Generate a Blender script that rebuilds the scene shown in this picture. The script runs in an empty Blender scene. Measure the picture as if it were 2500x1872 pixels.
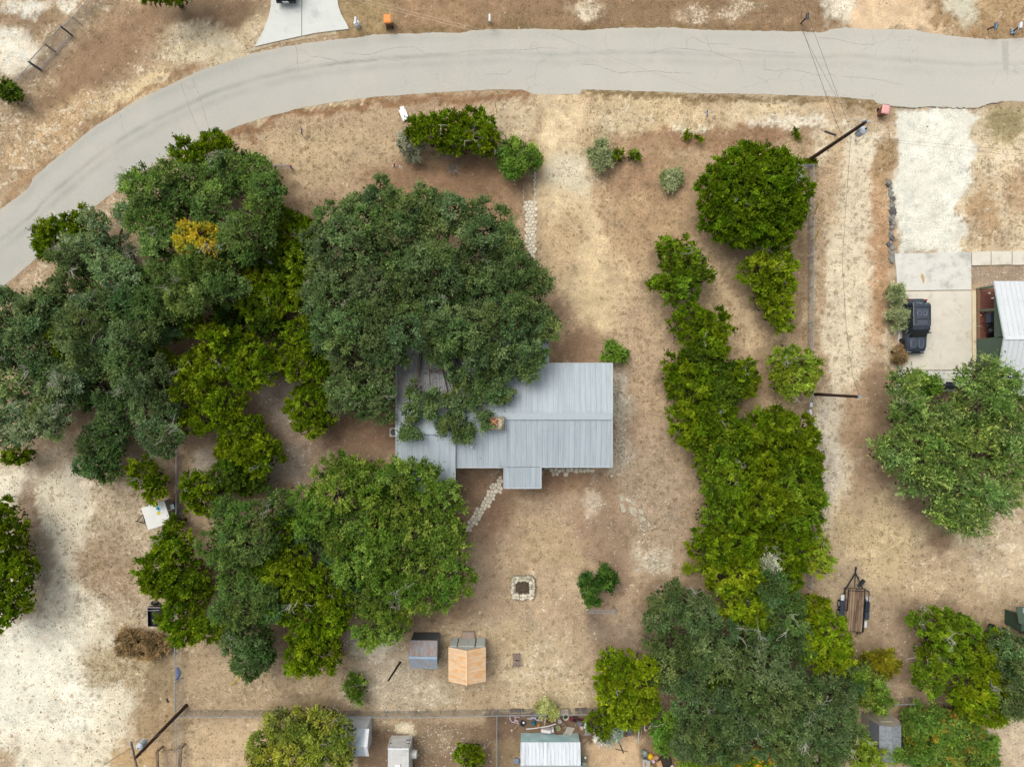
import bpy, math, random
import numpy as np
from mathutils import Vector, Matrix

random.seed(7)
R = np.random.default_rng(11)
SC = bpy.context.scene
COL = SC.collection

# ---------------------------------------------------------------- camera, world, sun, exposure
H = 60.0                      # flying height of the camera, metres
K = 2500.0 / (1.5 * H)        # photo pixels per metre on the ground
cam_d = bpy.data.cameras.new('camera')
cam_d.lens = 24.0; cam_d.sensor_width = 36.0; cam_d.sensor_fit = 'HORIZONTAL'
cam_d.clip_end = 3000.0
cam = bpy.data.objects.new('camera', cam_d); COL.objects.link(cam)
cam.location = (0, 0, H); cam.rotation_euler = (0, 0, 0)
SC.camera = cam

w = bpy.data.worlds.new('World'); SC.world = w; w.use_nodes = True
nt = w.node_tree; nt.nodes.clear()
sky = nt.nodes.new('ShaderNodeTexSky'); sky.sky_type = 'NISHITA'; sky.sun_disc = False
SUN = Vector((-0.34, 0.40, 0.85)).normalized()
sky.sun_elevation = math.asin(SUN.z); sky.sun_rotation = math.atan2(SUN.x, SUN.y)
sky.air_density = 1.0; sky.dust_density = 4.0; sky.ozone_density = 1.0
hs = nt.nodes.new('ShaderNodeHueSaturation'); hs.inputs['Saturation'].default_value = 0.30
bg = nt.nodes.new('ShaderNodeBackground'); bg.inputs['Strength'].default_value = 0.15
wo = nt.nodes.new('ShaderNodeOutputWorld')
nt.links.new(sky.outputs[0], hs.inputs['Color']); nt.links.new(hs.outputs[0], bg.inputs['Color'])
nt.links.new(bg.outputs[0], wo.inputs['Surface'])
sd = bpy.data.lights.new('sun', 'SUN'); sd.energy = 1.2; sd.angle = math.radians(40); sd.color = (1.0, 0.955, 0.88)
so = bpy.data.objects.new('sun', sd); COL.objects.link(so)
so.rotation_euler = SUN.to_track_quat('Z', 'Y').to_euler(); so.location = (-30, 35, 75)
vs = SC.view_settings
vs.view_transform = 'Standard'; vs.look = 'None'; vs.gamma = 1.0; vs.use_curve_mapping = False
vs.exposure = 0.70

# ---------------------------------------------------------------- helpers
def P(px, py, z=0.0):
    """a point of the place at height z that lies under photo pixel px, py"""
    s = (H - z) / H / K
    return Vector(((px - 1250) * s, (936 - py) * s, z))

def lin(c):
    c = c / 255.0
    return c / 12.92 if c <= 0.04045 else ((c + 0.055) / 1.055) ** 2.4

KALB = 0.56
def A(r, g, b, k=KALB):
    return (lin(r) * k, lin(g) * k, lin(b) * k, 1.0)

def mat(name, c, rough=0.8, var=0.12, scale=3.0, metal=0.0, bump=0.0, spec=0.3, rand=0.0, c2=None, thr=None, stretch=None):
    """procedural paint: base colour with noise, optional second colour in patches, bump, per-object change"""
    m = bpy.data.materials.new(name); m.use_nodes = True
    n = m.node_tree; b = n.nodes['Principled BSDF']; L = n.links.new
    b.inputs['Roughness'].default_value = rough; b.inputs['Metallic'].default_value = metal
    b.inputs['Specular IOR Level'].default_value = spec
    tc = n.nodes.new('ShaderNodeTexCoord'); src = tc.outputs['Object']
    if stretch:
        mp = n.nodes.new('ShaderNodeMapping'); mp.inputs['Scale'].default_value = stretch
        L(src, mp.inputs[0]); src = mp.outputs[0]
    oi = n.nodes.new('ShaderNodeObjectInfo')
    ad = n.nodes.new('ShaderNodeVectorMath'); ad.operation = 'ADD'
    sc = n.nodes.new('ShaderNodeVectorMath'); sc.operation = 'SCALE'; sc.inputs['Scale'].default_value = 37.0
    cx = n.nodes.new('ShaderNodeCombineXYZ'); L(oi.outputs['Random'], cx.inputs[0]); L(oi.outputs['Random'], cx.inputs[1])
    L(cx.outputs[0], sc.inputs[0]); L(src, ad.inputs[0]); L(sc.outputs[0], ad.inputs[1])
    no = n.nodes.new('ShaderNodeTexNoise'); no.inputs['Scale'].default_value = scale; no.inputs['Detail'].default_value = 6; no.inputs['Roughness'].default_value = .65
    L(ad.outputs[0], no.inputs['Vector'])
    mr = n.nodes.new('ShaderNodeMapRange'); mr.inputs[1].default_value = .3; mr.inputs[2].default_value = .7
    mr.inputs[3].default_value = 1 - var; mr.inputs[4].default_value = 1 + var
    L(no.outputs['Fac'], mr.inputs[0])
    val = mr.outputs[0]
    if rand:
        m2 = n.nodes.new('ShaderNodeMapRange'); m2.inputs[3].default_value = 1 - rand; m2.inputs[4].default_value = 1 + rand
        L(oi.outputs['Random'], m2.inputs[0])
        mm = n.nodes.new('ShaderNodeMath'); mm.operation = 'MULTIPLY'; L(val, mm.inputs[0]); L(m2.outputs[0], mm.inputs[1]); val = mm.outputs[0]
    col = n.nodes.new('ShaderNodeRGB'); col.outputs[0].default_value = (c[0], c[1], c[2], 1)
    colo = col.outputs[0]
    if c2 is not None:
        n2 = n.nodes.new('ShaderNodeTexNoise'); n2.inputs['Scale'].default_value = scale * .6; n2.inputs['Detail'].default_value = 5; n2.inputs['Roughness'].default_value = .7
        L(ad.outputs[0], n2.inputs['Vector'])
        t = thr if thr is not None else .5
        m3 = n.nodes.new('ShaderNodeMapRange'); m3.inputs[1].default_value = t - .07; m3.inputs[2].default_value = t + .07; m3.clamp = True
        L(n2.outputs['Fac'], m3.inputs[0])
        mx = n.nodes.new('ShaderNodeMix'); mx.data_type = 'RGBA'; L(m3.outputs[0], mx.inputs[0]); L(colo, mx.inputs[6]); mx.inputs[7].default_value = (c2[0], c2[1], c2[2], 1)
        colo = mx.outputs[2]
    vm = n.nodes.new('ShaderNodeVectorMath'); vm.operation = 'SCALE'
    L(colo, vm.inputs[0]); L(val, vm.inputs['Scale'])
    L(vm.outputs[0], b.inputs['Base Color'])
    if bump:
        bp = n.nodes.new('ShaderNodeBump'); bp.inputs['Strength'].default_value = bump; bp.inputs['Distance'].default_value = .02
        L(no.outputs['Fac'], bp.inputs['Height']); L(bp.outputs[0], b.inputs['Normal'])
    return m

MC = {}
def paint(r, g, b, rough=.6, var=.1, **kw):
    k = (r, g, b, rough, var, tuple(sorted(kw.items())))
    if k not in MC:
        MC[k] = mat('paint_%d_%d_%d' % (r, g, b), A(r, g, b), rough, var, **kw)
    return MC[k]

class MB:
    """collects shapes; build() links them as ONE mesh object"""
    def __init__(s, o=(0, 0, 0)):
        s.v = []; s.f = []; s.o = Vector(o)
    def add(s, vs, fs):
        k = len(s.v); s.v += [tuple(Vector(p) - s.o) for p in vs]; s.f += [tuple(i + k for i in f) for f in fs]
        return s
    def box(s, c, d, rz=0.0, top=1.0):
        x, y, z = d[0] / 2, d[1] / 2, d[2] / 2
        ca, sa = math.cos(rz), math.sin(rz); vs = []
        for sz in (-1, 1):
            t = top if sz > 0 else 1.0
            for sx, sy in ((-1, -1), (1, -1), (1, 1), (-1, 1)):
                a, b = sx * x * t, sy * y * t
                vs.append((c[0] + a * ca - b * sa, c[1] + a * sa + b * ca, c[2] + sz * z))
        return s.add(vs, [(3, 2, 1, 0), (4, 5, 6, 7), (0, 1, 5, 4), (1, 2, 6, 5), (2, 3, 7, 6), (3, 0, 4, 7)])
    def bar(s, a, b, wd, ht, up=(0, 0, 1)):
        a = Vector(a); b = Vector(b); d = (b - a).normalized(); u = Vector(up)
        r = d.cross(u)
        if r.length < 1e-4: r = d.cross(Vector((0, 1, 0)))
        r.normalize(); u = r.cross(d)
        vs = []
        for p in (a, b):
            for i, j in ((-1, -1), (1, -1), (1, 1), (-1, 1)): vs.append(p + r * (i * wd / 2) + u * (j * ht / 2))
        return s.add(vs, [(3, 2, 1, 0), (4, 5, 6, 7), (0, 1, 5, 4), (1, 2, 6, 5), (2, 3, 7, 6), (3, 0, 4, 7)])
    def tube(s, a, b, r0, r1=None, n=6, caps=True):
        r1 = r0 if r1 is None else r1
        a = Vector(a); b = Vector(b); d = (b - a)
        if d.length < 1e-6: return s
        d.normalize(); u = d.cross(Vector((0.31, 0.2, 0.93))).normalized(); w_ = d.cross(u)
        vs = []
        for p, r in ((a, r0), (b, r1)):
            for i in range(n):
                t = 2 * math.pi * i / n; vs.append(p + u * (r * math.cos(t)) + w_ * (r * math.sin(t)))
        fs = [(i, (i + 1) % n, n + (i + 1) % n, n + i) for i in range(n)]
        if caps: fs += [tuple(range(n - 1, -1, -1)), tuple(range(n, 2 * n))]
        return s.add(vs, fs)
    def path(s, pts, r, n=5, r1=None):
        m = len(pts) - 1
        for i in range(m):
            ra = r if r1 is None else r + (r1 - r) * i / m; rb = r if r1 is None else r + (r1 - r) * (i + 1) / m
            s.tube(pts[i], pts[i + 1], ra, rb, n, i in (0, m - 1))
        return s
    def lathe(s, c, prof, n=16, axis='z'):
        """prof: (radius, height) from bottom up, closed where radius is 0"""
        vs = []; fs = []
        for r, z in prof:
            for i in range(n):
                t = 2 * math.pi * i / n
                p = (r * math.cos(t), r * math.sin(t), z)
                if axis == 'x': p = (z, p[0], p[1])
                if axis == 'y': p = (p[0], z, p[1])
                vs.append((c[0] + p[0], c[1] + p[1], c[2] + p[2]))
        for k in range(len(prof) - 1):
            for i in range(n): fs.append((k * n + i, k * n + (i + 1) % n, (k + 1) * n + (i + 1) % n, (k + 1) * n + i))
        if prof[0][0] > 0: fs.append(tuple(range(n - 1, -1, -1)))
        if prof[-1][0] > 0: q = (len(prof) - 1) * n; fs.append(tuple(range(q, q + n)))
        return s.add(vs, fs)
    def prism(s, pts, z0, z1, inset=0.0):
        n = len(pts); c = Vector((sum(p[0] for p in pts) / n, sum(p[1] for p in pts) / n))
        area = sum(pts[i][0] * pts[(i + 1) % n][1] - pts[(i + 1) % n][0] * pts[i][1] for i in range(n))
        if area < 0: pts = list(reversed(pts))
        vs = [(p[0], p[1], z0) for p in pts] + [(p[0] + (c.x - p[0]) * inset, p[1] + (c.y - p[1]) * inset, z1) for p in pts]
        return s.add(vs, [tuple(range(n - 1, -1, -1)), tuple(range(n, 2 * n))] + [(i, (i + 1) % n, n + (i + 1) % n, n + i) for i in range(n)])
    def loft(s, rings, cap=True):
        n = len(rings[0]); vs = [p for r in rings for p in r]; fs = []
        for k in range(len(rings) - 1):
            for i in range(n): fs.append((k * n + i, k * n + (i + 1) % n, (k + 1) * n + (i + 1) % n, (k + 1) * n + i))
        if cap: fs += [tuple(range(n - 1, -1, -1)), tuple(range((len(rings) - 1) * n, len(rings) * n))]
        return s.add(vs, fs)
    def mesh(s, name, m):
        me = bpy.data.meshes.new(name); me.from_pydata(s.v, [], s.f); me.validate(); me.update()
        if m is not None: me.materials.append(m)
        return me
    def build(s, name, m, parent=None, label=None, smooth=False, loc=None, kind=None):
        me = s.mesh(name, m)
        if smooth:
            for p in me.polygons: p.use_smooth = True
        return put(name, me, parent, label, loc, kind)

def put(name, me, parent=None, label=None, loc=None, kind=None):
    o = bpy.data.objects.new(name, me); COL.objects.link(o)
    if parent is not None: o.parent = parent
    if loc is not None: o.location = loc
    if label: o['label'] = label
    if kind: o['kind'] = kind
    return o

def thing(name, label, cat, loc=(0, 0, 0), rz=0.0, group=None):
    o = bpy.data.objects.new(name, None); COL.objects.link(o)
    o.empty_display_size = .3
    o.location = loc; o.rotation_euler = (0, 0, rz); o['label'] = label; o['category'] = cat
    if group: o['group'] = group
    return o
def tag(o, label, cat, group=None):
    o['label'] = label; o['category'] = cat
    if group: o['group'] = group
    return o
def struct(name, mb, m):
    o = mb.build(name, m); o['kind'] = 'structure'; return o

# value noise in numpy
_T = R.random((256, 256))
def vn(x, y, s=0):
    x = np.asarray(x) + s * 17.31; y = np.asarray(y) + s * 9.73
    xi = np.floor(x).astype(int); yi = np.floor(y).astype(int); fx = x - xi; fy = y - yi
    fx = fx * fx * (3 - 2 * fx); fy = fy * fy * (3 - 2 * fy)
    g = lambda i, j: _T[(xi + i) & 255, (yi + j) & 255]
    return (g(0, 0) * (1 - fx) + g(1, 0) * fx) * (1 - fy) + (g(0, 1) * (1 - fx) + g(1, 1) * fx) * fy
def fbm(x, y, s=0, o=4):
    t = 0; a = .5; n = 0
    for i in range(o):
        t = t + a * vn(x * 2 ** i, y * 2 ** i, s + i * 3); n += a; a *= .55
    return t / n
def sstep(a, b, x):
    t = np.clip((x - a) / (b - a), 0, 1); return t * t * (3 - 2 * t)
# ---------------------------------------------------------------- the trees and shrubs, as data
# name, label, category, kind, height m, blobs (photo px: cx, cy, rx, ry[, top as a share of the height]), dead twig sprays, group
T = []
def tr(name, label, cat, kind, h, blobs, twigs=0, group=None, leaf_tone=1.0):  # the final argument scales a tree's leaf colours evenly
    T.append((name, label, cat, kind, h, blobs, twigs, group, leaf_tone))
GT = 'trees of the wooded corner lot'
GL = 'trees south west of the metal-roofed house'
GR = 'cedars in the row along the eastern fence'
GS = 'trees in the south east thicket'
# wooded corner
tr('oak_tree', 'huge grey-green live oak spreading over the north side of the metal roof', 'tree', 'oak', 9.0,
   [(930,492,58,46,.8),(1040,492,42,42,.75),(880,560,92,62,.9),(1000,570,100,72),(1105,530,55,48,.8),(1180,565,72,62,.85),(1240,600,42,50,.8),(830,640,80,72,.85),(930,685,100,88),(1060,670,88,72),(1180,680,88,80),(1262,660,52,55,.8),(1310,690,42,42,.72),(1318,790,52,48,.72),(1250,780,70,60,.85),(800,740,56,60,.8),(850,800,88,70,.9),(955,800,84,64),(1090,805,72,52,.95),(1170,800,70,60,.95),(862,900,58,60,.75),(872,965,66,56,.72),(925,955,44,62,.7),(955,866,42,30,.75),(1075,868,36,26,.68),(1040,826,50,28,.75),(1130,850,46,32,.75),(1195,864,56,34,.8),(1285,868,46,34,.75),(1282,905,32,26,.65),(1235,905,32,26,.65),
    (1012,958,24,24,.66),(1052,985,15,36,.62),(1008,1008,20,28,.62),(1000,1055,27,22,.6),(1120,920,32,32,.66),(1110,978,26,32,.63),(1112,1038,44,34,.6),(1142,1062,20,17,.58),(1200,925,44,32,.66),(1214,962,40,26,.63),(1186,1020,20,24,.6),(1160,965,20,36,.62)], 30)
tr('cedar_tree', 'bright green cedar at the northern tip of the wooded corner, overhanging the road edge', 'tree', 'cedar', 5.5, [(460,378,42,38),(520,348,30,28),(555,378,36,36),(500,390,45,35)], 2, GT)
tr('oak_tree', 'green oak with bare silvery branches on the north east shoulder of the wooded corner', 'tree', 'oakg', 8.0, [(610,425,66,58),(645,500,52,62),(615,580,62,56),(560,440,60,50),(655,450,40,45,.85)], 14, GT)
tr('oak_tree', 'fresh green oak just inside the road bend, directly north of the yellow tree', 'tree', 'oakg', 7.5, [(400,462,78,58),(470,440,58,48),(375,525,58,62),(440,500,62,48),(395,590,46,48,.85),(520,500,45,45,.9)], 6, GT, 1.15)
tr('yellow_tree', 'small tree with golden yellow autumn leaves in the middle of the wooded corner', 'tree', 'yellow', 6.8, [(480,575,42,34),(520,590,45,34),(455,600,24,22,.9)], 3)
tr('cedar_tree', 'bright green cedar whose crown leans over the inside edge of the road bend', 'tree', 'cedar', 5.0, [(148,588,52,54),(198,545,34,38),(120,600,30,34,.85)], 2, GT)
tr('oak_tree', 'pale grey-green oak with lichen twigs just east of the cedar at the road bend', 'tree', 'oakp', 7.0, [(245,622,74,54),(300,665,46,38),(305,525,30,28,.75),(243,545,28,36,.8)], 16, GT)
tr('oak_tree', 'dusky oak on the road side of the corner, south of the pale lichen-twigged oak', 'tree', 'oak', 7.5, [(190,700,62,66),(235,755,62,48),(180,640,40,36,.8)], 8, GT)
tr('oak_tree', 'shaded grey-green oak in the heart of the corner grove, west of the bright cedars', 'tree', 'oak', 8.2, [(240,810,82,62),(250,880,72,54),(330,820,60,52,.9),(330,900,58,54,.85)], 12, GT)
tr('oak_tree', 'oak at the left picture edge by the road with a rusty dying patch', 'tree', 'oak', 7.5, [(30,765,66,66),(95,770,50,50,.9),(90,850,66,56),(10,850,50,56)], 12, GT)
tr('oak_tree', 'lichen-covered oak at the left picture edge with many silvery bare branches', 'tree', 'oakp', 7.5, [(50,930,76,62),(130,965,54,50),(40,1040,72,58),(125,1020,48,46,.9),(170,925,40,38,.85)], 26, GT)
tr('cedar_tree', 'tiny dark cedar poking out under the silvery oak at the left edge', 'tree', 'cedar', 3.2, [(50,1108,36,22)], 0, GT)
tr('cedar_tree', 'lone green cedar pocket between the oaks on the far west side of the grove', 'tree', 'cedar', 6.2, [(148,838,36,36)], 2, GT)
tr('oak_tree', 'wide oak directly south of the yellow tree', 'tree', 'oakg', 7.6, [(425,690,80,58),(500,650,60,44),(548,700,52,46,.9),(400,750,60,48,.9),(470,730,60,48)], 14, GT, .9)
tr('oak_tree', 'small green oak between the yellow tree and the bright cedar clump', 'tree', 'oakg', 6.0, [(600,625,40,38),(560,640,34,30,.9)], 4, GT)
tr('cedar_tree', 'vivid green cedar tucked against the west side of the huge oak', 'tree', 'cedar', 5.8, [(715,590,66,62),(760,575,32,38),(745,652,40,46,.9),(690,540,40,30,.9)], 1, GT)
tr('cedar_tree', 'yellow-green cedar with a bare grey centre, south of the vivid green one', 'tree', 'cedary', 5.2, [(635,690,56,48),(690,720,50,46),(622,740,46,34,.85),(738,732,26,30,.8),(588,702,26,20,.8)], 8, GT)
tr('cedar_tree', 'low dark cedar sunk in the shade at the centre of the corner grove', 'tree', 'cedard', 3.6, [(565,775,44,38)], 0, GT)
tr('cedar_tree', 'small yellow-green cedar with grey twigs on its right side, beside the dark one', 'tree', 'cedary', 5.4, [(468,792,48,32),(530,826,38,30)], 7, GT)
tr('cedar_tree', 'bright cedar west of the bare strip of soil, east end of its clump', 'tree', 'cedar', 5.2, [(608,848,42,44),(642,890,48,52),(610,910,40,40,.9)], 3, GT)
tr('cedar_tree', 'bright yellow-green cedar spreading at the west end of the cedar clump', 'tree', 'cedary', 5.4, [(385,876,40,32),(450,900,46,40),(520,890,58,54),(480,945,58,44)], 6, GT)
tr('cedar_tree', 'cedar forming the waist of the clump above the bare soil', 'tree', 'cedar', 5.2, [(500,1008,58,48),(560,985,44,44)], 3, GT)
tr('cedar_tree', 'round dense cedar with the bare pale soil to its east', 'tree', 'cedar', 5.4, [(600,1055,56,44),(632,1100,56,48),(580,1100,48,44)], 3, GT)
tr('oak_tree', 'soft grey-green oak straddling the top end of the left chain-link fence', 'tree', 'oak', 6.8, [(350,940,64,48),(390,1000,62,58),(400,1068,54,44)], 9, GT)
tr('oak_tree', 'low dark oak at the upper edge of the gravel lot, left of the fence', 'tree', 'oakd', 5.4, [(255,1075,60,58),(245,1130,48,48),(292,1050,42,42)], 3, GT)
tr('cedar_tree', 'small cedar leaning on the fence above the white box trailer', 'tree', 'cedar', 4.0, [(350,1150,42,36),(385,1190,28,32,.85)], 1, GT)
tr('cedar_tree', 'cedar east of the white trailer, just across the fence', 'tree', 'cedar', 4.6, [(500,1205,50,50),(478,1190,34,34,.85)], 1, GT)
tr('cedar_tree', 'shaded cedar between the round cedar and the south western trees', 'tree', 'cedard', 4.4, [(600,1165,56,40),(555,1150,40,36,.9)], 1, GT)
tr('cedar_tree', 'tall narrow cedar standing alone west of the house', 'tree', 'cedar', 5.0, [(762,825,58,50),(745,880,58,52),(790,880,38,50,.85)], 2)
tr('cedar_tree', 'compact cedar just south of the tall narrow one, west of the house', 'tree', 'cedar', 4.4, [(768,990,62,56),(760,1030,44,34,.85)], 1)
# south west of the house
tr('cedar_tree', 'large bright cedar hiding the small black trailer beside the left fence', 'tree', 'cedar', 5.6, [(430,1330,46,44),(398,1395,62,54),(470,1420,60,60),(440,1495,50,46),(452,1545,36,30,.85),(515,1530,42,32,.85)], 3, GL)
tr('cedar_sapling', 'cedar sapling against the fence at the corner of the white trailer', 'tree', 'cedar', 3.2, [(430,1277,22,20)], 0, GL)
tr('oak_tree', 'grey-green oak behind the large bright cedar in the south west stand', 'tree', 'oakg', 7.4, [(582,1262,68,50),(560,1340,62,56),(622,1320,58,58),(600,1420,66,58),(590,1480,58,46,.9)], 6, GL)
tr('oak_tree', 'bushy grey oak at the south tip of the south west stand', 'tree', 'oakd', 5.5, [(612,1560,60,46),(622,1602,54,44)], 2, GL)
tr('cedar_tree', 'large vivid cedar running down to the rubble north west of the rusty shed', 'tree', 'cedar', 6.0, [(700,1290,36,42),(690,1370,66,48),(742,1420,72,56),(700,1475,58,42,.9),(800,1500,56,58),(762,1560,56,48),(742,1612,48,36,.85),(800,1590,42,44,.85),(822,1450,36,58,.9)], 8, GL)
tr('oak_tree', 'green oak whose upper branches reach over the south west roof corner', 'tree', 'oakl', 7.2, [(845,1150,58,42,.8),(815,1210,76,58),(900,1165,60,46),(1000,1155,62,42),(1040,1150,26,26,.85),(960,1222,88,66),(1080,1222,52,56),(880,1290,84,62),(780,1265,54,50,.9)], 6, GL)
tr('oak_tree', 'dense olive oak west of the fire pit, touching the end of the stone path', 'tree', 'oakl', 7.0, [(1000,1315,86,66),(1100,1310,44,54,.85),(1010,1400,78,64),(1105,1400,46,58,.85),(1060,1450,56,38,.8)], 5, GL)
tr('oak_tree', 'olive oak overhanging the ground just north of the rusty metal shed', 'tree', 'oakl', 6.8, [(895,1375,72,58),(920,1460,66,56),(955,1520,52,48,.85),(910,1540,40,36,.8)], 4, GL)
# front yard
tr('cedar_bush', 'sprawling cedar bush with a grey centre below the white bottle-shaped board', 'bush', 'cedar', 3.6, [(1055,320,46,38),(1110,305,44,34),(1160,310,48,38),(1185,350,30,34,.85),(1120,345,52,34,.9),(1020,315,30,22,.8)], 12)
tr('grey_bush', 'dusty grey bush pressed against the west end of the sprawling cedar bush', 'bush', 'grey', 2.2, [(1005,352,36,36)], 14)
tr('dead_bush', 'bare silvery dead bush in front of the sprawling cedar bush', 'dead bush', 'dead', 2.0, [(1085,365,26,30),(1108,412,22,16,.5)], 30)
tr('oak_sapling', 'dark green bushy sapling beside the top of the stone edging', 'tree', 'green', 3.2, [(1262,378,44,36),(1296,392,32,28),(1250,410,30,22,.7)], 3)
tr('sage_bush', 'pale sage-green round bush east of the dirt drive', 'bush', 'sage', 1.8, [(1468,384,27,33)], 4)
tr('small_shrub', 'tiny green and rusty shrub right of the pale sage bush', 'bush', 'cedar', 1.0, [(1512,384,16,12),(1546,382,15,11)], 1)
tr('yucca_shrub', 'spiky grey-green shrub alone on the brown grass of the front yard', 'bush', 'sage', 1.4, [(1636,436,23,23)], 6)
tr('seedling', 'little green seedling in the reddish grass near the striped yard sign', 'bush', 'cedar', .8, [(1672,333,8,9)], 0, None)
tr('seedling', 'little green seedling nearest the left of the round cedar top', 'bush', 'cedar', .8, [(1705,337,8,9)], 0, None)
tr('seedling', 'little green seedling above the right shoulder of the round cedar', 'bush', 'cedar', .8, [(1943,328,10,8)], 0, None)
tr('weeds', 'clump of weeds around the foot of the tall power pole', 'weeds', 'cedary', .6, [(1976,392,12,10)], 0, None)
tr('cedar_tree', 'big round dark green cedar with a ball-like crown by the fence corner', 'tree', 'cedarr', 6.2, [(1832,486,122,118,1.0),(1770,470,62,76,.86),(1893,455,60,72,.86),(1900,525,58,62,.84),(1825,556,84,52,.84),(1797,420,64,52,.84),(1862,412,56,48,.84)], 18)
tr('cedar_tree', 'free-standing cedar with two side spurs, first below the open drive', 'tree', 'cedarb', 4.4, [(1655,630,52,48),(1692,660,42,48),(1622,602,25,20,.8),(1655,700,52,38,.9),(1602,690,24,15,.7)], 4)
tr('cedar_tree', 'tall oval light green cedar just south of the big round one', 'tree', 'cedary', 4.8, [(1850,660,48,44),(1898,660,40,46),(1880,722,52,46),(1902,772,40,34)], 5)
tr('cedar_tree', 'knobbly cedar at the top end of the eastern row', 'tree', 'cedar', 4.6, [(1680,790,50,48),(1735,805,44,48),(1732,842,42,34,.9)], 2, GR)
tr('cedar_tree', 'dark round cedar second from the top of the eastern row', 'tree', 'cedar', 4.8, [(1680,912,66,54)], 1, GR)
tr('cedar_tree', 'cedar third from the top of the eastern row, its foot on bare ground', 'tree', 'cedar', 5.0, [(1690,965,52,44),(1702,1022,62,48),(1752,1000,36,54),(1682,1062,44,32,.85)], 4, GR)
tr('cedar_bush', 'cedar with a grey twiggy underside east of the dark round cedar', 'tree', 'cedar', 3.6, [(1805,920,48,50)], 10)
tr('cedar_tree', 'feathery olive cedar leaning across the fence near the leaning wooden pole', 'tree', 'cedaro', 4.2, [(1922,882,58,42),(1930,930,54,38),(1972,900,30,30,.8)], 7)
tr('small_shrub', 'small bright green shrub at the north east corner of the metal-roofed house', 'bush', 'green', 1.8, [(1492,860,25,26),(1510,862,16,14,.8)], 0)
tr('cedar_tree', 'cedar spilling over the fence top opposite the big eastern elm', 'tree', 'cedar', 5.4, [(1870,1042,72,44),(1935,1062,52,52),(1962,1120,42,58),(1900,1110,50,50)], 4, GR)
tr('cedar_tree', 'cedar at the west flank of the eastern row level with the house porch', 'tree', 'cedarb', 5.0, [(1742,1112,52,50),(1785,1062,58,46),(1760,1182,62,56),(1755,1262,58,48)], 3, GR)
tr('cedar_tree', 'darker cedar in the middle of the eastern row behind its west flank', 'tree', 'cedar', 5.6, [(1850,1135,66,66),(1850,1220,66,58)], 4, GR)
tr('cedar_tree', 'bulging cedar that reaches farthest east past the fence in the row', 'tree', 'cedarb', 5.4, [(1935,1185,62,66),(1975,1215,36,46,.9),(1945,1260,50,40)], 4, GR)
tr('cedar_tree', 'cedar north west of the narrow grey-leaved gap in the row', 'tree', 'cedar', 5.0, [(1742,1330,56,52),(1800,1312,56,58)], 2, GR)
tr('cedar_tree', 'cedar with a rusty twig, close to the fence and opposite the little plank', 'tree', 'cedar', 5.0, [(1872,1312,58,58),(1935,1320,44,52),(1905,1385,54,54)], 3, GR)
tr('grey_bush', 'pale grey-green bush wedged between the cedars of the eastern row', 'bush', 'grey', 5.3, [(1880,1378,24,26)], 6)
tr('small_tree', 'slender light green tree just outside the fence above the flatbed trailer', 'tree', 'cedaro', 3.6, [(2000,1362,28,40),(1995,1320,18,26,.8)], 2)
tr('cedar_tree', 'broad yellow-green cedar at the south end of the eastern row', 'tree', 'cedary', 5.6, [(1755,1402,48,46),(1790,1462,52,44),(1845,1500,58,48),(1850,1440,62,50),(1812,1400,50,44)], 4, GR)
tr('cedar_tree', 'yellow-green cedar whose branches cover the tail of the flatbed trailer', 'tree', 'cedary', 5.2, [(1978,1490,48,46),(2012,1540,50,48),(2022,1592,56,46),(1975,1560,46,50)], 3, GS)
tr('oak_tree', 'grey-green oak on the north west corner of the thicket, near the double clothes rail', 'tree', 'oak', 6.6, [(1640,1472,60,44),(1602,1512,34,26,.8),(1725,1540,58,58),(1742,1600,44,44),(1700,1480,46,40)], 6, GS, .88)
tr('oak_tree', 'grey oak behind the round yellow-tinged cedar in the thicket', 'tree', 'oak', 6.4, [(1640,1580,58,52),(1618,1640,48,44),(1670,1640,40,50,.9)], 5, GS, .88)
tr('cedar_tree', 'rounded cedar with yellow-tinged tips at the west end of the thicket', 'tree', 'cedary', 5.2, [(1500,1620,48,42),(1560,1645,44,50),(1500,1682,50,48),(1550,1712,48,44),(1532,1745,34,24,.8)], 3)
tr('oak_tree', 'shaded dark oak filling the middle of the western grove north of the bright cedar clump', 'tree', 'oakd', 6.6, [(340,760,60,50),(400,810,50,40),(330,690,40,44),(420,770,44,36)], 4, GT)  # these dark fill trees are added, leaf colour standing in for shade between crowns
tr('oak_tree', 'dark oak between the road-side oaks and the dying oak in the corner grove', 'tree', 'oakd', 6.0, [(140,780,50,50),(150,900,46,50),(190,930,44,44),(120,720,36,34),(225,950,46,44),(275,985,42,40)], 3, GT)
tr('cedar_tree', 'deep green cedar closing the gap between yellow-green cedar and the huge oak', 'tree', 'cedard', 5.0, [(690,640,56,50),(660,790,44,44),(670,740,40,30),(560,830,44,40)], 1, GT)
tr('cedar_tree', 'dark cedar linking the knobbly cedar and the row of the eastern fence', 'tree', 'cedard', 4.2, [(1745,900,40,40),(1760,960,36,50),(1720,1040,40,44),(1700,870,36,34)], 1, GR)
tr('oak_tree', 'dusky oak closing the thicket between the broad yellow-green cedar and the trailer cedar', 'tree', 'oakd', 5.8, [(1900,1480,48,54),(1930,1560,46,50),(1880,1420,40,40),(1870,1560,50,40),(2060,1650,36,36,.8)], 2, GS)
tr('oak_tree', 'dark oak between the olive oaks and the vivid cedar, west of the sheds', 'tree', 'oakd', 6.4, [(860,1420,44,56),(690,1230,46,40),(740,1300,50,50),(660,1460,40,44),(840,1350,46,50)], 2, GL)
tr('oak_tree', 'largest grey oak of the south east thicket with gnarled pale limbs', 'tree', 'oak', 8.4, [(1855,1620,74,56),(1790,1735,76,58),(1862,1700,80,60),(1900,1780,78,58),(1935,1680,64,50)], 12, GS, .88)
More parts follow.
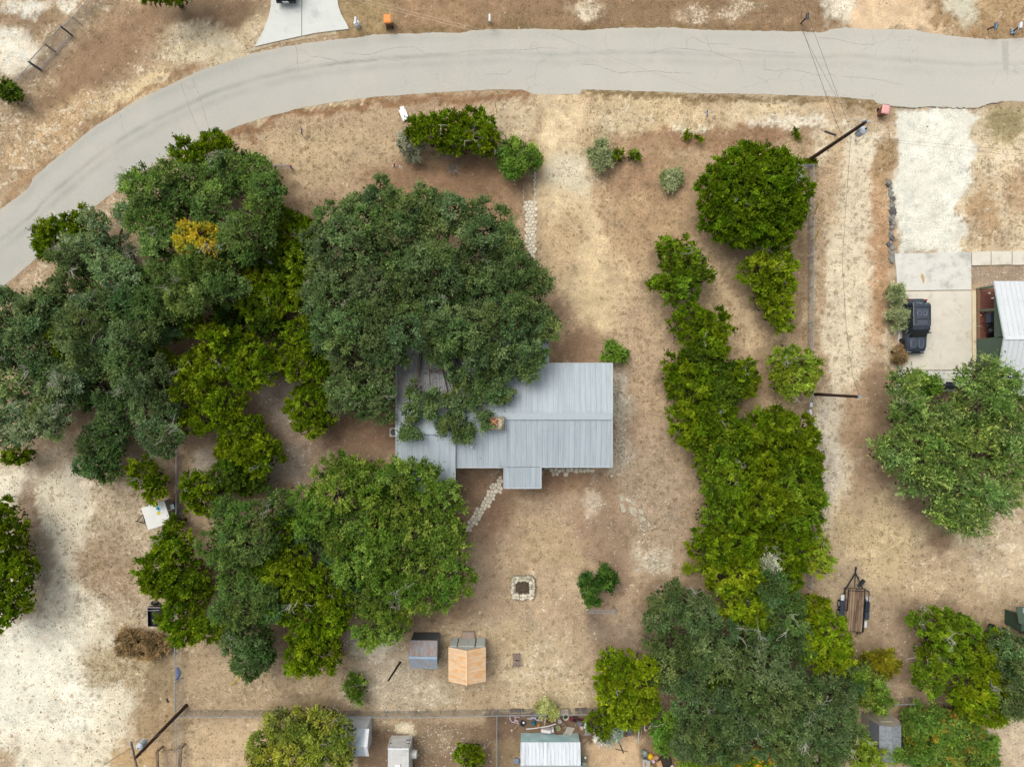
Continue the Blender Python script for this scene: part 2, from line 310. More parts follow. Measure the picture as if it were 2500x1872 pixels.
tr('oak_tree', 'oak with lichened limbs at the bottom of the thicket, left of the grey barn-roofed shed', 'tree', 'oak', 7.6, [(2000,1745,68,66),(1985,1830,76,54),(2040,1682,56,48),(2050,1780,40,46,.9)], 12, GS, .88)
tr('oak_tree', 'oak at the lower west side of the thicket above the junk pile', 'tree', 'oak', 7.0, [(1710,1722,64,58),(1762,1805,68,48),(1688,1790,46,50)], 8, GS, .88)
tr('small_tree', 'thin see-through green tree between the oval hoop and the colourful junk', 'tree', 'green', 4.0, [(1628,1790,34,56)], 1)
tr('cedar_tree', 'small dark cedar in the gap between the thicket oaks', 'tree', 'cedard', 4.6, [(1738,1665,44,40),(1815,1580,40,34)], 2, GS)
tr('flowering_bush', 'bright green bush dotted with orange flowers at the bottom edge, nearest the junk', 'bush', 'flower', 2.8, [(1700,1856,46,24),(1772,1850,46,32)], 0)
tr('flowering_bush', 'bright green bush dotted with orange flowers at the bottom edge under the thicket oak', 'bush', 'flower', 3.0, [(1858,1850,50,40)], 0)
tr('willow_bush', 'round olive bush with combed thin branches south of the flatbed trailer', 'bush', 'willow', 3.0, [(2133,1616,47,44)], 2)
tr('small_tree', 'dark feathery tree below the round olive bush, touching the grey shed roof', 'tree', 'oakl', 5.0, [(2110,1676,56,42),(2140,1708,36,26),(2080,1640,36,32,.9)], 1)
tr('small_tree', 'yellow-green feathery tree at the lower left corner of the grey shed', 'tree', 'cedaro', 4.6, [(2108,1838,46,38),(2085,1800,30,30,.85)], 2)
tr('cedar_tree', 'cedar with silvery dead limbs east of the open passage in the south east', 'tree', 'cedarb', 4.8, [(2270,1520,54,38),(2335,1532,48,34),(2300,1592,62,48),(2262,1650,42,38)], 14)
tr('cedar_tree', 'olive-green cedar below the little green tractor', 'tree', 'cedary', 4.8, [(2382,1600,56,44),(2425,1570,42,34),(2420,1662,58,54),(2362,1690,58,46),(2402,1735,46,28)], 4)
tr('oak_tree', 'dusty grey-green oak at the right picture edge below the dark green hut', 'tree', 'oak', 6.0, [(2475,1600,48,64),(2480,1700,40,50),(2492,1640,44,60),(2440,1560,26,22,.7)], 6)
tr('sumac_thicket', 'low bright green thicket with orange leaf tips right of the grey barn-roofed shed', 'bush', 'sumac', 3.0, [(2250,1762,52,44),(2322,1770,66,52),(2282,1832,76,48),(2372,1832,56,54),(2230,1820,34,44)], 1)
tr('small_shrub', 'green sprig growing against the top of the grey barn-roofed shed wall', 'bush', 'green', 3.3, [(2178,1838,20,14)], 0)
tr('elm_tree', 'big elm with pale lime branch tips beside the concrete parking pad', 'tree', 'elm', 7.4, [(2200,935,38,42,.75),(2380,920,56,40,.8),(2440,930,46,36,.75),(2210,1010,46,44,.8),(2180,1100,54,46,.8),(2285,1022,68,58),(2385,985,68,56),(2462,1012,52,56,.85),(2282,1112,76,66),(2385,1090,76,66),(2462,1125,46,66,.85),(2242,1172,56,40,.8),(2335,1200,66,46,.9),(2402,1212,56,46,.85),(2352,1272,48,32,.75),(2300,1240,46,36,.8)], 3)
tr('small_tree', 'thin leafy sapling at the south west corner of the parking pad, by the smoker grill', 'tree', 'green', 3.0, [(2262,942,26,26),(2240,925,16,14,.8)], 2)
tr('sage_bush', 'pale sage bush touching the driver side of the parked off-road car', 'bush', 'sage', 1.9, [(2192,776,30,26)], 3)
tr('sage_bush', 'smaller pale sage bush one step north of the one touching the car', 'bush', 'sage', 1.5, [(2184,722,20,26)], 2)
tr('weeds', 'brown weedy clump on the pad edge behind the front bumper of the parked car', 'weeds', 'brush', .8, [(2192,868,20,22)], 0)
tr('oak_tree', 'yellow-green tree covering most of the white hut at the bottom left', 'tree', 'oaky', 5.6, [(700,1762,56,38),(782,1758,52,36),(680,1822,56,50),(762,1822,74,56),(838,1790,34,38,.85),(836,1840,34,36,.8),(650,1850,36,40,.8)], 6)
tr('small_tree', 'little green tree between the camper and the white-roofed shed', 'tree', 'cedar', 3.0, [(1150,1842,38,34)], 1)
tr('small_shrub', 'dark oval shrub left of the leaning wooden post near the rusty shed', 'bush', 'oakl', 1.8, [(872,1676,26,36)], 1)
tr('sage_bush', 'straw-green bush against the back fence beside the beige board', 'bush', 'sagey', 1.6, [(1338,1728,24,22)], 2)
tr('yucca', 'small bright spiky yucca at the western foot of the cedar row', 'yucca', 'yucca', .7, [(1680,1386,11,10)], 0)
tr('oak_sapling', 'dark green three-lobed young tree east of the fire pit', 'tree', 'greend', 2.8, [(1437,1430,23,26),(1480,1410,24,27),(1446,1464,13,12,.8)], 1)
tr('dead_bush', 'ball of bare grey-brown twigs at the edge of the south east thicket', 'dead bush', 'deadb', 1.8, [(1582,1563,24,24)], 40)
tr('brushwood', 'wide low heap of brown dry brush left of the fence', 'dead bush', 'brush', 1.0, [(348,1574,56,30),(320,1560,32,24),(380,1580,36,24)], 10)
tr('cedar_tree', 'rounded cedar cut off by the left picture edge beside the gravel lot', 'tree', 'cedar', 5.0, [(16,1280,48,56),(30,1345,50,52),(45,1400,46,54),(32,1460,52,56),(0,1500,40,36,.8)], 3)
tr('cedar_bush', 'small round green bush growing through the wire fence at the upper left', 'bush', 'cedard', 2.0, [(26,220,24,22),(44,238,18,16,.7)], 0)
tr('cedar_tree', 'cedar showing only its lowest sprays at the top picture edge', 'tree', 'cedar', 5.0, [(375,-18,36,30),(440,-22,44,30),(405,-30,60,40)], 1)
tr('cedar_bush', 'dark bush growing over the broken crates behind the white-roofed shed', 'bush', 'cedar', 2.8, [(1465,1762,34,34),(1490,1745,34,26)], 3)
tr('grey_bush', 'silvery spiky bush spilling over the blue tarp in the junk pile', 'bush', 'greyb', 2.0, [(1492,1780,26,24),(1478,1795,20,14,.7)], 6)
# ---------------------------------------------------------------- photo-pixel grids and masks for the ground
def to_px(X, Y): return X * K + 1250, 936 - Y * K
ROAD_N = [(-420,900),(-260,740),(-120,615),(0,512),(70,462),(79,437),(120,402),(183,348),(221,316),(291,272),(358,234),(440,196),(468,182),(494,172),(544,155),(617,131),(695,114),(760,104),(821,96),(869,93),(916,84),(1011,83),(1075,79),(1122,82),(1154,74),(1200,72),(1300,71),(1421,75),(1516,68),(1643,68),(1706,73),(1833,76),(1958,78),(2006,80),(2028,72),(2069,67),(2104,72),(2160,72),(2227,73),(2259,80),(2306,86),(2385,95),(2433,97),(2500,93),(2900,95),(3600,120)]
ROAD_S = [(-330,1080),(-150,870),(0,705),(47,668),(95,625),(160,566),(231,506),(272,474),(332,430),(415,384),(522,332),(585,307),(663,283),(742,262),(822,249),(916,237),(1075,226),(1201,219),(1280,220),(1289,224),(1301,230),(1360,231),(1415,230),(1421,220),(1485,221),(1675,227),(1833,230),(2021,236),(2132,244),(2140,252),(2158,257),(2227,263),(2306,261),(2385,263),(2417,253),(2449,247),(2500,248),(2900,252),(3600,280)]
def inpoly(px, py, poly):
    c = np.zeros(np.shape(px), bool); n = len(poly)
    for i in range(n):
        x0, y0 = poly[i]; x1, y1 = poly[(i + 1) % n]
        if y0 == y1: continue
        c ^= ((y0 > py) != (y1 > py)) & (px < (x1 - x0) * (py - y0) / (y1 - y0) + x0)
    return c
def polymask(px, py, poly, soft=10, warp=10, s=1):
    """soft-edged polygon with a noise-warped outline"""
    qx = px + (fbm(px / 34, py / 34, s, 3) - .5) * 2 * warp; qy = py + (fbm(px / 34, py / 34, s + 5, 3) - .5) * 2 * warp
    d = np.full(np.shape(px), 1e9); n = len(poly)
    for i in range(n):
        x0, y0 = poly[i]; x1, y1 = poly[(i + 1) % n]; dx, dy = x1 - x0, y1 - y0
        t = np.clip(((qx - x0) * dx + (qy - y0) * dy) / (dx * dx + dy * dy + 1e-9), 0, 1)
        d = np.minimum(d, np.hypot(qx - x0 - t * dx, qy - y0 - t * dy))
    d = np.where(inpoly(qx, qy, poly), d, -d)
    return sstep(-soft, soft, d)
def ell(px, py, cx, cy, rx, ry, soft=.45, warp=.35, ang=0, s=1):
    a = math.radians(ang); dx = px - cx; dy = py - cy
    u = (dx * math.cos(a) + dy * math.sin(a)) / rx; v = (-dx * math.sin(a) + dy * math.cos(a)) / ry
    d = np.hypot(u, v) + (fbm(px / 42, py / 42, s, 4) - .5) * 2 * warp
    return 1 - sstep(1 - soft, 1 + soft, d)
def line(px, py, pts, wd, soft=6, warp=5, s=1):
    qx = px + (fbm(px / 25, py / 25, s, 3) - .5) * 2 * warp; qy = py + (fbm(px / 25, py / 25, s + 5, 3) - .5) * 2 * warp
    d = np.full(np.shape(px), 1e9)
    for (x0, y0), (x1, y1) in zip(pts[:-1], pts[1:]):
        dx, dy = x1 - x0, y1 - y0
        t = np.clip(((qx - x0) * dx + (qy - y0) * dy) / (dx * dx + dy * dy + 1e-9), 0, 1)
        d = np.minimum(d, np.hypot(qx - x0 - t * dx, qy - y0 - t * dy))
    return 1 - sstep(wd - soft, wd + soft, d)

def ground_fields(px, py):
    """colour of soil, grass and gravel with some tree shade painted in, and the amounts of pale patches, brown tufts, white pebbles at a point"""
    sh = np.shape(px); C = np.zeros(sh + (3,)); S = np.zeros(sh + (3,))
    def put_(m, c=None, pale=None, tuft=None, peb=None):
        if c is not None:
            cc = np.array(A(*c)[:3]); C[:] = C * (1 - m[..., None]) + cc * m[..., None]
        for i, v in ((0, pale), (1, tuft), (2, peb)):
            if v is not None: S[..., i] = S[..., i] * (1 - m) + v * m
    one = np.ones(sh)
    put_(one, (183, 152, 115), .18, .30, .12)
    E = lambda *a, **k: ell(px, py, *a, **k)
    G = lambda poly, **k: polymask(px, py, poly, **k)
    Ln = lambda pts, wd, **k: line(px, py, pts, wd, **k)
    # north west of the road
    put_(G([(-900,-900),(900,-900),(900,90),(640,140),(480,180),(60,470),(-900,1200)], soft=20), (182, 150, 112), .42, .45, .05)
    put_(E(300, 95, 190, 60, ang=-35), (160, 124, 90), .14, .30, .05)
    put_(E(200, 190, 150, 45, ang=-38), (158, 122, 88), .15)
    put_(E(70, 40, 90, 40), (158, 126, 94), .2)
    put_(E(30, 125, 60, 50), (226, 216, 196), .6, .05)
    put_(E(60, 12, 60, 20), (224, 214, 196), .6)
    put_(E(170, 10, 22, 20), (222, 210, 190), .5)
    put_(E(500, 110, 110, 55), (218, 192, 150), .5, .3)
    put_(E(600, 60, 45, 50), (205, 178, 135), .4, .4)
    put_(E(520, 25, 130, 38), (134, 104, 76), .08, .2)  # tree shadow painted into the ground colour
    put_(E(330, 230, 120, 30, ang=-32), (220, 188, 138), .4, .3)
    put_(E(120, 330, 130, 40, ang=-40), (198, 160, 112), .5, .4)
    put_(Ln([(230,20),(95,165),(20,235)], 16), (160, 132, 104), .25)
    put_(Ln([(-20,520),(60,452),(180,338),(290,262),(440,184),(480,170)], 7, warp=6), (168, 130, 90), .06, .3)
    # north strip
    put_(G([(820,-900),(2040,-900),(2040,78),(820,100)], soft=10), (152, 118, 84), .14, .45, .02)
    put_(E(880, 30, 90, 50), (168, 138, 92), .06, .4)
    put_(E(1080, 20, 110, 45), (166, 128, 90), .08, .4)
    put_(E(1430, 20, 38, 22), (196, 170, 136), .7, .2)
    put_(E(1690, 32, 45, 22), (178, 148, 116), .55)
    put_(E(1800, 22, 60, 28), (172, 142, 108), .55)
    put_(E(2045, 20, 36, 45), (240, 226, 200), .8, .3)
    put_(Ln([(820,88),(960,80),(1150,70),(1300,64),(1500,62),(1700,68),(2000,76)], 6, warp=5), (140, 112, 70), .03, .6)
    put_(G([(2115,-600),(2092,0),(2066,70),(2105,78),(2230,78),(2310,92),(2268,50),(2246,0),(2230,-600)], soft=6, warp=4), (222, 184, 140), .1, .02, .05)
    put_(G([(2248,-600),(2252,0),(2275,50),(2310,86),(2420,98),(2900,95),(2900,-600)], soft=8, warp=5), (172, 134, 90), .25, .5, .03)
    put_(E(2345, 22, 48, 38), (206, 194, 166), .5, .2)
    put_(E(2450, 20, 60, 30), (188, 152, 104), .3)
    # front yard
    put_(G([(420,420),(560,330),(700,280),(900,242),(1290,226),(1300,700),(560,700)], soft=12), (190, 156, 118), .14, .42, .03)
    put_(E(800, 380, 190, 75), (196, 164, 122), .16, .45)
    put_(E(1080, 480, 210, 95), (156, 118, 84), .04, .3, .04)
    put_(E(1180, 415, 120, 60), (150, 112, 80), .04, .3, .05)
    put_(E(790, 520, 130, 50), (174, 140, 106), .12)
    put_(E(1240, 290, 60, 50), (206, 178, 138), .3)
    put_(Ln([(560,335),(663,298),(742,276),(822,262),(930,250),(1075,237),(1201,230),(1284,230)], 10, warp=6), (158, 114, 76), .03, .5)
    put_(Ln([(640,290),(742,264),(822,251),(916,239)], 3, soft=3, warp=2), (226, 196, 150), .1)
    put_(Ln([(330,470),(290,500),(240,520),(100,640),(60,680)], 24), (190, 158, 122), .5, .3)
    put_(Ln([(420,392),(272,480),(100,632),(10,706)], 7), (166, 134, 100), .05, .4)
    # drive of beaten earth and the middle yard
    put_(G([(1310,232),(1920,232),(1990,400),(1990,1000),(1500,1010),(1330,900),(1310,600)], soft=16), (196, 162, 120), .2, .42, .06)
    put_(E(1560, 275, 160, 42), (212, 180, 132), .35, .4)
    put_(E(1500, 290, 70, 40), (208, 180, 136), .4)
    put_(E(1860, 275, 120, 36), (216, 186, 142), .45, .35)
    put_(Ln([(1425,226),(1520,232),(1700,236),(1900,240),(2130,252)], 9, warp=6), (150, 124, 84), .05, .7)
    put_(Ln([(1640,312),(1720,312)], 9), (232, 212, 178), .7)
    put_(Ln([(1820,312),(1960,306),(2050,300)], 11), (240, 226, 200), .8)
    put_(E(1800, 338, 190, 22), (164, 122, 88), .08, .6)
    put_(E(1650, 340, 150, 22), (168, 126, 90), .08, .5)
    put_(E(1640, 500, 170, 130), (186, 148, 106), .08, .4)
    put_(E(1560, 420, 100, 60), (176, 136, 98), .08)
    put_(G([(1318,226),(1412,226),(1410,380),(1440,520),(1500,640),(1500,760),(1430,800),(1335,700),(1322,420)], soft=12, warp=10), (220, 188, 142), .16, .14, .05)
    put_(Ln([(1345,240),(1348,400),(1356,620)], 9), (226, 196, 150), .1, .05)
    put_(E(1390, 420, 45, 60), (222, 202, 166), .55, .12, .35)
    put_(E(1370, 610, 60, 100), (204, 170, 124), .08, .35)
    put_(E(1470, 740, 90, 130), (210, 178, 132), .12, .25)
    put_(E(1450, 700, 36, 105), (220, 188, 138), .08, .08)
    put_(E(1420, 845, 90, 46), (160, 124, 92), .06, .2, .2)
    put_(E(1360, 770, 36, 40), (170, 134, 102), .1, .2, .2)
    put_(E(1560, 900, 75, 150), (196, 162, 124), .12, .45, .1)
    put_(E(1540, 1060, 80, 60), (184, 152, 118), .12, .3, .15)
    put_(Ln([(1700,600),(1760,670),(1830,780),(1850,850)], 30), (196, 162, 120), .1, .5)
    put_(Ln([(1720,640),(1800,740),(1846,860)], 8), (214, 180, 134), .1, .1)
    put_(E(1850, 930, 40, 50), (198, 156, 116), .1)
    put_(E(1960, 640, 28, 240), (160, 128, 94), .1, .5)
    # lane east of the fence
    put_(G([(1992,330),(2180,320),(2182,1000),(2100,1100),(2030,1330),(1990,1300)], soft=12), (226, 202, 166), .40, .42, .12)
    put_(E(2060, 640, 70, 250), (226, 202, 166), .45, .38)
    put_(E(2150, 480, 30, 200), (196, 152, 106), .25, .4)
    put_(E(2150, 700, 30, 190), (190, 144, 100), .2, .4)
    put_(E(2030, 400, 24, 160), (200, 166, 124), .2, .4)
    put_(Ln([(2000,420),(2003,700),(2003,960)], 14), (190, 156, 118), .12, .5)
    put_(E(2110, 350, 50, 60), (226, 206, 174), .5)
    put_(E(2120, 1050, 75, 130), (176, 140, 104), .08, .3)
    put_(E(2140, 930, 40, 60), (178, 142, 106), .08, .3)
    put_(E(2020, 1130, 30, 150), (206, 188, 164), .3, .4)
    put_(E(2150, 1330, 130, 110), (206, 176, 128), .15, .4)
    put_(E(2250, 1230, 70, 60), (168, 136, 104), .1, .3)
    put_(E(2350, 1340, 90, 60), (202, 176, 136), .5, .25)
    put_(E(2440, 1330, 110, 110), (206, 176, 136), .5, .2)
    put_(E(2300, 1400, 90, 90), (196, 164, 124), .35, .3)
    put_(E(2300, 1320, 36, 30), (160, 126, 94), .05)
    put_(E(2180, 1560, 60, 130), (172, 142, 110), .2, .3, .3)
    put_(E(2060, 1420, 60, 60), (186, 158, 122), .2, .3)
    put_(E(2480, 1800, 70, 120), (208, 180, 146), .25)
    # white gravel drive
    put_(G([(2180,266),(2374,266),(2374,380),(2352,470),(2344,618),(2190,618),(2186,430),(2172,330)], soft=9, warp=8), (230, 221, 202), .18, .04, .04)
    put_(G([(2378,262),(2900,262),(2900,612),(2346,618),(2354,470),(2376,380)], soft=9, warp=9), (220, 192, 150), .5, .45, .05)
    put_(E(2450, 300, 60, 42), (164, 144, 98), .15, .5)
    put_(E(2420, 580, 70, 36), (196, 168, 130), .35)
    put_(E(2400, 520, 32, 70), (190, 152, 108), .3, .4)
    put_(E(2480, 470, 40, 60), (190, 154, 112), .35)
    put_(E(2110, 305, 30, 26), (196, 170, 130), .3, .4)
    put_(E(2155, 400, 24, 55), (178, 142, 98), .25, .6)
    # gravel bed beside the walk
    put_(G([(2376,648),(2900,640),(2900,700),(2380,710)], soft=3, warp=2), (170, 142, 116), .2, .1, .9)
    # around the house
    put_(G([(600,850),(960,850),(960,1230),(600,1180)], soft=20), (160, 130, 104), .12, .2, .4)
    put_(E(690, 960, 60, 90), (176, 154, 134), .25, .2, .3)
    put_(E(880, 1060, 100, 60), (150, 114, 86), .06, .2, .3)
    put_(E(700, 1120, 60, 60), (178, 156, 134), .3, .2, .6)
    put_(E(510, 1130, 40, 40), (196, 174, 148), .3)
    put_(G([(1110,1145),(1700,1145),(1700,1700),(1110,1700)], soft=20), (182, 150, 116), .16, .28, .16)
    put_(E(1180, 1240, 80, 90), (146, 112, 84), .06, .2, .15)
    put_(E(1370, 1180, 150, 36), (158, 120, 88), .06, .2, .2)
    put_(E(1360, 1370, 110, 110), (188, 156, 114), .2)
    put_(E(1490, 1260, 90, 90), (166, 132, 102), .15, .3, .35)
    put_(E(1600, 1230, 70, 150), (178, 150, 120), .14, .5, .3)
    put_(E(1490, 1345, 50, 130), (160, 128, 100), .1, .3, .4)
    put_(E(1600, 1370, 42, 30), (200, 178, 148), .45, .2, .8)
    put_(E(1450, 1225, 26, 24), (206, 178, 148), .4, .1, .9)
    put_(E(1520, 900, 18, 18), (180, 150, 120), .1)
    put_(E(1505, 960, 20, 80), (198, 184, 162), .5, .1, 1.0)
    put_(E(1515, 1100, 24, 50), (192, 168, 140), .4, .1, .9)
    put_(E(1470, 1530, 44, 30), (134, 108, 88), .04, .2, .3)
    put_(E(1550, 1560, 90, 50), (156, 130, 106), .1, .3)
    put_(E(1250, 1620, 170, 110), (198, 170, 130), .42, .35, .1)
    put_(E(1400, 1700, 120, 60), (196, 168, 126), .4, .4)
    put_(E(1240, 1560, 60, 40), (190, 160, 118), .3)
    put_(E(1350, 1440, 90, 60), (190, 158, 120), .3, .2, .2)
    put_(E(1060, 1480, 110, 40), (158, 126, 94), .15, .2)
    # south of the house, left part
    put_(G([(430,1560),(1230,1560),(1230,1740),(430,1740)], soft=18), (184, 154, 116), .25, .35, .1)
    put_(E(940, 1650, 100, 75), (188, 166, 138), .4, .25, 1.0)
    put_(E(1030, 1690, 90, 40), (190, 168, 136), .45, .3, .7)
    put_(E(740, 1560, 60, 60), (150, 118, 88), .08)
    put_(E(900, 1570, 50, 30), (206, 190, 164), .4, .1, .9)
    put_(G([(434,1765),(880,1765),(880,2200),(434,2200)], soft=14), (204, 170, 126), .25, .3)
    put_(G([(870,1762),(1212,1762),(1212,2200),(870,2200)], soft=10), (140, 110, 82), .06, .2, .5)
    put_(E(1080, 1810, 70, 50), (150, 122, 92), .1, .2, 1.0)
    put_(E(985, 1780, 22, 14), (220, 200, 160), .6)
    put_(G([(1214,1762),(1272,1762),(1272,2200),(1214,2200)], soft=6), (150, 122, 88), .1)
    put_(G([(1200,1738),(1600,1738),(1600,1800),(1200,1800)], soft=8), (128, 100, 76), .05, .2, .2)
    put_(G([(1424,1800),(1578,1790),(1590,1862),(1560,2200),(1424,2200)], soft=8), (212, 172, 126), .2, .1, .3)
    put_(G([(1580,1740),(1680,1740),(1680,2200),(1560,2200)], soft=14), (150, 118, 86), .1, .2)
    # the pale gravel lot in the south west
    put_(G([(-900,1130),(60,1130),(190,1170),(300,1320),(270,1500),(330,1700),(300,2300),(-900,2300)], soft=26, warp=18), (226, 208, 176), .45, .26, .5)
    put_(G([(-900,1140),(60,1150),(100,1240),(180,1350),(200,1500),(230,1700),(120,2300),(-900,2300)], soft=26, warp=18), (226, 210, 182), .45, .2, .4)
    put_(E(60, 1660, 170, 130), (234, 222, 198), .35, .14)
    put_(E(180, 1700, 60, 90), (240, 226, 200), .4, .2)
    put_(E(110, 1120, 90, 40), (186, 160, 128), .2, .2, .3)
    put_(E(180, 1190, 22, 60), (214, 196, 168), .3, .1)
    put_(G([(210,1100),(430,1100),(430,1560),(300,1560),(210,1380)], soft=20, warp=14), (190, 164, 130), .35, .5, .15)
    put_(E(260, 1390, 90, 70), (174, 144, 112), .25, .6, .1)
    put_(E(300, 1620, 90, 60), (184, 160, 120), .3, .6)
    put_(E(400, 1650, 36, 90), (158, 132, 96), .12, .5)
    put_(E(390, 1780, 60, 60), (170, 138, 98), .2, .4)
    put_(E(330, 1850, 60, 40), (190, 152, 100), .2, .3)
    put_(E(10, 1850, 40, 40), (186, 158, 124), .3, .4)
    put_(E(76, 1240, 24, 80), (160, 134, 110), .1, .3, .3)  # shade beside the left-edge cedar, painted as darker gravel
    put_(Ln([(425,1110),(425,1300)], 12), (120, 86, 62), .02)
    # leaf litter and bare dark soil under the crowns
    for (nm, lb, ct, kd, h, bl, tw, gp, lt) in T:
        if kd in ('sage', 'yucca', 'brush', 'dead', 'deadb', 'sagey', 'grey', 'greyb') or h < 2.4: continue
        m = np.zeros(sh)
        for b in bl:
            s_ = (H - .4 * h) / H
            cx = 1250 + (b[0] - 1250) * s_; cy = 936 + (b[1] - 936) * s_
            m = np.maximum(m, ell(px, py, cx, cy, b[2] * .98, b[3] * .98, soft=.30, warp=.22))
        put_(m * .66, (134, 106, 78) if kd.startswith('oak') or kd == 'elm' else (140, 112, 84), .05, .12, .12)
    gy_ = C.mean(-1, keepdims=True); C[:] = C + (gy_ - C) * .18; C *= np.array([1.165, 1.225, 1.21])
    C *= (0.92 + .16 * fbm(px / 60, py / 60, 9, 4))[..., None]
    return C, np.clip(S, 0, 1)

# ---------------------------------------------------------------- ground sheet
def axis_coords(a, step, far):
    inner = np.arange(-a, a + 1e-6, step)
    outer = a + np.cumsum(np.geomspace(step * 2, far * .35, 16))
    return np.concatenate([-outer[::-1], inner, outer])
gx = axis_coords(46.5, .245, 900.0); gy = axis_coords(35.0, .245, 900.0)
GX, GY = np.meshgrid(gx, gy); PX, PY = to_px(GX, GY)
# the soil boundaries are frayed: every vertex looks the field up a little beside itself
wx = (fbm(PX / 16, PY / 16, 40, 3) - .5) * 30 + (fbm(PX / 70, PY / 70, 41, 3) - .5) * 50; wy = (fbm(PX / 16, PY / 16, 44, 3) - .5) * 30 + (fbm(PX / 70, PY / 70, 45, 3) - .5) * 50
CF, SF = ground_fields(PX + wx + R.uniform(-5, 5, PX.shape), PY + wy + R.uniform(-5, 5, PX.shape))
ny, nx = GX.shape
me = bpy.data.meshes.new('ground')
me.vertices.add(nx * ny)
me.vertices.foreach_set('co', np.stack([GX, GY, np.zeros_like(GX)], -1).astype(np.float32).ravel())
ii = np.arange(nx * ny).reshape(ny, nx)
quads = np.stack([ii[:-1, :-1], ii[:-1, 1:], ii[1:, 1:], ii[1:, :-1]], -1).reshape(-1, 4)
me.loops.add(quads.size); me.polygons.add(len(quads))
me.loops.foreach_set('vertex_index', quads.ravel().astype(np.int32))
me.polygons.foreach_set('loop_start', np.arange(0, quads.size, 4, dtype=np.int32))
me.update(calc_edges=True)
at = me.color_attributes.new('soil', 'FLOAT_COLOR', 'POINT')
at.data.foreach_set('color', np.concatenate([CF, np.ones((ny, nx, 1))], -1).astype(np.float32).ravel())
at = me.color_attributes.new('cover', 'FLOAT_COLOR', 'POINT')
at.data.foreach_set('color', np.concatenate([SF, np.ones((ny, nx, 1))], -1).astype(np.float32).ravel())
ground = put('ground', me); ground['kind'] = 'structure'

gm = bpy.data.materials.new('soil_and_dry_grass'); gm.use_nodes = True
N = gm.node_tree; L = N.links.new; BS = N.nodes['Principled BSDF']
BS.inputs['Roughness'].default_value = .95; BS.inputs['Specular IOR Level'].default_value = .1
tc = N.nodes.new('ShaderNodeTexCoord')
def nnoise(scale, det=4, rough=.6, off=0, N=N, tc=tc, strx=None):
    n_ = N.nodes.new('ShaderNodeTexNoise'); n_.inputs['Scale'].default_value = scale; n_.inputs['Detail'].default_value = det; n_.inputs['Roughness'].default_value = rough
    mp = N.nodes.new('ShaderNodeMapping'); mp.inputs['Location'].default_value = (off, off * 1.7, 0)
    if strx: mp.inputs['Scale'].default_value = strx
    N.links.new(tc.outputs['Object'], mp.inputs[0]); N.links.new(mp.outputs[0], n_.inputs['Vector'])
    return n_.outputs['Fac']
def nmath(op, a, b=None, c=None, N=N, clamp=False):
    m_ = N.nodes.new('ShaderNodeMath'); m_.operation = op; m_.use_clamp = clamp
    for i, v in enumerate((a, b, c)):
        if v is None: continue
        if isinstance(v, (int, float)): m_.inputs[i].default_value = v
        else: N.links.new(v, m_.inputs[i])
    return m_.outputs[0]
def nmix(f, a, b, N=N, bt='MIX'):
    m_ = N.nodes.new('ShaderNodeMix'); m_.data_type = 'RGBA'; m_.blend_type = bt
    for s_, v in ((0, f), (6, a), (7, b)):
        if isinstance(v, (int, float)): m_.inputs[s_].default_value = v
        elif isinstance(v, tuple): m_.inputs[s_].default_value = v
        else: N.links.new(v, m_.inputs[s_])
    return m_.outputs[2]
def nmap(v, a, b, c=0.0, d=1.0, N=N):
    m_ = N.nodes.new('ShaderNodeMapRange'); m_.clamp = True
    N.links.new(v, m_.inputs[0])
    for i, x in ((1, a), (2, b), (3, c), (4, d)):
        if isinstance(x, (int, float)): m_.inputs[i].default_value = x
        else: N.links.new(x, m_.inputs[i])
    return m_.outputs[0]
aS = N.nodes.new('ShaderNodeAttribute'); aS.attribute_name = 'soil'
aC = N.nodes.new('ShaderNodeAttribute'); aC.attribute_name = 'cover'
sp = N.nodes.new('ShaderNodeSeparateColor'); L(aC.outputs['Color'], sp.inputs[0])
pale, tuft, peb = sp.outputs[0], sp.outputs[1], sp.outputs[2]
col = aS.outputs['Color']
# pale bare patches: broad and small noise against a threshold set by the amount
pn = nmath('ADD', nmath('MULTIPLY', nnoise(.9, 6, .72, 3), .55), nmath('MULTIPLY', nnoise(3.6, 4, .65, 11), .45))
thr = nmath('SUBTRACT', .615, nmath('MULTIPLY', pale, .23))
pm = nmap(nmath('SUBTRACT', pn, thr), 0.0, .06)
col = nmix(nmath('MULTIPLY', pm, .8), col, nmix(.45, A(246, 234, 210), A(226, 204, 168)))
# brown tufts of dead grass
tn = nmath('ADD', nmath('MULTIPLY', nnoise(2.6, 5, .75, 21), .7), nmath('MULTIPLY', nnoise(1.1, 3, .6, 31), .3))
thr2 = nmath('SUBTRACT', .64, nmath('MULTIPLY', tuft, .24))
tm = nmap(nmath('SUBTRACT', tn, thr2), 0.0, .08)
col = nmix(nmath('MULTIPLY', tm, .62), col, nmix(nnoise(.6, 3, .6, 41), A(132, 98, 62), A(128, 112, 70)))
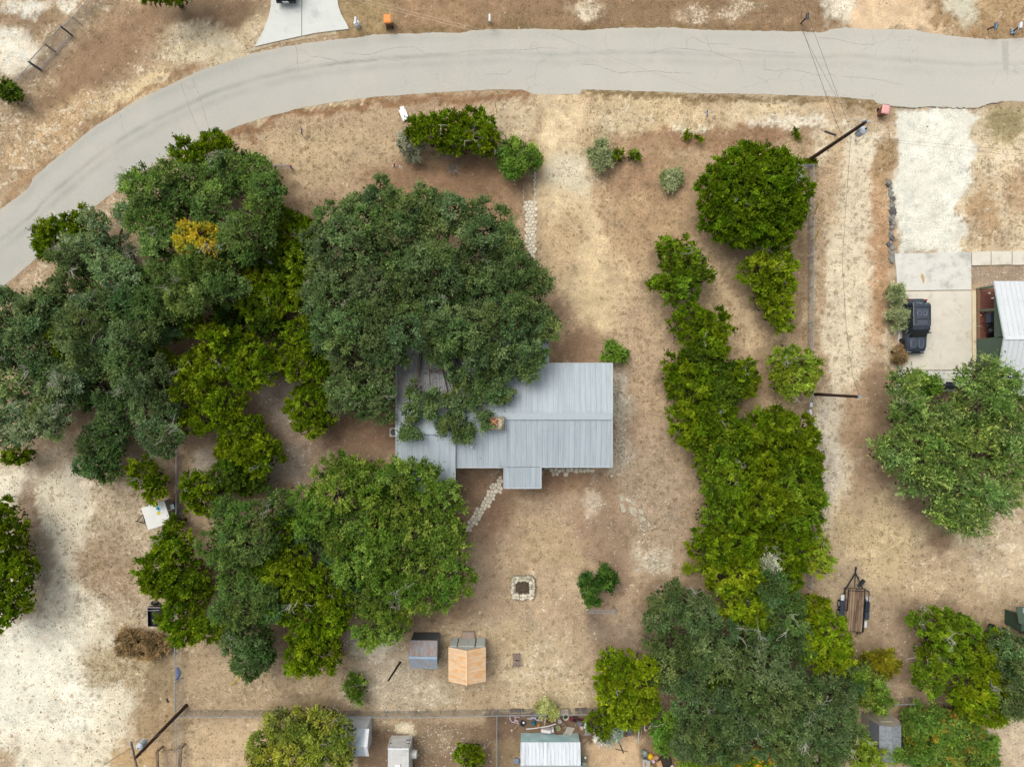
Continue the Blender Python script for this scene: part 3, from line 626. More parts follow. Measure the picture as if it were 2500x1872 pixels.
# separate round tufts, one per cell, as many as the cover asks for
def spots(scale, off, rad, amount, N=N, tc=tc):
    mp = N.nodes.new('ShaderNodeMapping'); mp.inputs['Location'].default_value = (off, off * .7, 0); L(tc.outputs['Object'], mp.inputs[0])
    wn_ = N.nodes.new('ShaderNodeTexNoise'); wn_.inputs['Scale'].default_value = 3.2; wn_.inputs['Detail'].default_value = 3; L(mp.outputs[0], wn_.inputs['Vector'])
    wa = N.nodes.new('ShaderNodeVectorMath'); wa.operation = 'MULTIPLY_ADD'; L(wn_.outputs['Color'], wa.inputs[0]); wa.inputs[1].default_value = (.42, .42, 0); L(mp.outputs[0], wa.inputs[2])
    v = N.nodes.new('ShaderNodeTexVoronoi'); v.voronoi_dimensions = '2D'; v.inputs['Scale'].default_value = scale; L(wa.outputs[0], v.inputs['Vector'])
    sc = N.nodes.new('ShaderNodeSeparateColor'); L(v.outputs['Color'], sc.inputs[0])
    on = nmap(nmath('SUBTRACT', amount, sc.outputs[0]), 0, .08)
    rr = nmath('MULTIPLY', nmath('ADD', nmath('MULTIPLY', sc.outputs[1], .75), .35), rad)
    return nmath('MULTIPLY', nmap(nmath('SUBTRACT', v.outputs['Distance'], rr), -.10, .03, 1, 0), on)
spt = nmath('MAXIMUM', nmath('MULTIPLY', spots(1.7, 5, .40, nmath('MULTIPLY', tuft, 1.0)), .55), nmath('MULTIPLY', spots(3.4, 15, .42, nmath('MULTIPLY', tuft, 1.0)), .42))
col = nmix(nmath('MULTIPLY', spt, nmap(nnoise(5.5, 4, .8, 91), .3, .6, .45, 1)), col, nmix(nnoise(.5, 3, .6, 43), A(142, 116, 82), A(130, 116, 86)))
# fine straw and grit
fn = nnoise(7.5, 5, .8, 51); f2 = nnoise(26.0, 3, .8, 61)
mot = nmath('MULTIPLY', nmap(nnoise(.45, 4, .6, 71), .3, .7, .82, 1.18), nmap(nnoise(1.3, 4, .65, 81), .3, .7, .80, 1.20))
g = nmath('MULTIPLY', nmath('MULTIPLY', mot, nmap(fn, .3, .7, .58, 1.42)), nmap(f2, .3, .7, .72, 1.28))
g = nmath('ADD', 1.0, nmath('MULTIPLY', nmath('SUBTRACT', g, 1.0), nmap(nnoise(.22, 4, .65, 95), .36, .62, .45, 1.25)))
sc_ = N.nodes.new('ShaderNodeVectorMath'); sc_.operation = 'SCALE'; L(col, sc_.inputs[0]); L(g, sc_.inputs['Scale'])
L(sc_.outputs[0], BS.inputs['Base Color'])
bp = N.nodes.new('ShaderNodeBump'); bp.inputs['Strength'].default_value = .9; bp.inputs['Distance'].default_value = .05
L(nmath('ADD', fn, nmath('MULTIPLY', pn, 1.0)), bp.inputs['Height']); L(bp.outputs[0], BS.inputs['Normal'])
me.materials.append(gm)

def field_at(x, y):
    i = np.clip(np.searchsorted(gx, x), 0, nx - 1); j = np.clip(np.searchsorted(gy, y), 0, ny - 1)
    return CF[j, i], SF[j, i]

# ---------------------------------------------------------------- road
def resample(pts, n):
    p = np.array(pts, float); d = np.r_[0, np.cumsum(np.hypot(*np.diff(p, axis=0).T))]; t = np.linspace(0, d[-1], n)
    return np.stack([np.interp(t, d, p[:, 0]), np.interp(t, d, p[:, 1])], -1)
def param_curve(pts, n):
    return resample(pts, n)
nr, nw = 900, 14
# pair the two kerb lines by the angle at which the road runs: same x where it is level, matched share of length in the bend
a_ = param_curve(ROAD_N, nr); b_ = param_curve(ROAD_S, nr)
wob = (fbm(a_[:, 0] / 9, a_[:, 1] / 9, 2, 4) - .5)[:, None] * 5; wob2 = (fbm(b_[:, 0] / 9, b_[:, 1] / 9, 6, 4) - .5)[:, None] * 4.5
dirn = np.gradient((a_ + b_) / 2, axis=0); dirn /= np.hypot(dirn[:, 0], dirn[:, 1])[:, None]; nrm = np.stack([dirn[:, 1], -dirn[:, 0]], -1)
a_ = a_ + nrm * wob; b_ = b_ + nrm * wob2
vv = np.linspace(0, 1, nw)
RP = a_[:, None] * (1 - vv[None, :, None]) + b_[:, None] * vv[None, :, None]
RX = (RP[..., 0] - 1250) / K; RY = (936 - RP[..., 1]) / K
verts = np.stack([RX, RY, np.full_like(RX, .012)], -1).reshape(-1, 3)
ii = np.arange(nr * nw).reshape(nr, nw); q = np.stack([ii[:-1, :-1], ii[:-1, 1:], ii[1:, 1:], ii[1:, :-1]], -1).reshape(-1, 4)
me = bpy.data.meshes.new('road'); me.from_pydata(verts.tolist(), [], q.tolist()); me.update()
me.flip_normals() if me.polygons[0].normal.z < 0 else None
at = me.color_attributes.new('across', 'FLOAT_COLOR', 'POINT')
uu = np.broadcast_to((np.linspace(0, 1, nr))[:, None], (nr, nw))
at.data.foreach_set('color', np.stack([np.broadcast_to(vv, (nr, nw)), uu, 0 * uu, 1 + 0 * uu], -1).astype(np.float32).ravel())
road = put('road', me); road['kind'] = 'structure'
rm = bpy.data.materials.new('worn_asphalt'); rm.use_nodes = True; N2 = rm.node_tree; B2 = N2.nodes['Principled BSDF']
B2.inputs['Roughness'].default_value = .9; B2.inputs['Specular IOR Level'].default_value = .15
tc2 = N2.nodes.new('ShaderNodeTexCoord')
kw = dict(N=N2, tc=tc2)
at_ = N2.nodes.new('ShaderNodeAttribute'); at_.attribute_name = 'across'
sp2 = N2.nodes.new('ShaderNodeSeparateColor'); N2.links.new(at_.outputs['Color'], sp2.inputs[0])
v_ = nmath('ADD', sp2.outputs[0], nmath('MULTIPLY', nmath('SUBTRACT', nnoise(.16, 3, .5, 4, **kw), .5), .16, N=N2), N=N2)
def band(c, wdt):
    return nmap(nmath('ABSOLUTE', nmath('SUBTRACT', v_, c, N=N2), N=N2), 0, wdt, 1, 0, N=N2)
wear = nnoise(.35, 4, .6, 9, **kw)
bands = nmath('MULTIPLY', nmath('ADD', nmath('MAXIMUM', band(.47, .06), nmath('MULTIPLY', band(.60, .09), .6, N=N2), N=N2), nmath('MULTIPLY', band(.16, .12), .45, N=N2), N=N2), nmap(wear, .35, .62, .25, 1, N=N2), N=N2)
big = nnoise(.12, 5, .6, 15, **kw)
rc = nmix(nmap(big, .35, .65, N=N2), A(190, 188, 178), A(200, 197, 186), N=N2)
edge_ = nmap(nmath('ABSOLUTE', nmath('SUBTRACT', sp2.outputs[0], .5, N=N2), N=N2), .40, .5, 0, 1, N=N2)
rc = nmix(nmath('MULTIPLY', edge_, nmap(nnoise(1.3, 4, .7, 33, **kw), .35, .7, 0, .8, N=N2), N=N2), rc, A(202, 194, 172), N=N2)
rc = nmix(nmath('MULTIPLY', bands, .9, N=N2), rc, A(160, 161, 152), N=N2)
east = N2.nodes.new('ShaderNodeSeparateXYZ'); N2.links.new(tc2.outputs['Object'], east.inputs[0])
rc = nmix(nmap(east.outputs[0], -45, 45, .0, .55, N=N2), rc, A(214, 210, 196), N=N2)
gr = nmath('MULTIPLY', nmap(nnoise(12, 4, .8, 7, **kw), .3, .7, .93, 1.07, N=N2), nmap(nnoise(30, 3, .85, 17, **kw), .3, .7, .84, 1.16, N=N2), N=N2)
# hairline net of cracks, only in the older stretches
vo = N2.nodes.new('ShaderNodeTexVoronoi'); vo.feature = 'DISTANCE_TO_EDGE'; vo.inputs['Scale'].default_value = .55
ds = N2.nodes.new('ShaderNodeVectorMath'); ds.operation = 'ADD'
dn = N2.nodes.new('ShaderNodeTexNoise'); dn.inputs['Scale'].default_value = 1.4; dn.inputs['Detail'].default_value = 4; N2.links.new(tc2.outputs['Object'], dn.inputs['Vector'])
N2.links.new(tc2.outputs['Object'], ds.inputs[0]); N2.links.new(dn.outputs['Color'], ds.inputs[1]); N2.links.new(ds.outputs[0], vo.inputs['Vector'])
ck = nmap(vo.outputs['Distance'], .004, .018, 1, 0, N=N2)
ck = nmath('MULTIPLY', ck, nmath('MULTIPLY', nmap(nnoise(.22, 3, .5, 77, **kw), .50, .60, 0, .26, N=N2), nmap(east.outputs[0], -22, 0, 0, 1, N=N2), N=N2), N=N2)
oil = nmap(nnoise(.8, 5, .7, 55, **kw), .60, .72, 0, .35, N=N2)
rc = nmix(nmath('MULTIPLY', oil, nmap(nmath('ABSOLUTE', nmath('SUBTRACT', v_, .55, N=N2), N=N2), 0, .28, 1, 0, N=N2), N=N2), rc, A(150, 148, 138), N=N2)
rc = nmix(nmap(nnoise(.30, 5, .7, 66, **kw), .52, .66, 0, .30, N=N2), rc, A(214, 206, 188), N=N2)
rc = nmix(ck, rc, A(128, 122, 110), N=N2)
s2 = N2.nodes.new('ShaderNodeVectorMath'); s2.operation = 'SCALE'; N2.links.new(rc, s2.inputs[0]); N2.links.new(gr, s2.inputs['Scale'])
N2.links.new(s2.outputs[0], B2.inputs['Base Color'])
me.materials.append(rm)

# traced cracks, joints and the patch
def ribbon(mb, pts, wpx, z=.018, jit=1.2):
    rs = []
    for i, p in enumerate(pts[:-1]):
        q_ = pts[i + 1]; n_ = max(2, int(math.hypot(q_[0] - p[0], q_[1] - p[1]) / 7))
        for k in range(n_): t = k / n_; rs.append((p[0] + (q_[0] - p[0]) * t + random.uniform(-jit, jit), p[1] + (q_[1] - p[1]) * t + random.uniform(-jit, jit)))
    rs.append(pts[-1])
    P3 = [P(*p, z) for p in rs]
    for a, b in zip(P3[:-1], P3[1:]):
        d = (b - a)
        if d.length < 1e-4: continue
        d.normalize(); n_ = Vector((-d.y, d.x, 0)) * (wpx / K / 2) * random.uniform(.25, 1.2)
        mb.add([a - n_, b - n_, b + n_, a + n_], [(0, 1, 2, 3)])
mb = MB()
for pts, wd in [([(720,110),(726,130),(727,150),(730,178)],1.7),([(722,112),(762,140),(775,138),(822,149),(830,155),(870,152),(920,149)],1.5),([(800,160),(850,150),(921,147)],1.6),
                ([(690,170),(722,157),(760,148)],1.0),([(836,130),(900,134),(955,118),(1010,114),(1040,132),(1120,130),(1150,124),(1300,121),(1330,116),(1360,118)],1.1),([(925,139),(965,148),(1000,141)],1.0),
                ([(1420,158),(1450,158),(1510,178),(1600,174),(1640,178),(1690,180)],1.2),([(1578,134),(1600,127),(1636,118),(1680,120),(1740,126),(1790,146),(1810,150)],1.3),([(1736,124),(1722,88)],1.0),([(1678,118),(1676,98),(1692,90),(1712,104),(1736,108),(1784,108)],1.0),
                ([(1806,150),(1816,176)],1.1),([(1866,148),(1868,170),(1898,174),(1930,168)],1.1),([(1478,88),(1482,122),(1506,124)],1.0),([(1804,119),(1848,124),(1900,127),(1940,130)],1.1),
                ([(1900,192),(1910,178),(1932,170),(2000,184),(2040,182)],1.0),([(2060,188),(2110,190),(2160,198),(2200,207)],1.0),([(2000,92),(2040,96),(2090,108),(2132,110)],1.1),([(1186,182),(1235,182),(1250,170)],.9)]:
    ribbon(mb, pts, wd * .8)
for pts in ([(440,200),(463,268),(490,330)], [(470,190),(492,250),(512,322)]):
    ribbon(mb, pts, 1.3, jit=.3)
ribbon(mb, [(291,275),(305,330)], .9)
o = mb.build('road_cracks', paint(166, 161, 149, .9)); o['kind'] = 'structure'
mb = MB()
for poly in ([(446,204),(468,190),(478,214),(454,226)], [(2444,100),(2462,100),(2462,172),(2450,172)]):
    mb.prism([tuple(P(*p)[:2]) for p in poly], .013, .0165)
o = mb.build('road_patch', paint(190, 187, 176, .9)); o['kind'] = 'structure'
# broken dark lip of the asphalt at the gravel drive
mb = MB()
ribbon(mb, [(2160,259),(2227,265),(2262,262),(2306,264),(2385,266),(2417,255),(2449,249)], 2.6, z=.02, jit=1.5)
o = mb.build('road_edge_cracks', paint(88, 84, 78, .9)); o['kind'] = 'structure'

# ---------------------------------------------------------------- concrete slabs
def conc(name, r, g, b, st=(120, 122, 112), thr=.6, var=.06):
    return mat(name, A(r, g, b), .85, var, 1.1, bump=.15, spec=.2, c2=A(*st), thr=thr)
def slab(name, poly, m, z=.10, label=None, parent=None):
    mb = MB(); mb.prism([tuple(P(*p, z)[:2]) for p in poly], -.05, z)
    o = mb.build(name, m, parent); 
    if parent is None: o['kind'] = 'structure'
    return o
cw = conc('concrete_white', 226, 228, 220, (206, 208, 200), .62, .04)
d = slab('concrete_driveway', [(660,-500),(663,-10),(661,15),(656,40),(644,72),(622,114),(655,106),(695,97),(736,88),(736,-500)], cw)
slab('driveway_slab', [(737.5,-500),(737.5,88),(770,81),(800,77),(852,71),(845,56),(833,36),(826,15),(822,-10),(820,-500)], cw, parent=d)
mb = MB(); mb.prism([tuple(P(*p)[:2]) for p in [(623,114),(695,98),(790,78),(820,75),(822,84),(760,94),(695,104),(630,122),(600,132),(594,128)]], .014, .02)
struct('driveway_apron', mb, mat('apron', A(204, 190, 162), .9, .12, 2.0, c2=A(186, 160, 124)))
cg = conc('concrete_stained', 232, 229, 217, (196, 196, 186), .57, .07)
cy_ = conc('concrete_tan', 233, 226, 208, (208, 196, 170), .60, .07)
pad = slab('concrete_parking_pad', [(2184,619),(2371,615.5),(2371.5,706),(2372,707.5),(2193,709.5)], cg, .1)
slab('pad_slab', [(2193.5,711.5),(2372,709.5),(2373,903),(2194,903)], cy_, .1, parent=pad)
slab('pad_slab', [(2194,905),(2373,905),(2372,946),(2270,953),(2194,953)], cg, .1, parent=pad)
slab('pad_slab', [(2373.5,710),(2383,708),(2384,903),(2375,903)], conc('concrete_strip', 236, 222, 186, (190, 168, 130), .62), .14, parent=pad)
curb = slab('concrete_curb', [(2193,800),(2198,800),(2199,901),(2194,901)], cg, .2)
walk = slab('sidewalk', [(2373.5,615),(2419,613.5),(2419,647),(2373.5,648)], cy_, .12)
for x0, x1 in ((2421, 2470), (2472, 2521), (2523, 2575)):
    slab('walk_slab', [(x0,613.5),(x1,612.5),(x1,646),(x0,647)], cy_, .12, parent=walk)
mb = MB(); mb.prism([tuple(P(*p)[:2]) for p in [(2248,668),(2254,672),(2256,686),(2252,694),(2249,684),(2246,676)]], .1, .104)
struct('rust_stain_patch', mb, paint(206, 176, 130, .9))
# ---------------------------------------------------------------- crowns
KIND = {
 # leaf colours (as photographed), sprigs per clump, leaves per sprig, leaf length, width, spread, clump radius, spacing
 'oak':    dict(c=[(80,97,58),(98,114,72),(64,82,46)], ns=20, nl=4, L=.11, W=.06, up=.35, rnd=1.0, rc=0.40, sp=0.56),
 'oakp':   dict(c=[(100,116,78),(120,132,96),(84,102,62)], ns=18, nl=4, L=.11, W=.06, up=.35, rnd=1.0, rc=0.40, sp=0.58),
 'oakg':   dict(c=[(80,100,50),(98,116,60),(66,86,42)], ns=20, nl=4, L=.11, W=.06, up=.35, rnd=1.0, rc=0.40, sp=0.56),
 'oakl':   dict(c=[(86,106,42),(112,130,58),(66,90,32)], ns=13, nl=6, L=.115, W=.055, up=.4, rnd=.9, rc=0.44, sp=0.58),
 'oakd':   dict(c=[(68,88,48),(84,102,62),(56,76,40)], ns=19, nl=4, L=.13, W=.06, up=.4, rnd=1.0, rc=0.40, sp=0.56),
 'oaky':   dict(c=[(106,114,46),(124,130,54),(86,98,42)], ns=20, nl=4, L=.14, W=.06, up=.3, rnd=1.0, rc=0.42, sp=0.66),
 'cedar':  dict(c=[(80,97,20),(102,119,30),(60,79,16)], ns=11, nl=8, L=.125, W=.06, up=.75, rnd=.75, rc=0.36, sp=0.50),
 'cedarr': dict(c=[(70,90,18),(90,112,26),(54,73,16)], ns=12, nl=8, L=.12, W=.06, up=.75, rnd=.8, rc=0.36, sp=0.48),
 'cedarb': dict(c=[(82,102,26),(102,122,36),(62,82,22)], ns=11, nl=8, L=.125, W=.06, up=.75, rnd=.75, rc=0.36, sp=0.50),
 'cedary': dict(c=[(92,108,24),(114,130,34),(72,90,18)], ns=11, nl=8, L=.125, W=.06, up=.75, rnd=.75, rc=0.36, sp=0.50),
 'cedaro': dict(c=[(112,128,42),(130,144,60),(92,110,36)], ns=13, nl=8, L=.16, W=.05, up=.6, rnd=.8, rc=0.42, sp=0.62),
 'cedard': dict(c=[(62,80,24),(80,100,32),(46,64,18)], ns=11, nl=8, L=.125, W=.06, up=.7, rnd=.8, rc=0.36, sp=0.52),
 'elm':    dict(c=[(80,102,50),(146,162,92),(96,118,62)], ns=10, nl=12, L=.12, W=.04, up=.35, rnd=.55, rc=.84, sp=.72, tip=1),
 'green':  dict(c=[(88,116,46),(104,130,58),(70,98,38)], ns=30, nl=4, L=.13, W=.07, up=.4, rnd=1.0, rc=.42, sp=.66),
 'greend': dict(c=[(56,82,34),(70,96,42),(46,72,30)], ns=40, nl=4, L=.14, W=.08, up=.5, rnd=1.0, rc=.36, sp=.46),
 'sage':   dict(c=[(134,142,102),(152,158,120),(112,122,84)], ns=44, nl=4, L=.10, W=.05, up=.5, rnd=.9, rc=.34, sp=.40),
 'sagey':  dict(c=[(156,156,96),(174,170,112),(132,136,80)], ns=40, nl=4, L=.12, W=.045, up=.7, rnd=.9, rc=.34, sp=.44),
 'grey':   dict(c=[(132,134,112),(148,150,130),(112,116,94)], ns=34, nl=4, L=.11, W=.05, up=.5, rnd=1.0, rc=.36, sp=.46),
 'greyb':  dict(c=[(150,164,156),(170,180,172),(126,142,132)], ns=22, nl=6, L=.16, W=.04, up=.4, rnd=.8, rc=.40, sp=.50),
 'yellow': dict(c=[(158,142,46),(178,156,56),(120,122,48)], ns=20, nl=4, L=.12, W=.07, up=.4, rnd=1.0, rc=0.38, sp=0.50),
 'flower': dict(c=[(88,112,34),(102,128,42),(200,150,40)], ns=34, nl=4, L=.13, W=.07, up=.5, rnd=1.0, rc=.40, sp=.50, mixc=.16),
 'sumac':  dict(c=[(80,104,44),(94,118,52),(126,112,46)], ns=22, nl=7, L=.15, W=.07, up=.5, rnd=.8, rc=.46, sp=.56, mixc=.06),
 'willow': dict(c=[(104,104,30),(124,122,42),(80,84,24)], ns=22, nl=12, L=.16, W=.035, up=.8, rnd=.3, rc=.62, sp=.50),
 'brush':  dict(c=[(126,106,76),(146,126,92),(100,86,60)], ns=34, nl=4, L=.14, W=.03, up=.7, rnd=1.0, rc=.34, sp=.40),
 'yucca':  dict(c=[(112,128,40),(130,144,56),(96,112,34)], ns=40, nl=3, L=.34, W=.03, up=.9, rnd=1.3, rc=.20, sp=.40),
 'dead':   None, 'deadb': None}

def foliage_mat():
    m = bpy.data.materials.new('foliage'); m.use_nodes = True; n = m.node_tree; n.nodes.remove(n.nodes['Principled BSDF'])
    out = n.nodes['Material Output']
    a = n.nodes.new('ShaderNodeAttribute'); a.attribute_name = 'leaf'
    tcx = n.nodes.new('ShaderNodeTexCoord'); no = n.nodes.new('ShaderNodeTexNoise'); no.inputs['Scale'].default_value = .8; no.inputs['Detail'].default_value = 3
    n.links.new(tcx.outputs['Object'], no.inputs['Vector'])
    mr = n.nodes.new('ShaderNodeMapRange'); mr.inputs[1].default_value = .3; mr.inputs[2].default_value = .7; mr.inputs[3].default_value = .84; mr.inputs[4].default_value = 1.16
    n.links.new(no.outputs['Fac'], mr.inputs[0])
    sc = n.nodes.new('ShaderNodeVectorMath'); sc.operation = 'SCALE'; n.links.new(a.outputs['Color'], sc.inputs[0]); n.links.new(mr.outputs[0], sc.inputs['Scale'])
    d = n.nodes.new('ShaderNodeBsdfDiffuse'); t = n.nodes.new('ShaderNodeBsdfTranslucent'); g = n.nodes.new('ShaderNodeBsdfGlossy'); g.inputs['Roughness'].default_value = .5
    mx = n.nodes.new('ShaderNodeMixShader'); mx.inputs[0].default_value = .38
    n.links.new(sc.outputs[0], d.inputs['Color']); n.links.new(sc.outputs[0], t.inputs['Color'])
    n.links.new(d.outputs[0], mx.inputs[1]); n.links.new(t.outputs[0], mx.inputs[2])
    n.links.new(mx.outputs[0], out.inputs['Surface'])
    return m
FOL = foliage_mat()
BARK = mat('bark', A(96, 82, 70), .95, .25, 5.0, bump=.5)
TWIG = mat('grey_twig', A(184, 178, 166), .9, .15, 6.0)
TWIGB = mat('brown_twig', A(142, 124, 108), .9, .2, 6.0)

KLEAF = 1.42
def tri_mesh(name, v, cols, m, vname='leaf', per=3):
    n = len(v) // per
    me = bpy.data.meshes.new(name); me.vertices.add(len(v)); me.vertices.foreach_set('co', v.astype(np.float32).ravel())
    me.loops.add(len(v)); me.polygons.add(n); me.loops.foreach_set('vertex_index', np.arange(len(v), dtype=np.int32))
    me.polygons.foreach_set('loop_start', np.arange(0, len(v), per, dtype=np.int32))
    me.update(calc_edges=True)
    at = me.attributes.new(vname, 'FLOAT_COLOR', 'FACE'); at.data.foreach_set('color', np.concatenate([cols, np.ones((n, 1))], 1).astype(np.float32).ravel())
    me.materials.append(m); return me
def unit(a): return a / np.maximum(np.linalg.norm(a, axis=-1, keepdims=True), 1e-9)

NLEAF = 0
def crown_mesh(name, kd, h, blobs, leaf_tone):
    """leaf-sized faces on sprigs, sprigs in clumps, clumps over the lobes of the crown"""
    global NLEAF
    q = KIND[kd]; cs = np.array([A(*c, k=KLEAF)[:3] for c in q['c']]) * leaf_tone
    cs = cs + (cs - cs.mean(-1, keepdims=True)) * .04
    B = []
    for b in blobs:
        top = h * (b[4] if len(b) > 4 else R.uniform(.70, 1.0))
        rm = (b[2] + b[3]) / 2 / K
        rz = min(rm * 1.0, top * .56); zc = top - rz
        c = P(b[0], b[1], zc); s_ = (H - zc) / H / K
        B.append((c.x, c.y, zc, b[2] * s_ * 1.09, b[3] * s_ * 1.09, rz))
    B = np.array(B); cl = []; nd = []
    rc = q['rc']
    # sub-lobes: each blob of the crown is itself a heap of rounded boughs of uneven height
    B0 = B; sub = []
    rs = q.get('rs', 1.30 if kd.startswith('oak') or kd == 'elm' else .82)
    for i, b in enumerate(B0):
        r0 = min(rs, .55 * min(b[3], b[4]))
        if r0 < .26: sub.append(b); continue
        area = math.pi * b[3] * b[4] * 1.25 + math.pi * (b[3] + b[4]) * b[5] * .35
        n = max(8, int(area / (r0 * r0 * .62)))
        z = R.uniform(-.15, 1, n); t = R.uniform(0, 2 * math.pi, n); s = np.sqrt(1 - z * z)
        d = np.stack([s * np.cos(t), s * np.sin(t), z], -1)
        rr = r0 * R.uniform(.62, 1.25, n)
        oakish = kd.startswith('oak') or kd == 'elm'
        p = b[:3] + d * np.maximum(b[3:] - rr[:, None] * .85, .05) * (R.uniform(.72, 1.13, (n, 1)) if oakish else R.uniform(.84, 1.08, (n, 1))) + R.normal(0, .17 if oakish else .08, (n, 3)) * r0
        ok = np.ones(n, bool)
        for j, o in enumerate(B0):
            if j != i: ok &= np.linalg.norm((p - o[:3]) / o[3:], axis=1) > .62
        kept = []
        for k in np.nonzero(ok)[0]:
            if all(((p[k] - c_) ** 2).sum() > (.62 * (rr[k] + r_)) ** 2 for c_, r_ in kept): kept.append((p[k], rr[k])); sub.append(np.array([*p[k], rr[k], rr[k], rr[k] * .85]))
        sub.append(np.array([b[0], b[1], b[2] - b[5] * .05, b[3] * .66, b[4] * .66, b[5] * .60]))
    SB = np.array(sub)
    lobec = R.uniform(.78, 1.22, (len(SB), 1)) * np.stack([R.uniform(.88, 1.12, len(SB)), np.ones(len(SB)), R.uniform(.8, 1.2, len(SB))], -1)
    if kd in ('brush', 'sage', 'grey', 'yellow'): lobec = np.repeat(R.uniform(.9, 1.1, (len(SB), 1)), 3, 1)
    lc = []
    for i, b in enumerate(SB):
        area = 2 * math.pi * b[3] * b[4] * .55 + math.pi * (b[3] + b[4]) * b[5] * .32
        n = max(3, int(area / q['sp'] ** 2 * 1.38))
        z = R.uniform(-.05, 1, n); t = R.uniform(0, 2 * math.pi, n); s = np.sqrt(1 - z * z)
        d = np.stack([s * np.cos(t), s * np.sin(t), z], -1)
        core = max(.30, 1 - rc * .55 / min(b[3], b[4]))
        p = b[:3] + d * b[3:] * (R.uniform(.85, 1.08, n) * core)[:, None]
        ok = p[:, 2] > .25 * min(1, h * .2)
        near = np.nonzero(np.linalg.norm(SB[:, :3] - b[:3], axis=1) < SB[:, 3] + b[3] + .3)[0]
        for j in near:
            if j == i: continue
            ok &= np.linalg.norm((p - SB[j, :3]) / SB[j, 3:], axis=1) > .80
        # drop what lies deep under another blob's roof and can never show
        cl.append(p[ok]); nd.append(unit(d / b[3:] * b[3:].min())[ok]); lc.append(np.repeat(lobec[i:i + 1], ok.sum(), 0))
    p = np.concatenate(cl); d = np.concatenate(nd); lc = np.concatenate(lc); n = len(p)
    if n == 0: p = B[:, :3]; d = np.tile([0, 0, 1.0], (len(B), 1)); n = len(p); lc = np.ones((n, 3))
    # clumps buried well below the canopy above them carry no leaves
    if n > 40:
        ci = np.floor(p[:, :2] / .35).astype(int); ci -= ci.min(0) - 1; gm_ = np.full(ci.max(0) + 2, -1e9); np.maximum.at(gm_, (ci[:, 0], ci[:, 1]), p[:, 2])
        loc = gm_[ci[:, 0], ci[:, 1]]
        for a_x, a_y in ((1, 0), (-1, 0), (0, 1), (0, -1)): loc = np.minimum(loc, np.where(gm_[ci[:, 0] + a_x, ci[:, 1] + a_y] > -1e8, gm_[ci[:, 0] + a_x, ci[:, 1] + a_y], loc))
        keep = (p[:, 2] > loc - .62) | (R.random(n) < .04); p, d, lc = p[keep], d[keep], lc[keep]; n = len(p)
    ns, nl = q['ns'], q['nl']
    cc = cs[R.choice(len(cs), n, p=[.56, .22, .22] if not q.get('mixc') else [.6 - q['mixc'], .4, q['mixc']])] * R.uniform(.88, 1.12, (n, 1))
    if q.get('tip'): cc = cs[R.choice([0, 2], n)] * R.uniform(.82, 1.16, (n, 1))
    sd = unit(d[:, None] + q['rnd'] * R.normal(0, .62, (n, ns, 3)) + np.array([0, 0, q['up']]))
    ln = rc * R.uniform(.65, 1.35, (n, ns, 1)) * R.uniform(.75, 1.25, (n, 1, 1))
    t = np.linspace(.30, 1.0, nl)[None, None, :, None]
    bow = R.normal(0, .22, (n, ns, 1, 3))
    pos = p[:, None, None] + sd[:, :, None] * ln[:, :, None] * t + bow * (t ** 2) * ln[:, :, None] + R.normal(0, .035, (n, ns, nl, 3))
    dr = unit(sd[:, :, None] * .9 + R.normal(0, .60, (n, ns, nl, 3)))
    wv = unit(np.cross(dr, R.normal(0, 1, (n, ns, nl, 3)) + np.array([0, 0, 2.2])))
    Ls = q['L'] * R.uniform(.7, 1.35, (n, ns, nl, 1)); Ws = q['W'] * R.uniform(.7, 1.3, (n, ns, nl, 1))
    a = pos - wv * Ws; b = pos + wv * Ws; c = pos + dr * Ls * 1.3
    v = np.stack([a, b, c], -2).reshape(-1, 3)
    v[:, 2] = np.maximum(v[:, 2], .03)
    col = np.broadcast_to(cc[:, None, None], (n, ns, nl, 3)) * R.uniform(.78, 1.26, (n, ns, nl, 1)) * R.uniform(.86, 1.16, (n, ns, 1, 1))
    if q.get('tip'):
        tt = np.broadcast_to(t, (n, ns, nl, 1)); few = (R.random((n, ns, 1, 1)) < .42) * (R.random((n, 1, 1, 1)) < .62)
        f = np.clip((tt - .45) * 1.8, 0, 1) * few; col = col * (1 - f) + cs[1] * f * R.uniform(.8, 1.2, (n, ns, nl, 1))
    if q.get('mixc'):
        k3 = R.random((n, ns, 1, 1)) < q['mixc'] * .5; col = np.where(k3, cs[2] * R.uniform(.8, 1.2, (n, ns, nl, 1)), col)
    col = col * lc[:, None, None]
    NLEAF += n * ns * nl
    # inner boughs: larger, sparser sprays, some bark-brown, toned dark so gaps hold painted shade
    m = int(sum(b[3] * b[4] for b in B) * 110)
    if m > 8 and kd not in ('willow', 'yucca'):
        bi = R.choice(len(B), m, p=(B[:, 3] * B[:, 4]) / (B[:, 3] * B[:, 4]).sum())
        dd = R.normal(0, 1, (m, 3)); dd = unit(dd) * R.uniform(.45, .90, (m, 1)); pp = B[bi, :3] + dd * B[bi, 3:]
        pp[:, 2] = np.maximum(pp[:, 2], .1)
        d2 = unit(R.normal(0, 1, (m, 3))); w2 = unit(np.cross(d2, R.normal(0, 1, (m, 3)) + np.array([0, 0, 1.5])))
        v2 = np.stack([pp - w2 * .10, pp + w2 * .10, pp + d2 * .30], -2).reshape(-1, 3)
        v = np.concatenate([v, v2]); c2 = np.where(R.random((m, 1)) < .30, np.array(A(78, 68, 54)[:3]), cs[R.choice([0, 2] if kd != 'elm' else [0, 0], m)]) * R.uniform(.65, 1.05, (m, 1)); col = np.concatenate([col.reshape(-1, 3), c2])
    return v, col.reshape(-1, 3), p, d, B

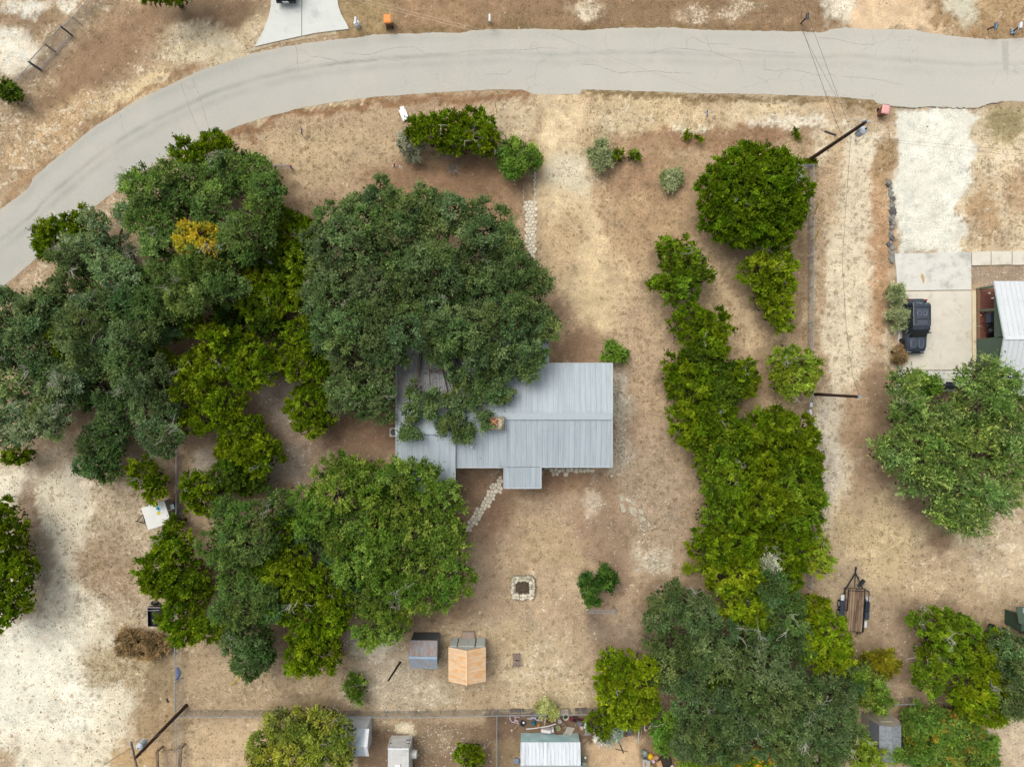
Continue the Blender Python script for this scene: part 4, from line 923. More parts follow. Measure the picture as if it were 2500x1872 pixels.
def sticks(mb, p, d, ln, r, depth=2):
    """a bare branching twig"""
    p = Vector(p); d = Vector(d).normalized(); pts = [p]
    for k in range(3):
        d = (d + Vector((random.gauss(0, .28), random.gauss(0, .28), random.gauss(0, .18)))).normalized(); pts.append(pts[-1] + d * ln / 3)
    mb.path(pts, r, 3, r * .45)
    if depth:
        for k in range(3 if depth > 1 else 2):
            q_ = pts[random.choice((1, 2, 3))]; e = (d + Vector((random.gauss(0, .8), random.gauss(0, .8), random.gauss(.05, .35)))).normalized()
            sticks(mb, q_, e, ln * random.uniform(.4, .7), r * .6, depth - 1)

def plant(name, label, cat, kd, h, blobs, twigs, group, leaf_tone):
    blobs = [(b[0], b[1], b[2] * .97, b[3] * .97, b[4]) if name == 'oak_tree' and len(b) > 4 and b[4] < .67 else b for b in blobs]
    s_ = (H - h * .5) / H
    wgt = [b[2] * b[3] for b in blobs]; W_ = sum(wgt)
    cx = sum(b[0] * k_ for b, k_ in zip(blobs, wgt)) / W_; cy = sum(b[1] * k_ for b, k_ in zip(blobs, wgt)) / W_
    base = P(1250 + (cx - 1250), 936 + (cy - 936), h * .5); base.z = 0
    root = thing(name, label, cat, base, group=group)
    br = np.array(base)
    if KIND[kd] is None:
        mb = MB(base); n = twigs
        for b in blobs:
            c = P(b[0], b[1], .2)
            for k in range(int(n / len(blobs)) + 3):
                t = random.uniform(0, 2 * math.pi); e = random.uniform(.15, 1.3)
                sticks(mb, (c.x + .15 * math.cos(t), c.y + .15 * math.sin(t), .05), (math.cos(t) * math.cos(e), math.sin(t) * math.cos(e), math.sin(e)), min(b[2], b[3]) / K * random.uniform(.7, 1.1), .022, 2)
        mb.build('bare_branches', TWIG if kd == 'dead' else TWIGB, root, kind='stuff'); return
    v, col, p, d, B = crown_mesh(name, kd, h, blobs, leaf_tone)
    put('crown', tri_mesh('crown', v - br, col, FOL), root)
    big = h > 2.4
    if kd not in ('yucca',) and h > .9:
        mb = MB(base); r0 = .05 + .03 * h if big else .03
        fork = Vector((0, 0, h * (.28 if big else .15))) + base
        mb.path([base, base + Vector((random.uniform(-.1, .1) * r0, .05, fork.z * .5)), fork], r0 * 1.25, 8, r0 * .9)
        for b in B:
            c = Vector(b[:3]); r1 = r0 * (.55 if big else .6) * (.4 if name == 'oak_tree' and h > 8.9 and b[3] < 1.7 else 1)
            md = (fork + c) / 2 + Vector((random.uniform(-.4, .4), random.uniform(-.4, .4), random.uniform(-.2, .3))) * (b[3] * .4)
            mb.path([fork, md, c], r1, 5, r1 * .45)
            if big:
                for k in range(4):
                    t = random.uniform(0, 2 * math.pi); e = Vector((math.cos(t) * b[3] * .75, math.sin(t) * b[4] * .75, b[5] * random.uniform(.0, .6)))
                    mb.path([c, c + e * .55 + Vector((0, 0, .1)), c + e], r1 * .45, 4, .015)
        mb.build('trunk', BARK, root)
    if twigs:
        mb = MB(base); n = len(p); ups = [i for i in range(n) if d[i][2] > .1] or list(range(n))
        seeds = [random.choice(ups) for _ in range(max(1, twigs // 3))]
        for k in range(twigs):
            s0 = random.choice(seeds); near = np.argsort(((p - p[s0]) ** 2).sum(1))[:6]; i = int(random.choice(list(near)))
            big_ = 1.0 if big else .45
            sticks(mb, p[i] + d[i] * .1, tuple(d[i] + np.array([0, 0, .15])), random.uniform(.55, 1.15) * big_, .028 if big else .012, 2)
        mb.build('dead_twigs', TWIG, root, kind='stuff')

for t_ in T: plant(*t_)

# ---------------------------------------------------------------- common paints
GALV = mat('galvanised_roof', A(170, 182, 187), .5, .07, 1.2, spec=.4, rand=.05, c2=A(150, 163, 170), thr=.56, stretch=(3.0, .35, 1))
def roof_metal(name, base, dark, stain, xs, ys):
    """ribbed sheet: streaks down the slope, faint lighter rows over the purlins, leaf stain towards the tree side"""
    m = bpy.data.materials.new(name); m.use_nodes = True; N = m.node_tree; b = N.nodes['Principled BSDF']
    b.inputs['Roughness'].default_value = .55; b.inputs['Specular IOR Level'].default_value = .35
    tc = N.nodes.new('ShaderNodeNewGeometry'); pos = tc.outputs['Position']
    def no(sc, st, off):
        mp = N.nodes.new('ShaderNodeMapping'); mp.inputs['Scale'].default_value = st; mp.inputs['Location'].default_value = (off, off, 0)
        n = N.nodes.new('ShaderNodeTexNoise'); n.inputs['Scale'].default_value = sc; n.inputs['Detail'].default_value = 5; n.inputs['Roughness'].default_value = .65
        N.links.new(pos, mp.inputs[0]); N.links.new(mp.outputs[0], n.inputs['Vector']); return n.outputs['Fac']
    c = nmix(nmap(no(1.0, (2.6, .30, 0), 3), .42, .62, N=N), base, dark, N=N)
    sx = N.nodes.new('ShaderNodeSeparateXYZ'); N.links.new(pos, sx.inputs[0])
    # purlin rows
    wv = nmath('ABSOLUTE', nmath('SUBTRACT', nmath('FRACT', nmath('MULTIPLY', sx.outputs[1], 1.45, N=N), N=N), .5, N=N), N=N)
    row = nmap(wv, .40, .5, 0, .35, N=N)
    c = nmix(nmath('MULTIPLY', row, nmap(no(.8, (1, 1, 1), 9), .4, .6, N=N), N=N), c, A(190, 200, 204), N=N)
    st = nmath('MULTIPLY', nmap(sx.outputs[0], xs[0], xs[1], 1, 0, N=N), nmap(sx.outputs[1], ys[0], ys[1], 0, 1, N=N), N=N)
    st = nmath('MULTIPLY', st, nmap(no(.5, (1, .6, 1), 5), .3, .6, .5, 1, N=N), N=N)
    c = nmix(st, c, stain, N=N)
    oi = N.nodes.new('ShaderNodeObjectInfo')
    s = N.nodes.new('ShaderNodeVectorMath'); s.operation = 'SCALE'; N.links.new(c, s.inputs[0])
    N.links.new(nmath('MULTIPLY', nmap(oi.outputs['Random'], 0, 1, .95, 1.05, N=N), nmap(no(9, (3, 1, 1), 1), .3, .7, .95, 1.05, N=N), N=N), s.inputs['Scale'])
    N.links.new(s.outputs[0], b.inputs['Base Color']); return m
TRIM = paint(196, 202, 204, .5, .05)
WHITE = paint(238, 240, 240, .5, .04)
BLACK = paint(34, 38, 44, .4, .15)
RUBBER = paint(30, 30, 32, .85, .15)
GLASS = mat('dark_glass', (.012, .016, .02, 1), .08, .1, 1, spec=.6)
STEEL = paint(150, 160, 168, .45, .08)
WOODB = mat('creosoted_wood', A(70, 48, 36), .9, .25, 2.0, bump=.4, stretch=(1, 1, .2))
WOODG = mat('weathered_wood', A(158, 134, 108), .9, .22, 3.0, c2=A(118, 94, 74), thr=.52, bump=.3, rand=.22, stretch=(1, .25, 1))
STONE = mat('limestone', A(240, 230, 206), .95, .14, 3.5, bump=.6, rand=.09, c2=A(210, 202, 176), thr=.57)
STONEG = mat('grey_limestone', A(208, 199, 174), .95, .16, 3.5, bump=.6, rand=.12, c2=A(176, 170, 150), thr=.55)

def rough_stone_mesh(name, poly, z0, z1, m, cx=0, cy=0):
    mb = MB(); pts = [(x - cx, y - cy) for x, y in poly]
    n = len(pts); mb.prism(pts, z0, z1, inset=.12); return mb.mesh(name, m)
def clip(poly, a, b):
    """part of poly nearer to a than to b"""
    mx, my = (a[0] + b[0]) / 2, (a[1] + b[1]) / 2; nx_, ny_ = b[0] - a[0], b[1] - a[1]; out = []
    f = lambda p: (p[0] - mx) * nx_ + (p[1] - my) * ny_
    for i in range(len(poly)):
        p, q_ = poly[i], poly[(i + 1) % len(poly)]; fp, fq = f(p), f(q_)
        if fp <= 0: out.append(p)
        if fp * fq < 0: t = fp / (fp - fq); out.append((p[0] + (q_[0] - p[0]) * t, p[1] + (q_[1] - p[1]) * t))
    return out
def flagstones(parent, corners, size, m, z=.045, gap=.024, name='flagstone', fill=1.0, m2=None):
    """irregular close-fitted stones over a polygon given in photo pixels"""
    poly = [tuple(P(*c)[:2]) for c in corners]; xs = [p[0] for p in poly]; ys = [p[1] for p in poly]
    pts = []; rows = int((max(ys) - min(ys)) / size) + 5; colsn = int((max(xs) - min(xs)) / size) + 5
    for j in range(rows):
        for i in range(colsn):
            pts.append((min(xs) + (i - 2 + .5 * (j % 2) + random.uniform(-.3, .3)) * size, min(ys) + (j - 2 + random.uniform(-.3, .3)) * size))
    o0 = parent.matrix_basis.translation
    for a in pts:
        if not inpoly(np.array([a[0]]), np.array([a[1]]), poly)[0] or random.random() > fill: continue
        c = [(a[0] - 1, a[1] - 1), (a[0] + 1, a[1] - 1), (a[0] + 1, a[1] + 1), (a[0] - 1, a[1] + 1)]
        for b in pts:
            if b is a or (b[0] - a[0]) ** 2 + (b[1] - a[1]) ** 2 > (3 * size) ** 2: continue
            c = clip(c, a, b)
        if len(c) < 3: continue
        r = 1 - gap / size * 1.2
        c = [((p[0] - a[0]) * r * random.uniform(.94, 1.02), (p[1] - a[1]) * r * random.uniform(.94, 1.02)) for p in c]
        mb = MB(); mb.prism(c, -.03, z * random.uniform(.7, 1.3), inset=.02)
        mm = m if (m2 is None or random.random() < .6) else m2
        o = mb.build(name, mm, parent, loc=(a[0] - o0.x, a[1] - o0.y, 0))

# ---------------------------------------------------------------- the metal-roofed house
house = thing('house', 'house with a pale grey ribbed metal roof, half hidden under the huge oak', 'house', P(1230, 1000, 0))
ho = house.location
RM = roof_metal('ribbed_roof', A(190, 201, 206), A(177, 189, 195), A(132, 129, 127), (-8.0, 2.0), (-3.6, -.6))
def slope(parent, px0, px1, pyr, pye, zr, ze, m, npan=None, name='roof_panel', thick=.03, org=None, major=.022):
    """one roof slope of separate ribbed panels, ridge at pyr, eave at pye"""
    org = org if org is not None else parent.location
    x0 = P(px0, 0, (zr + ze) / 2).x; x1 = P(px1, 0, (zr + ze) / 2).x; yr = P(0, pyr, zr).y; ye = P(0, pye, ze).y
    n = npan or max(1, round(abs(x1 - x0) / .43)); w_ = (x1 - x0) / n
    prof = [(0, 0), (0, major), (.035, major), (.055, 0), (w_ * .36, 0), (w_ * .36 + .01, .008), (w_ * .36 + .04, .008), (w_ * .36 + .05, 0), (w_ * .68, 0), (w_ * .68 + .01, .008), (w_ * .68 + .04, .008), (w_ * .68 + .05, 0), (w_ - .003, 0)]
    mb = MB(); rings = []
    for y, z in ((yr, zr), (ye, ze)):
        rings.append([(x, y - yr, z + h_) for x, h_ in prof] + [(w_ - .003, y - yr, z - thick), (0, y - yr, z - thick)])
    if ye > yr: rings.reverse()
    mb.loft(rings); me_ = mb.mesh(name, m)
    for k in range(n):
        put(name, me_, parent, loc=(x0 + k * w_ - org.x, yr - org.y, -org.z))
    return x0, x1, yr, ye
ZR = 4.2
a_e = slope(house, 1232, 1493, 1016, 887, ZR, 3.25, RM)
b_e = slope(house, 1232, 1493, 1016, 1139.5, ZR, 3.25, RM)
c_n = slope(house, 1112, 1232, 1016, 820, ZR, 2.75, RM)
slope(house, 1232, 1338, 887.5, 820, 3.245, 2.75, RM)
slope(house, 1112, 1231, 1016, 1140.5, ZR - .01, 3.22, RM)
w_n = slope(house, 968, 1110.5, 1053, 820, 4.15, 2.74, RM)
w_s = slope(house, 968, 1110.5, 1053, 1205, 4.15, 3.0, RM)
slope(house, 1230, 1320, 1140.5, 1191, 3.235, 2.8, RM)
def hbar(name, px0, px1, py, z, wd, ht, m=TRIM, parent=house):
    a = P(px0, py, z); b = P(px1, py, z); MB(parent.location).bar(a, b, wd, ht).build(name, m, parent)
def vbar(name, px, py0, z0, py1, z1, wd, ht, m=TRIM, parent=house):
    a = P(px, py0, z0); b = P(px, py1, z1); MB(parent.location).bar(a, b, wd, ht).build(name, m, parent)
RCAP = paint(182, 194, 198, .5, .05)
hbar('ridge_cap', 1112, 1495, 1016, ZR + .055, .55, .03, RCAP)
hbar('ridge_cap', 967, 1111, 1053, 4.15 + .05, .50, .03, RCAP)
vbar('rake_trim', 1494, 1016, ZR + .02, 887, 3.27, .14, .10); vbar('rake_trim', 1494, 1016, ZR + .02, 1139.5, 3.27, .14, .10)
vbar('rake_trim', 967.5, 1053, 4.17, 820, 2.76, .10, .10); vbar('rake_trim', 967.5, 1053, 4.17, 1205, 3.02, .10, .10)
vbar('rake_trim', 1111, 1053, 4.12, 1205, 3.0, .08, .12); vbar('valley_flashing', 1233, 1050, ZR - .18, 1140, 3.26, .34, .02, RCAP)
vbar('rake_trim', 1338.5, 887, 3.25, 820, 2.75, .1, .1)
vbar('rake_trim', 1230.5, 1140, 3.25, 1191, 2.82, .10, .08); vbar('rake_trim', 1320, 1140, 3.25, 1191, 2.82, .16, .08)
hbar('eave_gutter', 1338, 1494, 887, 3.2, .10, .10); hbar('eave_gutter', 1320, 1494, 1140, 3.2, .08, .10); hbar('eave_gutter', 1112, 1229, 1141, 3.18, .08, .10)
hbar('eave_gutter', 1230, 1321, 1191.5, 2.76, .08, .1); hbar('eave_gutter', 968, 1111, 1205.5, 2.96, .08, .1)
# walls under the roof
WALL = mat('stone_wall', A(176, 158, 132), .95, .2, 2.0, bump=.4, c2=A(150, 132, 108), thr=.5)
def wallbox(name, px0, py0, px1, py1, zt, inset=.45, parent=house, m=WALL):
    a = P(px0, py0, zt); b = P(px1, py1, zt); mb = MB(parent.location)
    x0, x1 = sorted((a.x, b.x)); y0, y1 = sorted((a.y, b.y))
    mb.prism([(x0 + inset, y0 + inset), (x1 - inset, y0 + inset), (x1 - inset, y1 - inset), (x0 + inset, y1 - inset)], 0, zt)
    return mb.build(name, m, parent), (x0 + inset, x1 - inset, y0 + inset, y1 - inset)
_, we = wallbox('wall', 1232, 887, 1493, 1139, 3.15)
wallbox('wall', 1112, 822, 1300, 1139, 2.7); wallbox('wall', 968, 822, 1111, 1203, 2.7)
for k, yy in enumerate((we[2] + 1.4, we[3] - 2.6)):
    wd_ = MB(ho).box((we[1] + .02, yy, 1.5), (.06, 1.3, 1.1)).build('window', WHITE, house)
    MB().box((we[1] + .055 - ho.x, yy - ho.y, 1.5), (.02, 1.14, .94)).build('pane', GLASS, wd_)
dr_ = MB(ho).box(((we[0] + we[1]) / 2 + 1.2, we[2] - .03, 1.05), (.95, .05, 2.05)).build('door', paint(120, 96, 76), house)
MB().box(((we[0] + we[1]) / 2 + 1.55 - ho.x, we[2] - .08 - ho.y, 1.0), (.05, .05, .12)).build('handle', STEEL, dr_)
for px_ in (1236, 1314):
    p_ = P(px_, 1186, 2.7); MB(ho).box((p_.x, p_.y, 1.36), (.12, .12, 2.72)).build('porch_post', WHITE, house)
# chimney
ch = P(1210, 1033, 4.75)
CHS = mat('chimney_stone', A(160, 152, 132), .95, .25, 4.0, bump=.5, c2=A(96, 92, 84), thr=.5)
chm = MB(ho).box((ch.x, ch.y, 3.6), (1.42, 1.08, 2.3)).build('chimney', CHS, house)
MB().prism([(ch.x - ho.x + x_, ch.y - ho.y + y_) for x_, y_ in ((-.66,-.46),(-.1,-.5),(.35,-.44),(.56,-.2),(.5,.2),(.3,.42),(-.2,.36),(-.62,.44),(-.68,0))], 4.75, 4.84, .25).build('mortar_crown', paint(214, 196, 162, .95, .2), chm)
MB().box((ch.x - ho.x - .12, ch.y - ho.y + .12, 4.97), (.50, .50, .30)).build('flue_pipe', paint(168, 74, 44, .8), chm)
mb = MB()
for sx_, sy_ in ((-1, -1), (1, 1), (-1, 1), (1, -1)):
    mb.bar((ch.x - ho.x - .12, ch.y - ho.y + .12, 5.13), (ch.x - ho.x - .12 + sx_ * .25, ch.y - ho.y + .12 + sy_ * .25, 5.13), .035, .02)
mb.build('flue_cap', paint(236, 214, 180, .7), chm)
vbar('chimney_flashing', 1234.5, 1014, 4.22, 1052, 4.12, .10, .12); hbar('chimney_flashing', 1186, 1235, 1051.5, 4.1, .10, .1)
# vent, antenna, air conditioner
vp = P(1151, 1091, 3.75); MB(ho).lathe((vp.x, vp.y, 3.55), [(.09, 0), (.09, .25), (.12, .25), (.12, .3), (0, .3)], 12).build('vent_pipe', paint(216, 224, 230), house)
vp = P(1172, 1118, 3.4); MB(ho).lathe((vp.x, vp.y, 3.3), [(.05, 0), (.05, .2), (0, .2)], 10).build('vent_pipe', STEEL, house)
an = P(1222, 1136, 3.2)
MB(ho).tube((an.x, an.y, 3.15), (an.x + .1, an.y + .02, 4.6), .03).tube((an.x - .25, an.y + .1, 4.1), (an.x + .2, an.y - .05, 4.15), .015).tube((an.x, an.y + .5, 3.6), (an.x + .06, an.y, 4.2), .012).build('service_mast', STEEL, house)
ac = P(961.5, 1055, .8)
act = thing('air_conditioner', 'beige outdoor air conditioner with a round fan against the west wall of the house', 'air conditioner', (ac.x, ac.y, 0))
MB().box((0, 0, .40), (.74, .80, .80)).build('cabinet', paint(214, 208, 192), act)
MB().lathe((0, 0, .80), [(.33, 0), (.33, .015), (.27, .015), (.27, 0)], 24).build('fan_ring', paint(190, 186, 172), act)
MB().lathe((0, 0, .801), [(.27, 0), (.27, .004), (0, .004)], 20).build('fan_opening', paint(56, 58, 60), act)
mb = MB()
for k in range(5): t = k * 2 * math.pi / 5; mb.bar((0, 0, .812), (.24 * math.cos(t), .24 * math.sin(t), .812), .07, .006)
mb.build('fan_blades', paint(120, 124, 126), act)
# roof debris
mb = MB()
for k in range(46):
    p_ = P(random.uniform(1040, 1082) + random.uniform(-6, 6), random.uniform(896, 912), 3.55); mb.box((p_.x, p_.y, 3.57), (random.uniform(.04, .12), random.uniform(.03, .08), .03), random.uniform(0, 3))
for k in range(420):
    x_, y_ = random.gauss(1060, 70), random.gauss(930, 60)
    if not (972 < x_ < 1330 and 830 < y_ < 1010): continue
    p_ = P(x_, y_, 3.5); zz = 2.78 + (4.2 - 2.78) * (y_ - 820) / 196 if x_ > 1112 else 2.76 + (4.15 - 2.76) * (y_ - 820) / 233
    mb.box((p_.x, p_.y, zz + .03), (random.uniform(.03, .10), random.uniform(.03, .06), .015), random.uniform(0, 3))
o = mb.build('fallen_leaves', paint(118, 88, 66, .9, .35)); o['kind'] = 'stuff'
# steps, terraces
st = thing('concrete_steps', 'two grey concrete step blocks beside the house porch', 'steps', P(1324, 1152, 0))
for (px_, py_, w_, d_, z_) in ((1323.5, 1153, .22, .42, .3), (1334, 1143, .42, .24, .34)):
    p_ = P(px_, py_, z_); MB(st.location).box((p_.x, p_.y, z_ / 2), (w_, d_, z_)).build('step', paint(186, 186, 180, .9), st)
te = thing('flagstone_terrace', 'narrow flagstone terrace along the south wall of the house', 'terrace', P(1395, 1148, 0))
flagstones(te, [(1342,1140),(1448,1140),(1446,1153),(1425,1157),(1342,1156)], .36, STONE, z=.16)
fp = thing('flagstone_path', 'flagstone path running diagonally from the porch to the south west trees', 'path', P(1185, 1215, 0))
flagstones(fp, [(1216,1160),(1229,1160),(1229,1192),(1196,1232),(1176,1262),(1146,1302),(1134,1290),(1150,1262),(1182,1212)], .31, STONE)
fp2 = thing('flagstone_path', 'straight flagstone path at the left side of the dirt drive', 'path', P(1293, 560, 0))
flagstones(fp2, [(1279,492),(1309,492),(1309,600),(1308,664),(1302,664),(1296,622),(1284,606)], .29, STONE)
eg = thing('stone_edging', 'row of small edging stones continuing north from the straight path', 'edging', P(1305, 450, 0))
for k in range(22):
    y_ = 404 + k * 4.1; p_ = P(1305.5 + random.uniform(-1.5, 1.5), y_); r_ = random.uniform(.08, .14)
    MB(eg.location).prism([(p_.x + r_ * random.uniform(.8, 1.2) * math.cos(t), p_.y + r_ * random.uniform(.6, 1) * math.sin(t)) for t in np.linspace(0, 6.28, 7)[:-1]], -.02, .08, .2).build('edging_stone', STONE, eg)
for k in range(20):
    y_ = 452 + k * 5; p_ = P(1278.5 + random.uniform(-1.5, 1.5), y_); r_ = random.uniform(.06, .11)
    MB(eg.location).prism([(p_.x + r_ * math.cos(t), p_.y + r_ * math.sin(t)) for t in np.linspace(0, 6.28, 6)[:-1]], -.02, .06, .2).build('edging_stone', STONEG, eg)
ss = thing('stepping_stones', 'curved run of sunken grey stepping stones on the brown grass south east of the house', 'stepping stones', P(1550, 1240, 0))
for quad in [((1511,1207),(1521,1210),(1522,1222),(1514,1224)),((1525,1214),(1540,1217),(1541,1226),(1530,1224)),((1541,1222),(1553,1226),(1549,1234),(1540,1229)),((1513,1228),(1522,1230),(1530,1245),(1524,1251),(1516,1248)),((1537,1236),(1550,1238),(1556,1246),(1553,1262),(1544,1258),(1537,1248)),((1557,1240),(1570,1246),(1573,1256),(1562,1252)),((1557,1257),(1570,1260),(1580,1270),(1572,1272),(1560,1266)),((1581,1270),(1587,1277),(1586,1288),(1581,1283))]:
    pts_ = [tuple(P(*c)[:2]) for c in quad]; MB(ss.location).prism(pts_, -.02, .035, .06).build('stepping_stone', STONEG, ss)
rb = tag(MB().prism([tuple(P(x_, y_)[:2]) for x_, y_ in ((1489,1160),(1494,1158),(1497,1161),(1495,1165),(1490,1165))], 0, .14, .25).build('boulder', STONE), 'single pale boulder on the brown ground off the south east corner of the house', 'rock')

# fire pit
pit = thing('fire_pit', 'square limestone fire pit full of dry twigs', 'fire pit', P(1278, 1435, 0))
pc = P(1277, 1435, .4)
def pit_stones(z):
    for side in range(4):
        for row in (0, 1):
            n_ = 9 if row == 0 else 7
            for k in range(n_):
                t = (k + .5) / n_ * 2 - 1; off = .90 - row * .24
                x_, y_ = t * (.93 if row == 0 else .74) + random.uniform(-.04, .04), off + random.uniform(-.05, .05) - .10 * (abs(t) > .8)
                if row == 1 and side == 1 and abs(t) < .7: continue
                for _ in range(side): x_, y_ = -y_, x_
                r_ = random.uniform(.09, .18); z1 = z * random.uniform(.85, 1.12)
                MB(pit.location).prism([(pc.x + x_ + r_ * random.uniform(.85, 1.15) * math.cos(q_ + .3), pc.y + y_ + r_ * random.uniform(.8, 1.15) * math.sin(q_ + .3)) for q_ in np.linspace(0, 6.28, 8)[:-1]], 0, z1, .15).build('stone', STONE if (y_ < -.2 or random.random() < .35) else STONEG, pit)
pit_stones(.42)
mb = MB(pit.location)
for a_0, b_0 in (((-1, -1), (1, -1)), ((1, -1), (1, 1)), ((1, 1), (-1, 1)), ((-1, 1), (-1, -1))):
    mb.bar((pc.x + a_0[0] * .84, pc.y + a_0[1] * .84, .17), (pc.x + b_0[0] * .84, pc.y + b_0[1] * .84, .17), .36, .34)
mb.build('mortar_bed', paint(168, 160, 138, .95, .2), pit)
mb = MB()
for k in range(170):
    t = random.uniform(0, 6.28); c_ = (pc.x + random.uniform(-.5, .5), pc.y + random.uniform(-.45, .5), random.uniform(.06, .40)); l_ = random.uniform(.15, .45)
    mb.tube((c_[0] - l_ * math.cos(t), c_[1] - l_ * math.sin(t), c_[2]), (c_[0] + l_ * math.cos(t), c_[1] + l_ * math.sin(t), c_[2] + random.uniform(-.08, .08)), .012, .008, 3)
mb.prism([(pc.x - .62, pc.y - .62), (pc.x + .62, pc.y - .62), (pc.x + .62, pc.y + .62), (pc.x - .62, pc.y + .62)], 0, .03)
o = mb.build('dry_twigs', paint(128, 112, 94, .95, .3)); o['kind'] = 'stuff'
# ---------------------------------------------------------------- chain-link fences
FPOST = paint(158, 168, 174, .5, .08)
MESHW = paint(130, 134, 132, .6, .1)
def fence(name, label, pts, h=1.25, step=3.0, gate=False, wire=.009, spacing=.13, rail_r=.028):
    """pts are pixels of the top rail"""
    W3 = [P(x, y, h) for x, y in pts]; root = thing(name, label, 'gate' if gate else 'fence', (W3[0].x, W3[0].y, 0)); o = root.location
    for a, b in zip(W3[:-1], W3[1:]):
        L_ = (b - a).length; d = (b - a).normalized(); n_ = max(1, round(L_ / step))
        for k in range(n_ + (1 if b is W3[-1] else 0)):
            q_ = a + d * (L_ * k / n_)
            MB(o).tube((q_.x, q_.y, 0), (q_.x, q_.y, h + .04), .032, None, 7).build('post', FPOST, root)
        MB(o).tube(a, b, rail_r, None, 6).build('top_rail', FPOST, root)
        mb = MB(o); n_ = int(L_ / spacing)
        for k in range(-int(h / spacing), n_ + 1):
            for sgn in (1, -1):
                s0 = k * spacing; s1 = s0 + h; z0, z1 = (0.03, h) if sgn > 0 else (h, .03)
                if s0 < 0: z0 = z0 + (z1 - z0) * (-s0 / h); s0 = 0
                if s1 > L_: z1 = z0 + (z1 - z0) * (L_ - s0) / (s1 - s0); s1 = L_
                if s1 - s0 < .05: continue
                p0 = a + d * s0; p1 = a + d * s1; p0.z = z0; p1.z = z1; mb.tube(p0, p1, wire * .5, None, 3, False)
        mb.build('wire_mesh', MESHW, root)
    return root
fence('chain_link_fence', 'long chain-link fence between the cedar row and the pale eastern lane', [(1941,402),(1987,402),(1987,700),(1986,960),(1985,1200),(1983,1440)])
fence('chain_link_fence', 'chain-link fence running north to south beside the white box trailer', [(430,1085),(430,1200),(429,1330),(427,1500),(426,1600),(427,1738)], rail_r=.035)
fence('chain_link_fence', 'chain-link fence along the back boundary south of the two sheds', [(430,1749),(642,1749),(869,1751),(1011,1751),(1201,1747),(1420,1744),(1611,1742)])
fence('chain_link_fence', 'chain-link fence left of the beaten yard at the bottom, under the wooden frame', [(428,1752),(430,1830),(430,1900)])
fence('chain_link_fence', 'short chain-link fence west of the white-roofed shed at the bottom edge', [(1213,1749),(1213,1810),(1213,1900)])
fence('chain_link_fence', 'chain-link fence crossing the gap between the thicket and the orange-tipped sumac', [(2150,1722),(2244,1717)])
fence('chain_link_fence', 'old wire fence across the top left corner of the picture', [(-60,292),(0,237),(74,157)], h=1.2)
fence('chain_link_fence', 'old wire fence northeast of the double drive gate in the top left corner', [(150,68),(176,42),(240,-28),(300,-90)], h=1.2)
fence('chain_link_fence', 'stub of wire fence ending in a post at the tree left of the front yard', [(650,403),(703,403)], h=1.1)
# double pipe gate
g0, g1 = P(100, 172), P(177, 87); gt = thing('pipe_gate', 'double pipe drive gate in the fence at the top left corner', 'gate', g0); o = gt.location; u_ = g1 - g0
GP = paint(140, 148, 152, .5, .08); hgt = 1.55
for nm, f in (('gate_post', 0), ('gate_post', 1)): q_ = g0 + u_ * f; MB(o).tube((q_.x, q_.y, 0), (q_.x, q_.y, hgt + .08), .06, None, 8).build(nm, paint(96, 108, 118, .5), gt)
for f0, f1 in ((.02, .49), (.51, .98)):
    mb = MB(o); a, b = g0 + u_ * f0, g0 + u_ * f1; m_ = g0 + u_ * ((f0 + f1) / 2)
    for z_ in (.12, hgt): mb.tube((a.x, a.y, z_), (b.x, b.y, z_), .035)
    for q_ in (a, b): mb.tube((q_.x, q_.y, .1), (q_.x, q_.y, hgt), .035)
    lf = mb.build('gate_leaf', GP, gt); mb = MB(o)
    n_ = int((b - a).length / .13)
    for k in range(-11, n_ + 1):
        for sgn in (1, -1):
            s0 = k * .13; s1 = s0 + 1.4; L_ = (b - a).length; d = (b - a).normalized(); z0, z1 = (.12, 1.52) if sgn > 0 else (1.52, .12)
            if s0 < 0: z0 = z0 + (z1 - z0) * (-s0 / 1.4); s0 = 0
            if s1 > L_: z1 = z0 + (z1 - z0) * (L_ - s0) / (s1 - s0); s1 = L_
            if s1 - s0 < .05: continue
            p0 = a + d * s0; p1 = a + d * s1; p0.z = z0; p1.z = z1; mb.tube(p0, p1, .004, None, 3, False)
    mb.build('wire_mesh', MESHW, lf)

# ---------------------------------------------------------------- power poles and cables
WIRE = paint(70, 62, 56, .6, .1); WIREL = paint(214, 204, 182, .5, .05)
def ring_pole(name, label, base_px, top_px, r0, r1):
    b = P(*base_px); rb = math.hypot(base_px[0] - 1250, base_px[1] - 936); rt = math.hypot(top_px[0] - 1250, top_px[1] - 936)
    h = H * (1 - rb / rt); t = P(*top_px, h)
    root = thing(name, label, 'pole', b); MB(b).tube(b + Vector((0, 0, -.1)), t, r0, r1, 12).build('shaft', WOODB, root)
    return root, b, t, h
pole1, pb1, pt1, ph1 = ring_pole('utility_pole', 'tall dark wooden power pole with a grey transformer beside the road', (1975, 391), (2113, 299), .17, .12)
def along(b, t, f): return b + (t - b) * f
tz = along(pb1, pt1, .84)
TRF = mat('transformer_grey', A(206, 214, 220), .5, .1, 4, c2=A(176, 186, 194), thr=.55)
c_ = Vector((tz.x + .48, tz.y - .18, tz.z - .5))
tf = MB(pb1).lathe(c_, [(.02, 0), (.26, .02), (.28, .1), (.28, .78), (.30, .80), (.30, .84), (.16, .93), (0, .95)], 20).build('transformer', TRF, pole1)
MB().lathe(c_ - pb1 + Vector((.1, .05, .9)), [(.05, 0), (.07, .05), (.05, .1), (.07, .15), (.03, .22), (0, .22)], 10).build('bushing', paint(60, 66, 74), tf)
MB(pb1).bar(tz, c_ + Vector((-.1, 0, .6)), .08, .08).build('transformer_bracket', STEEL, pole1)
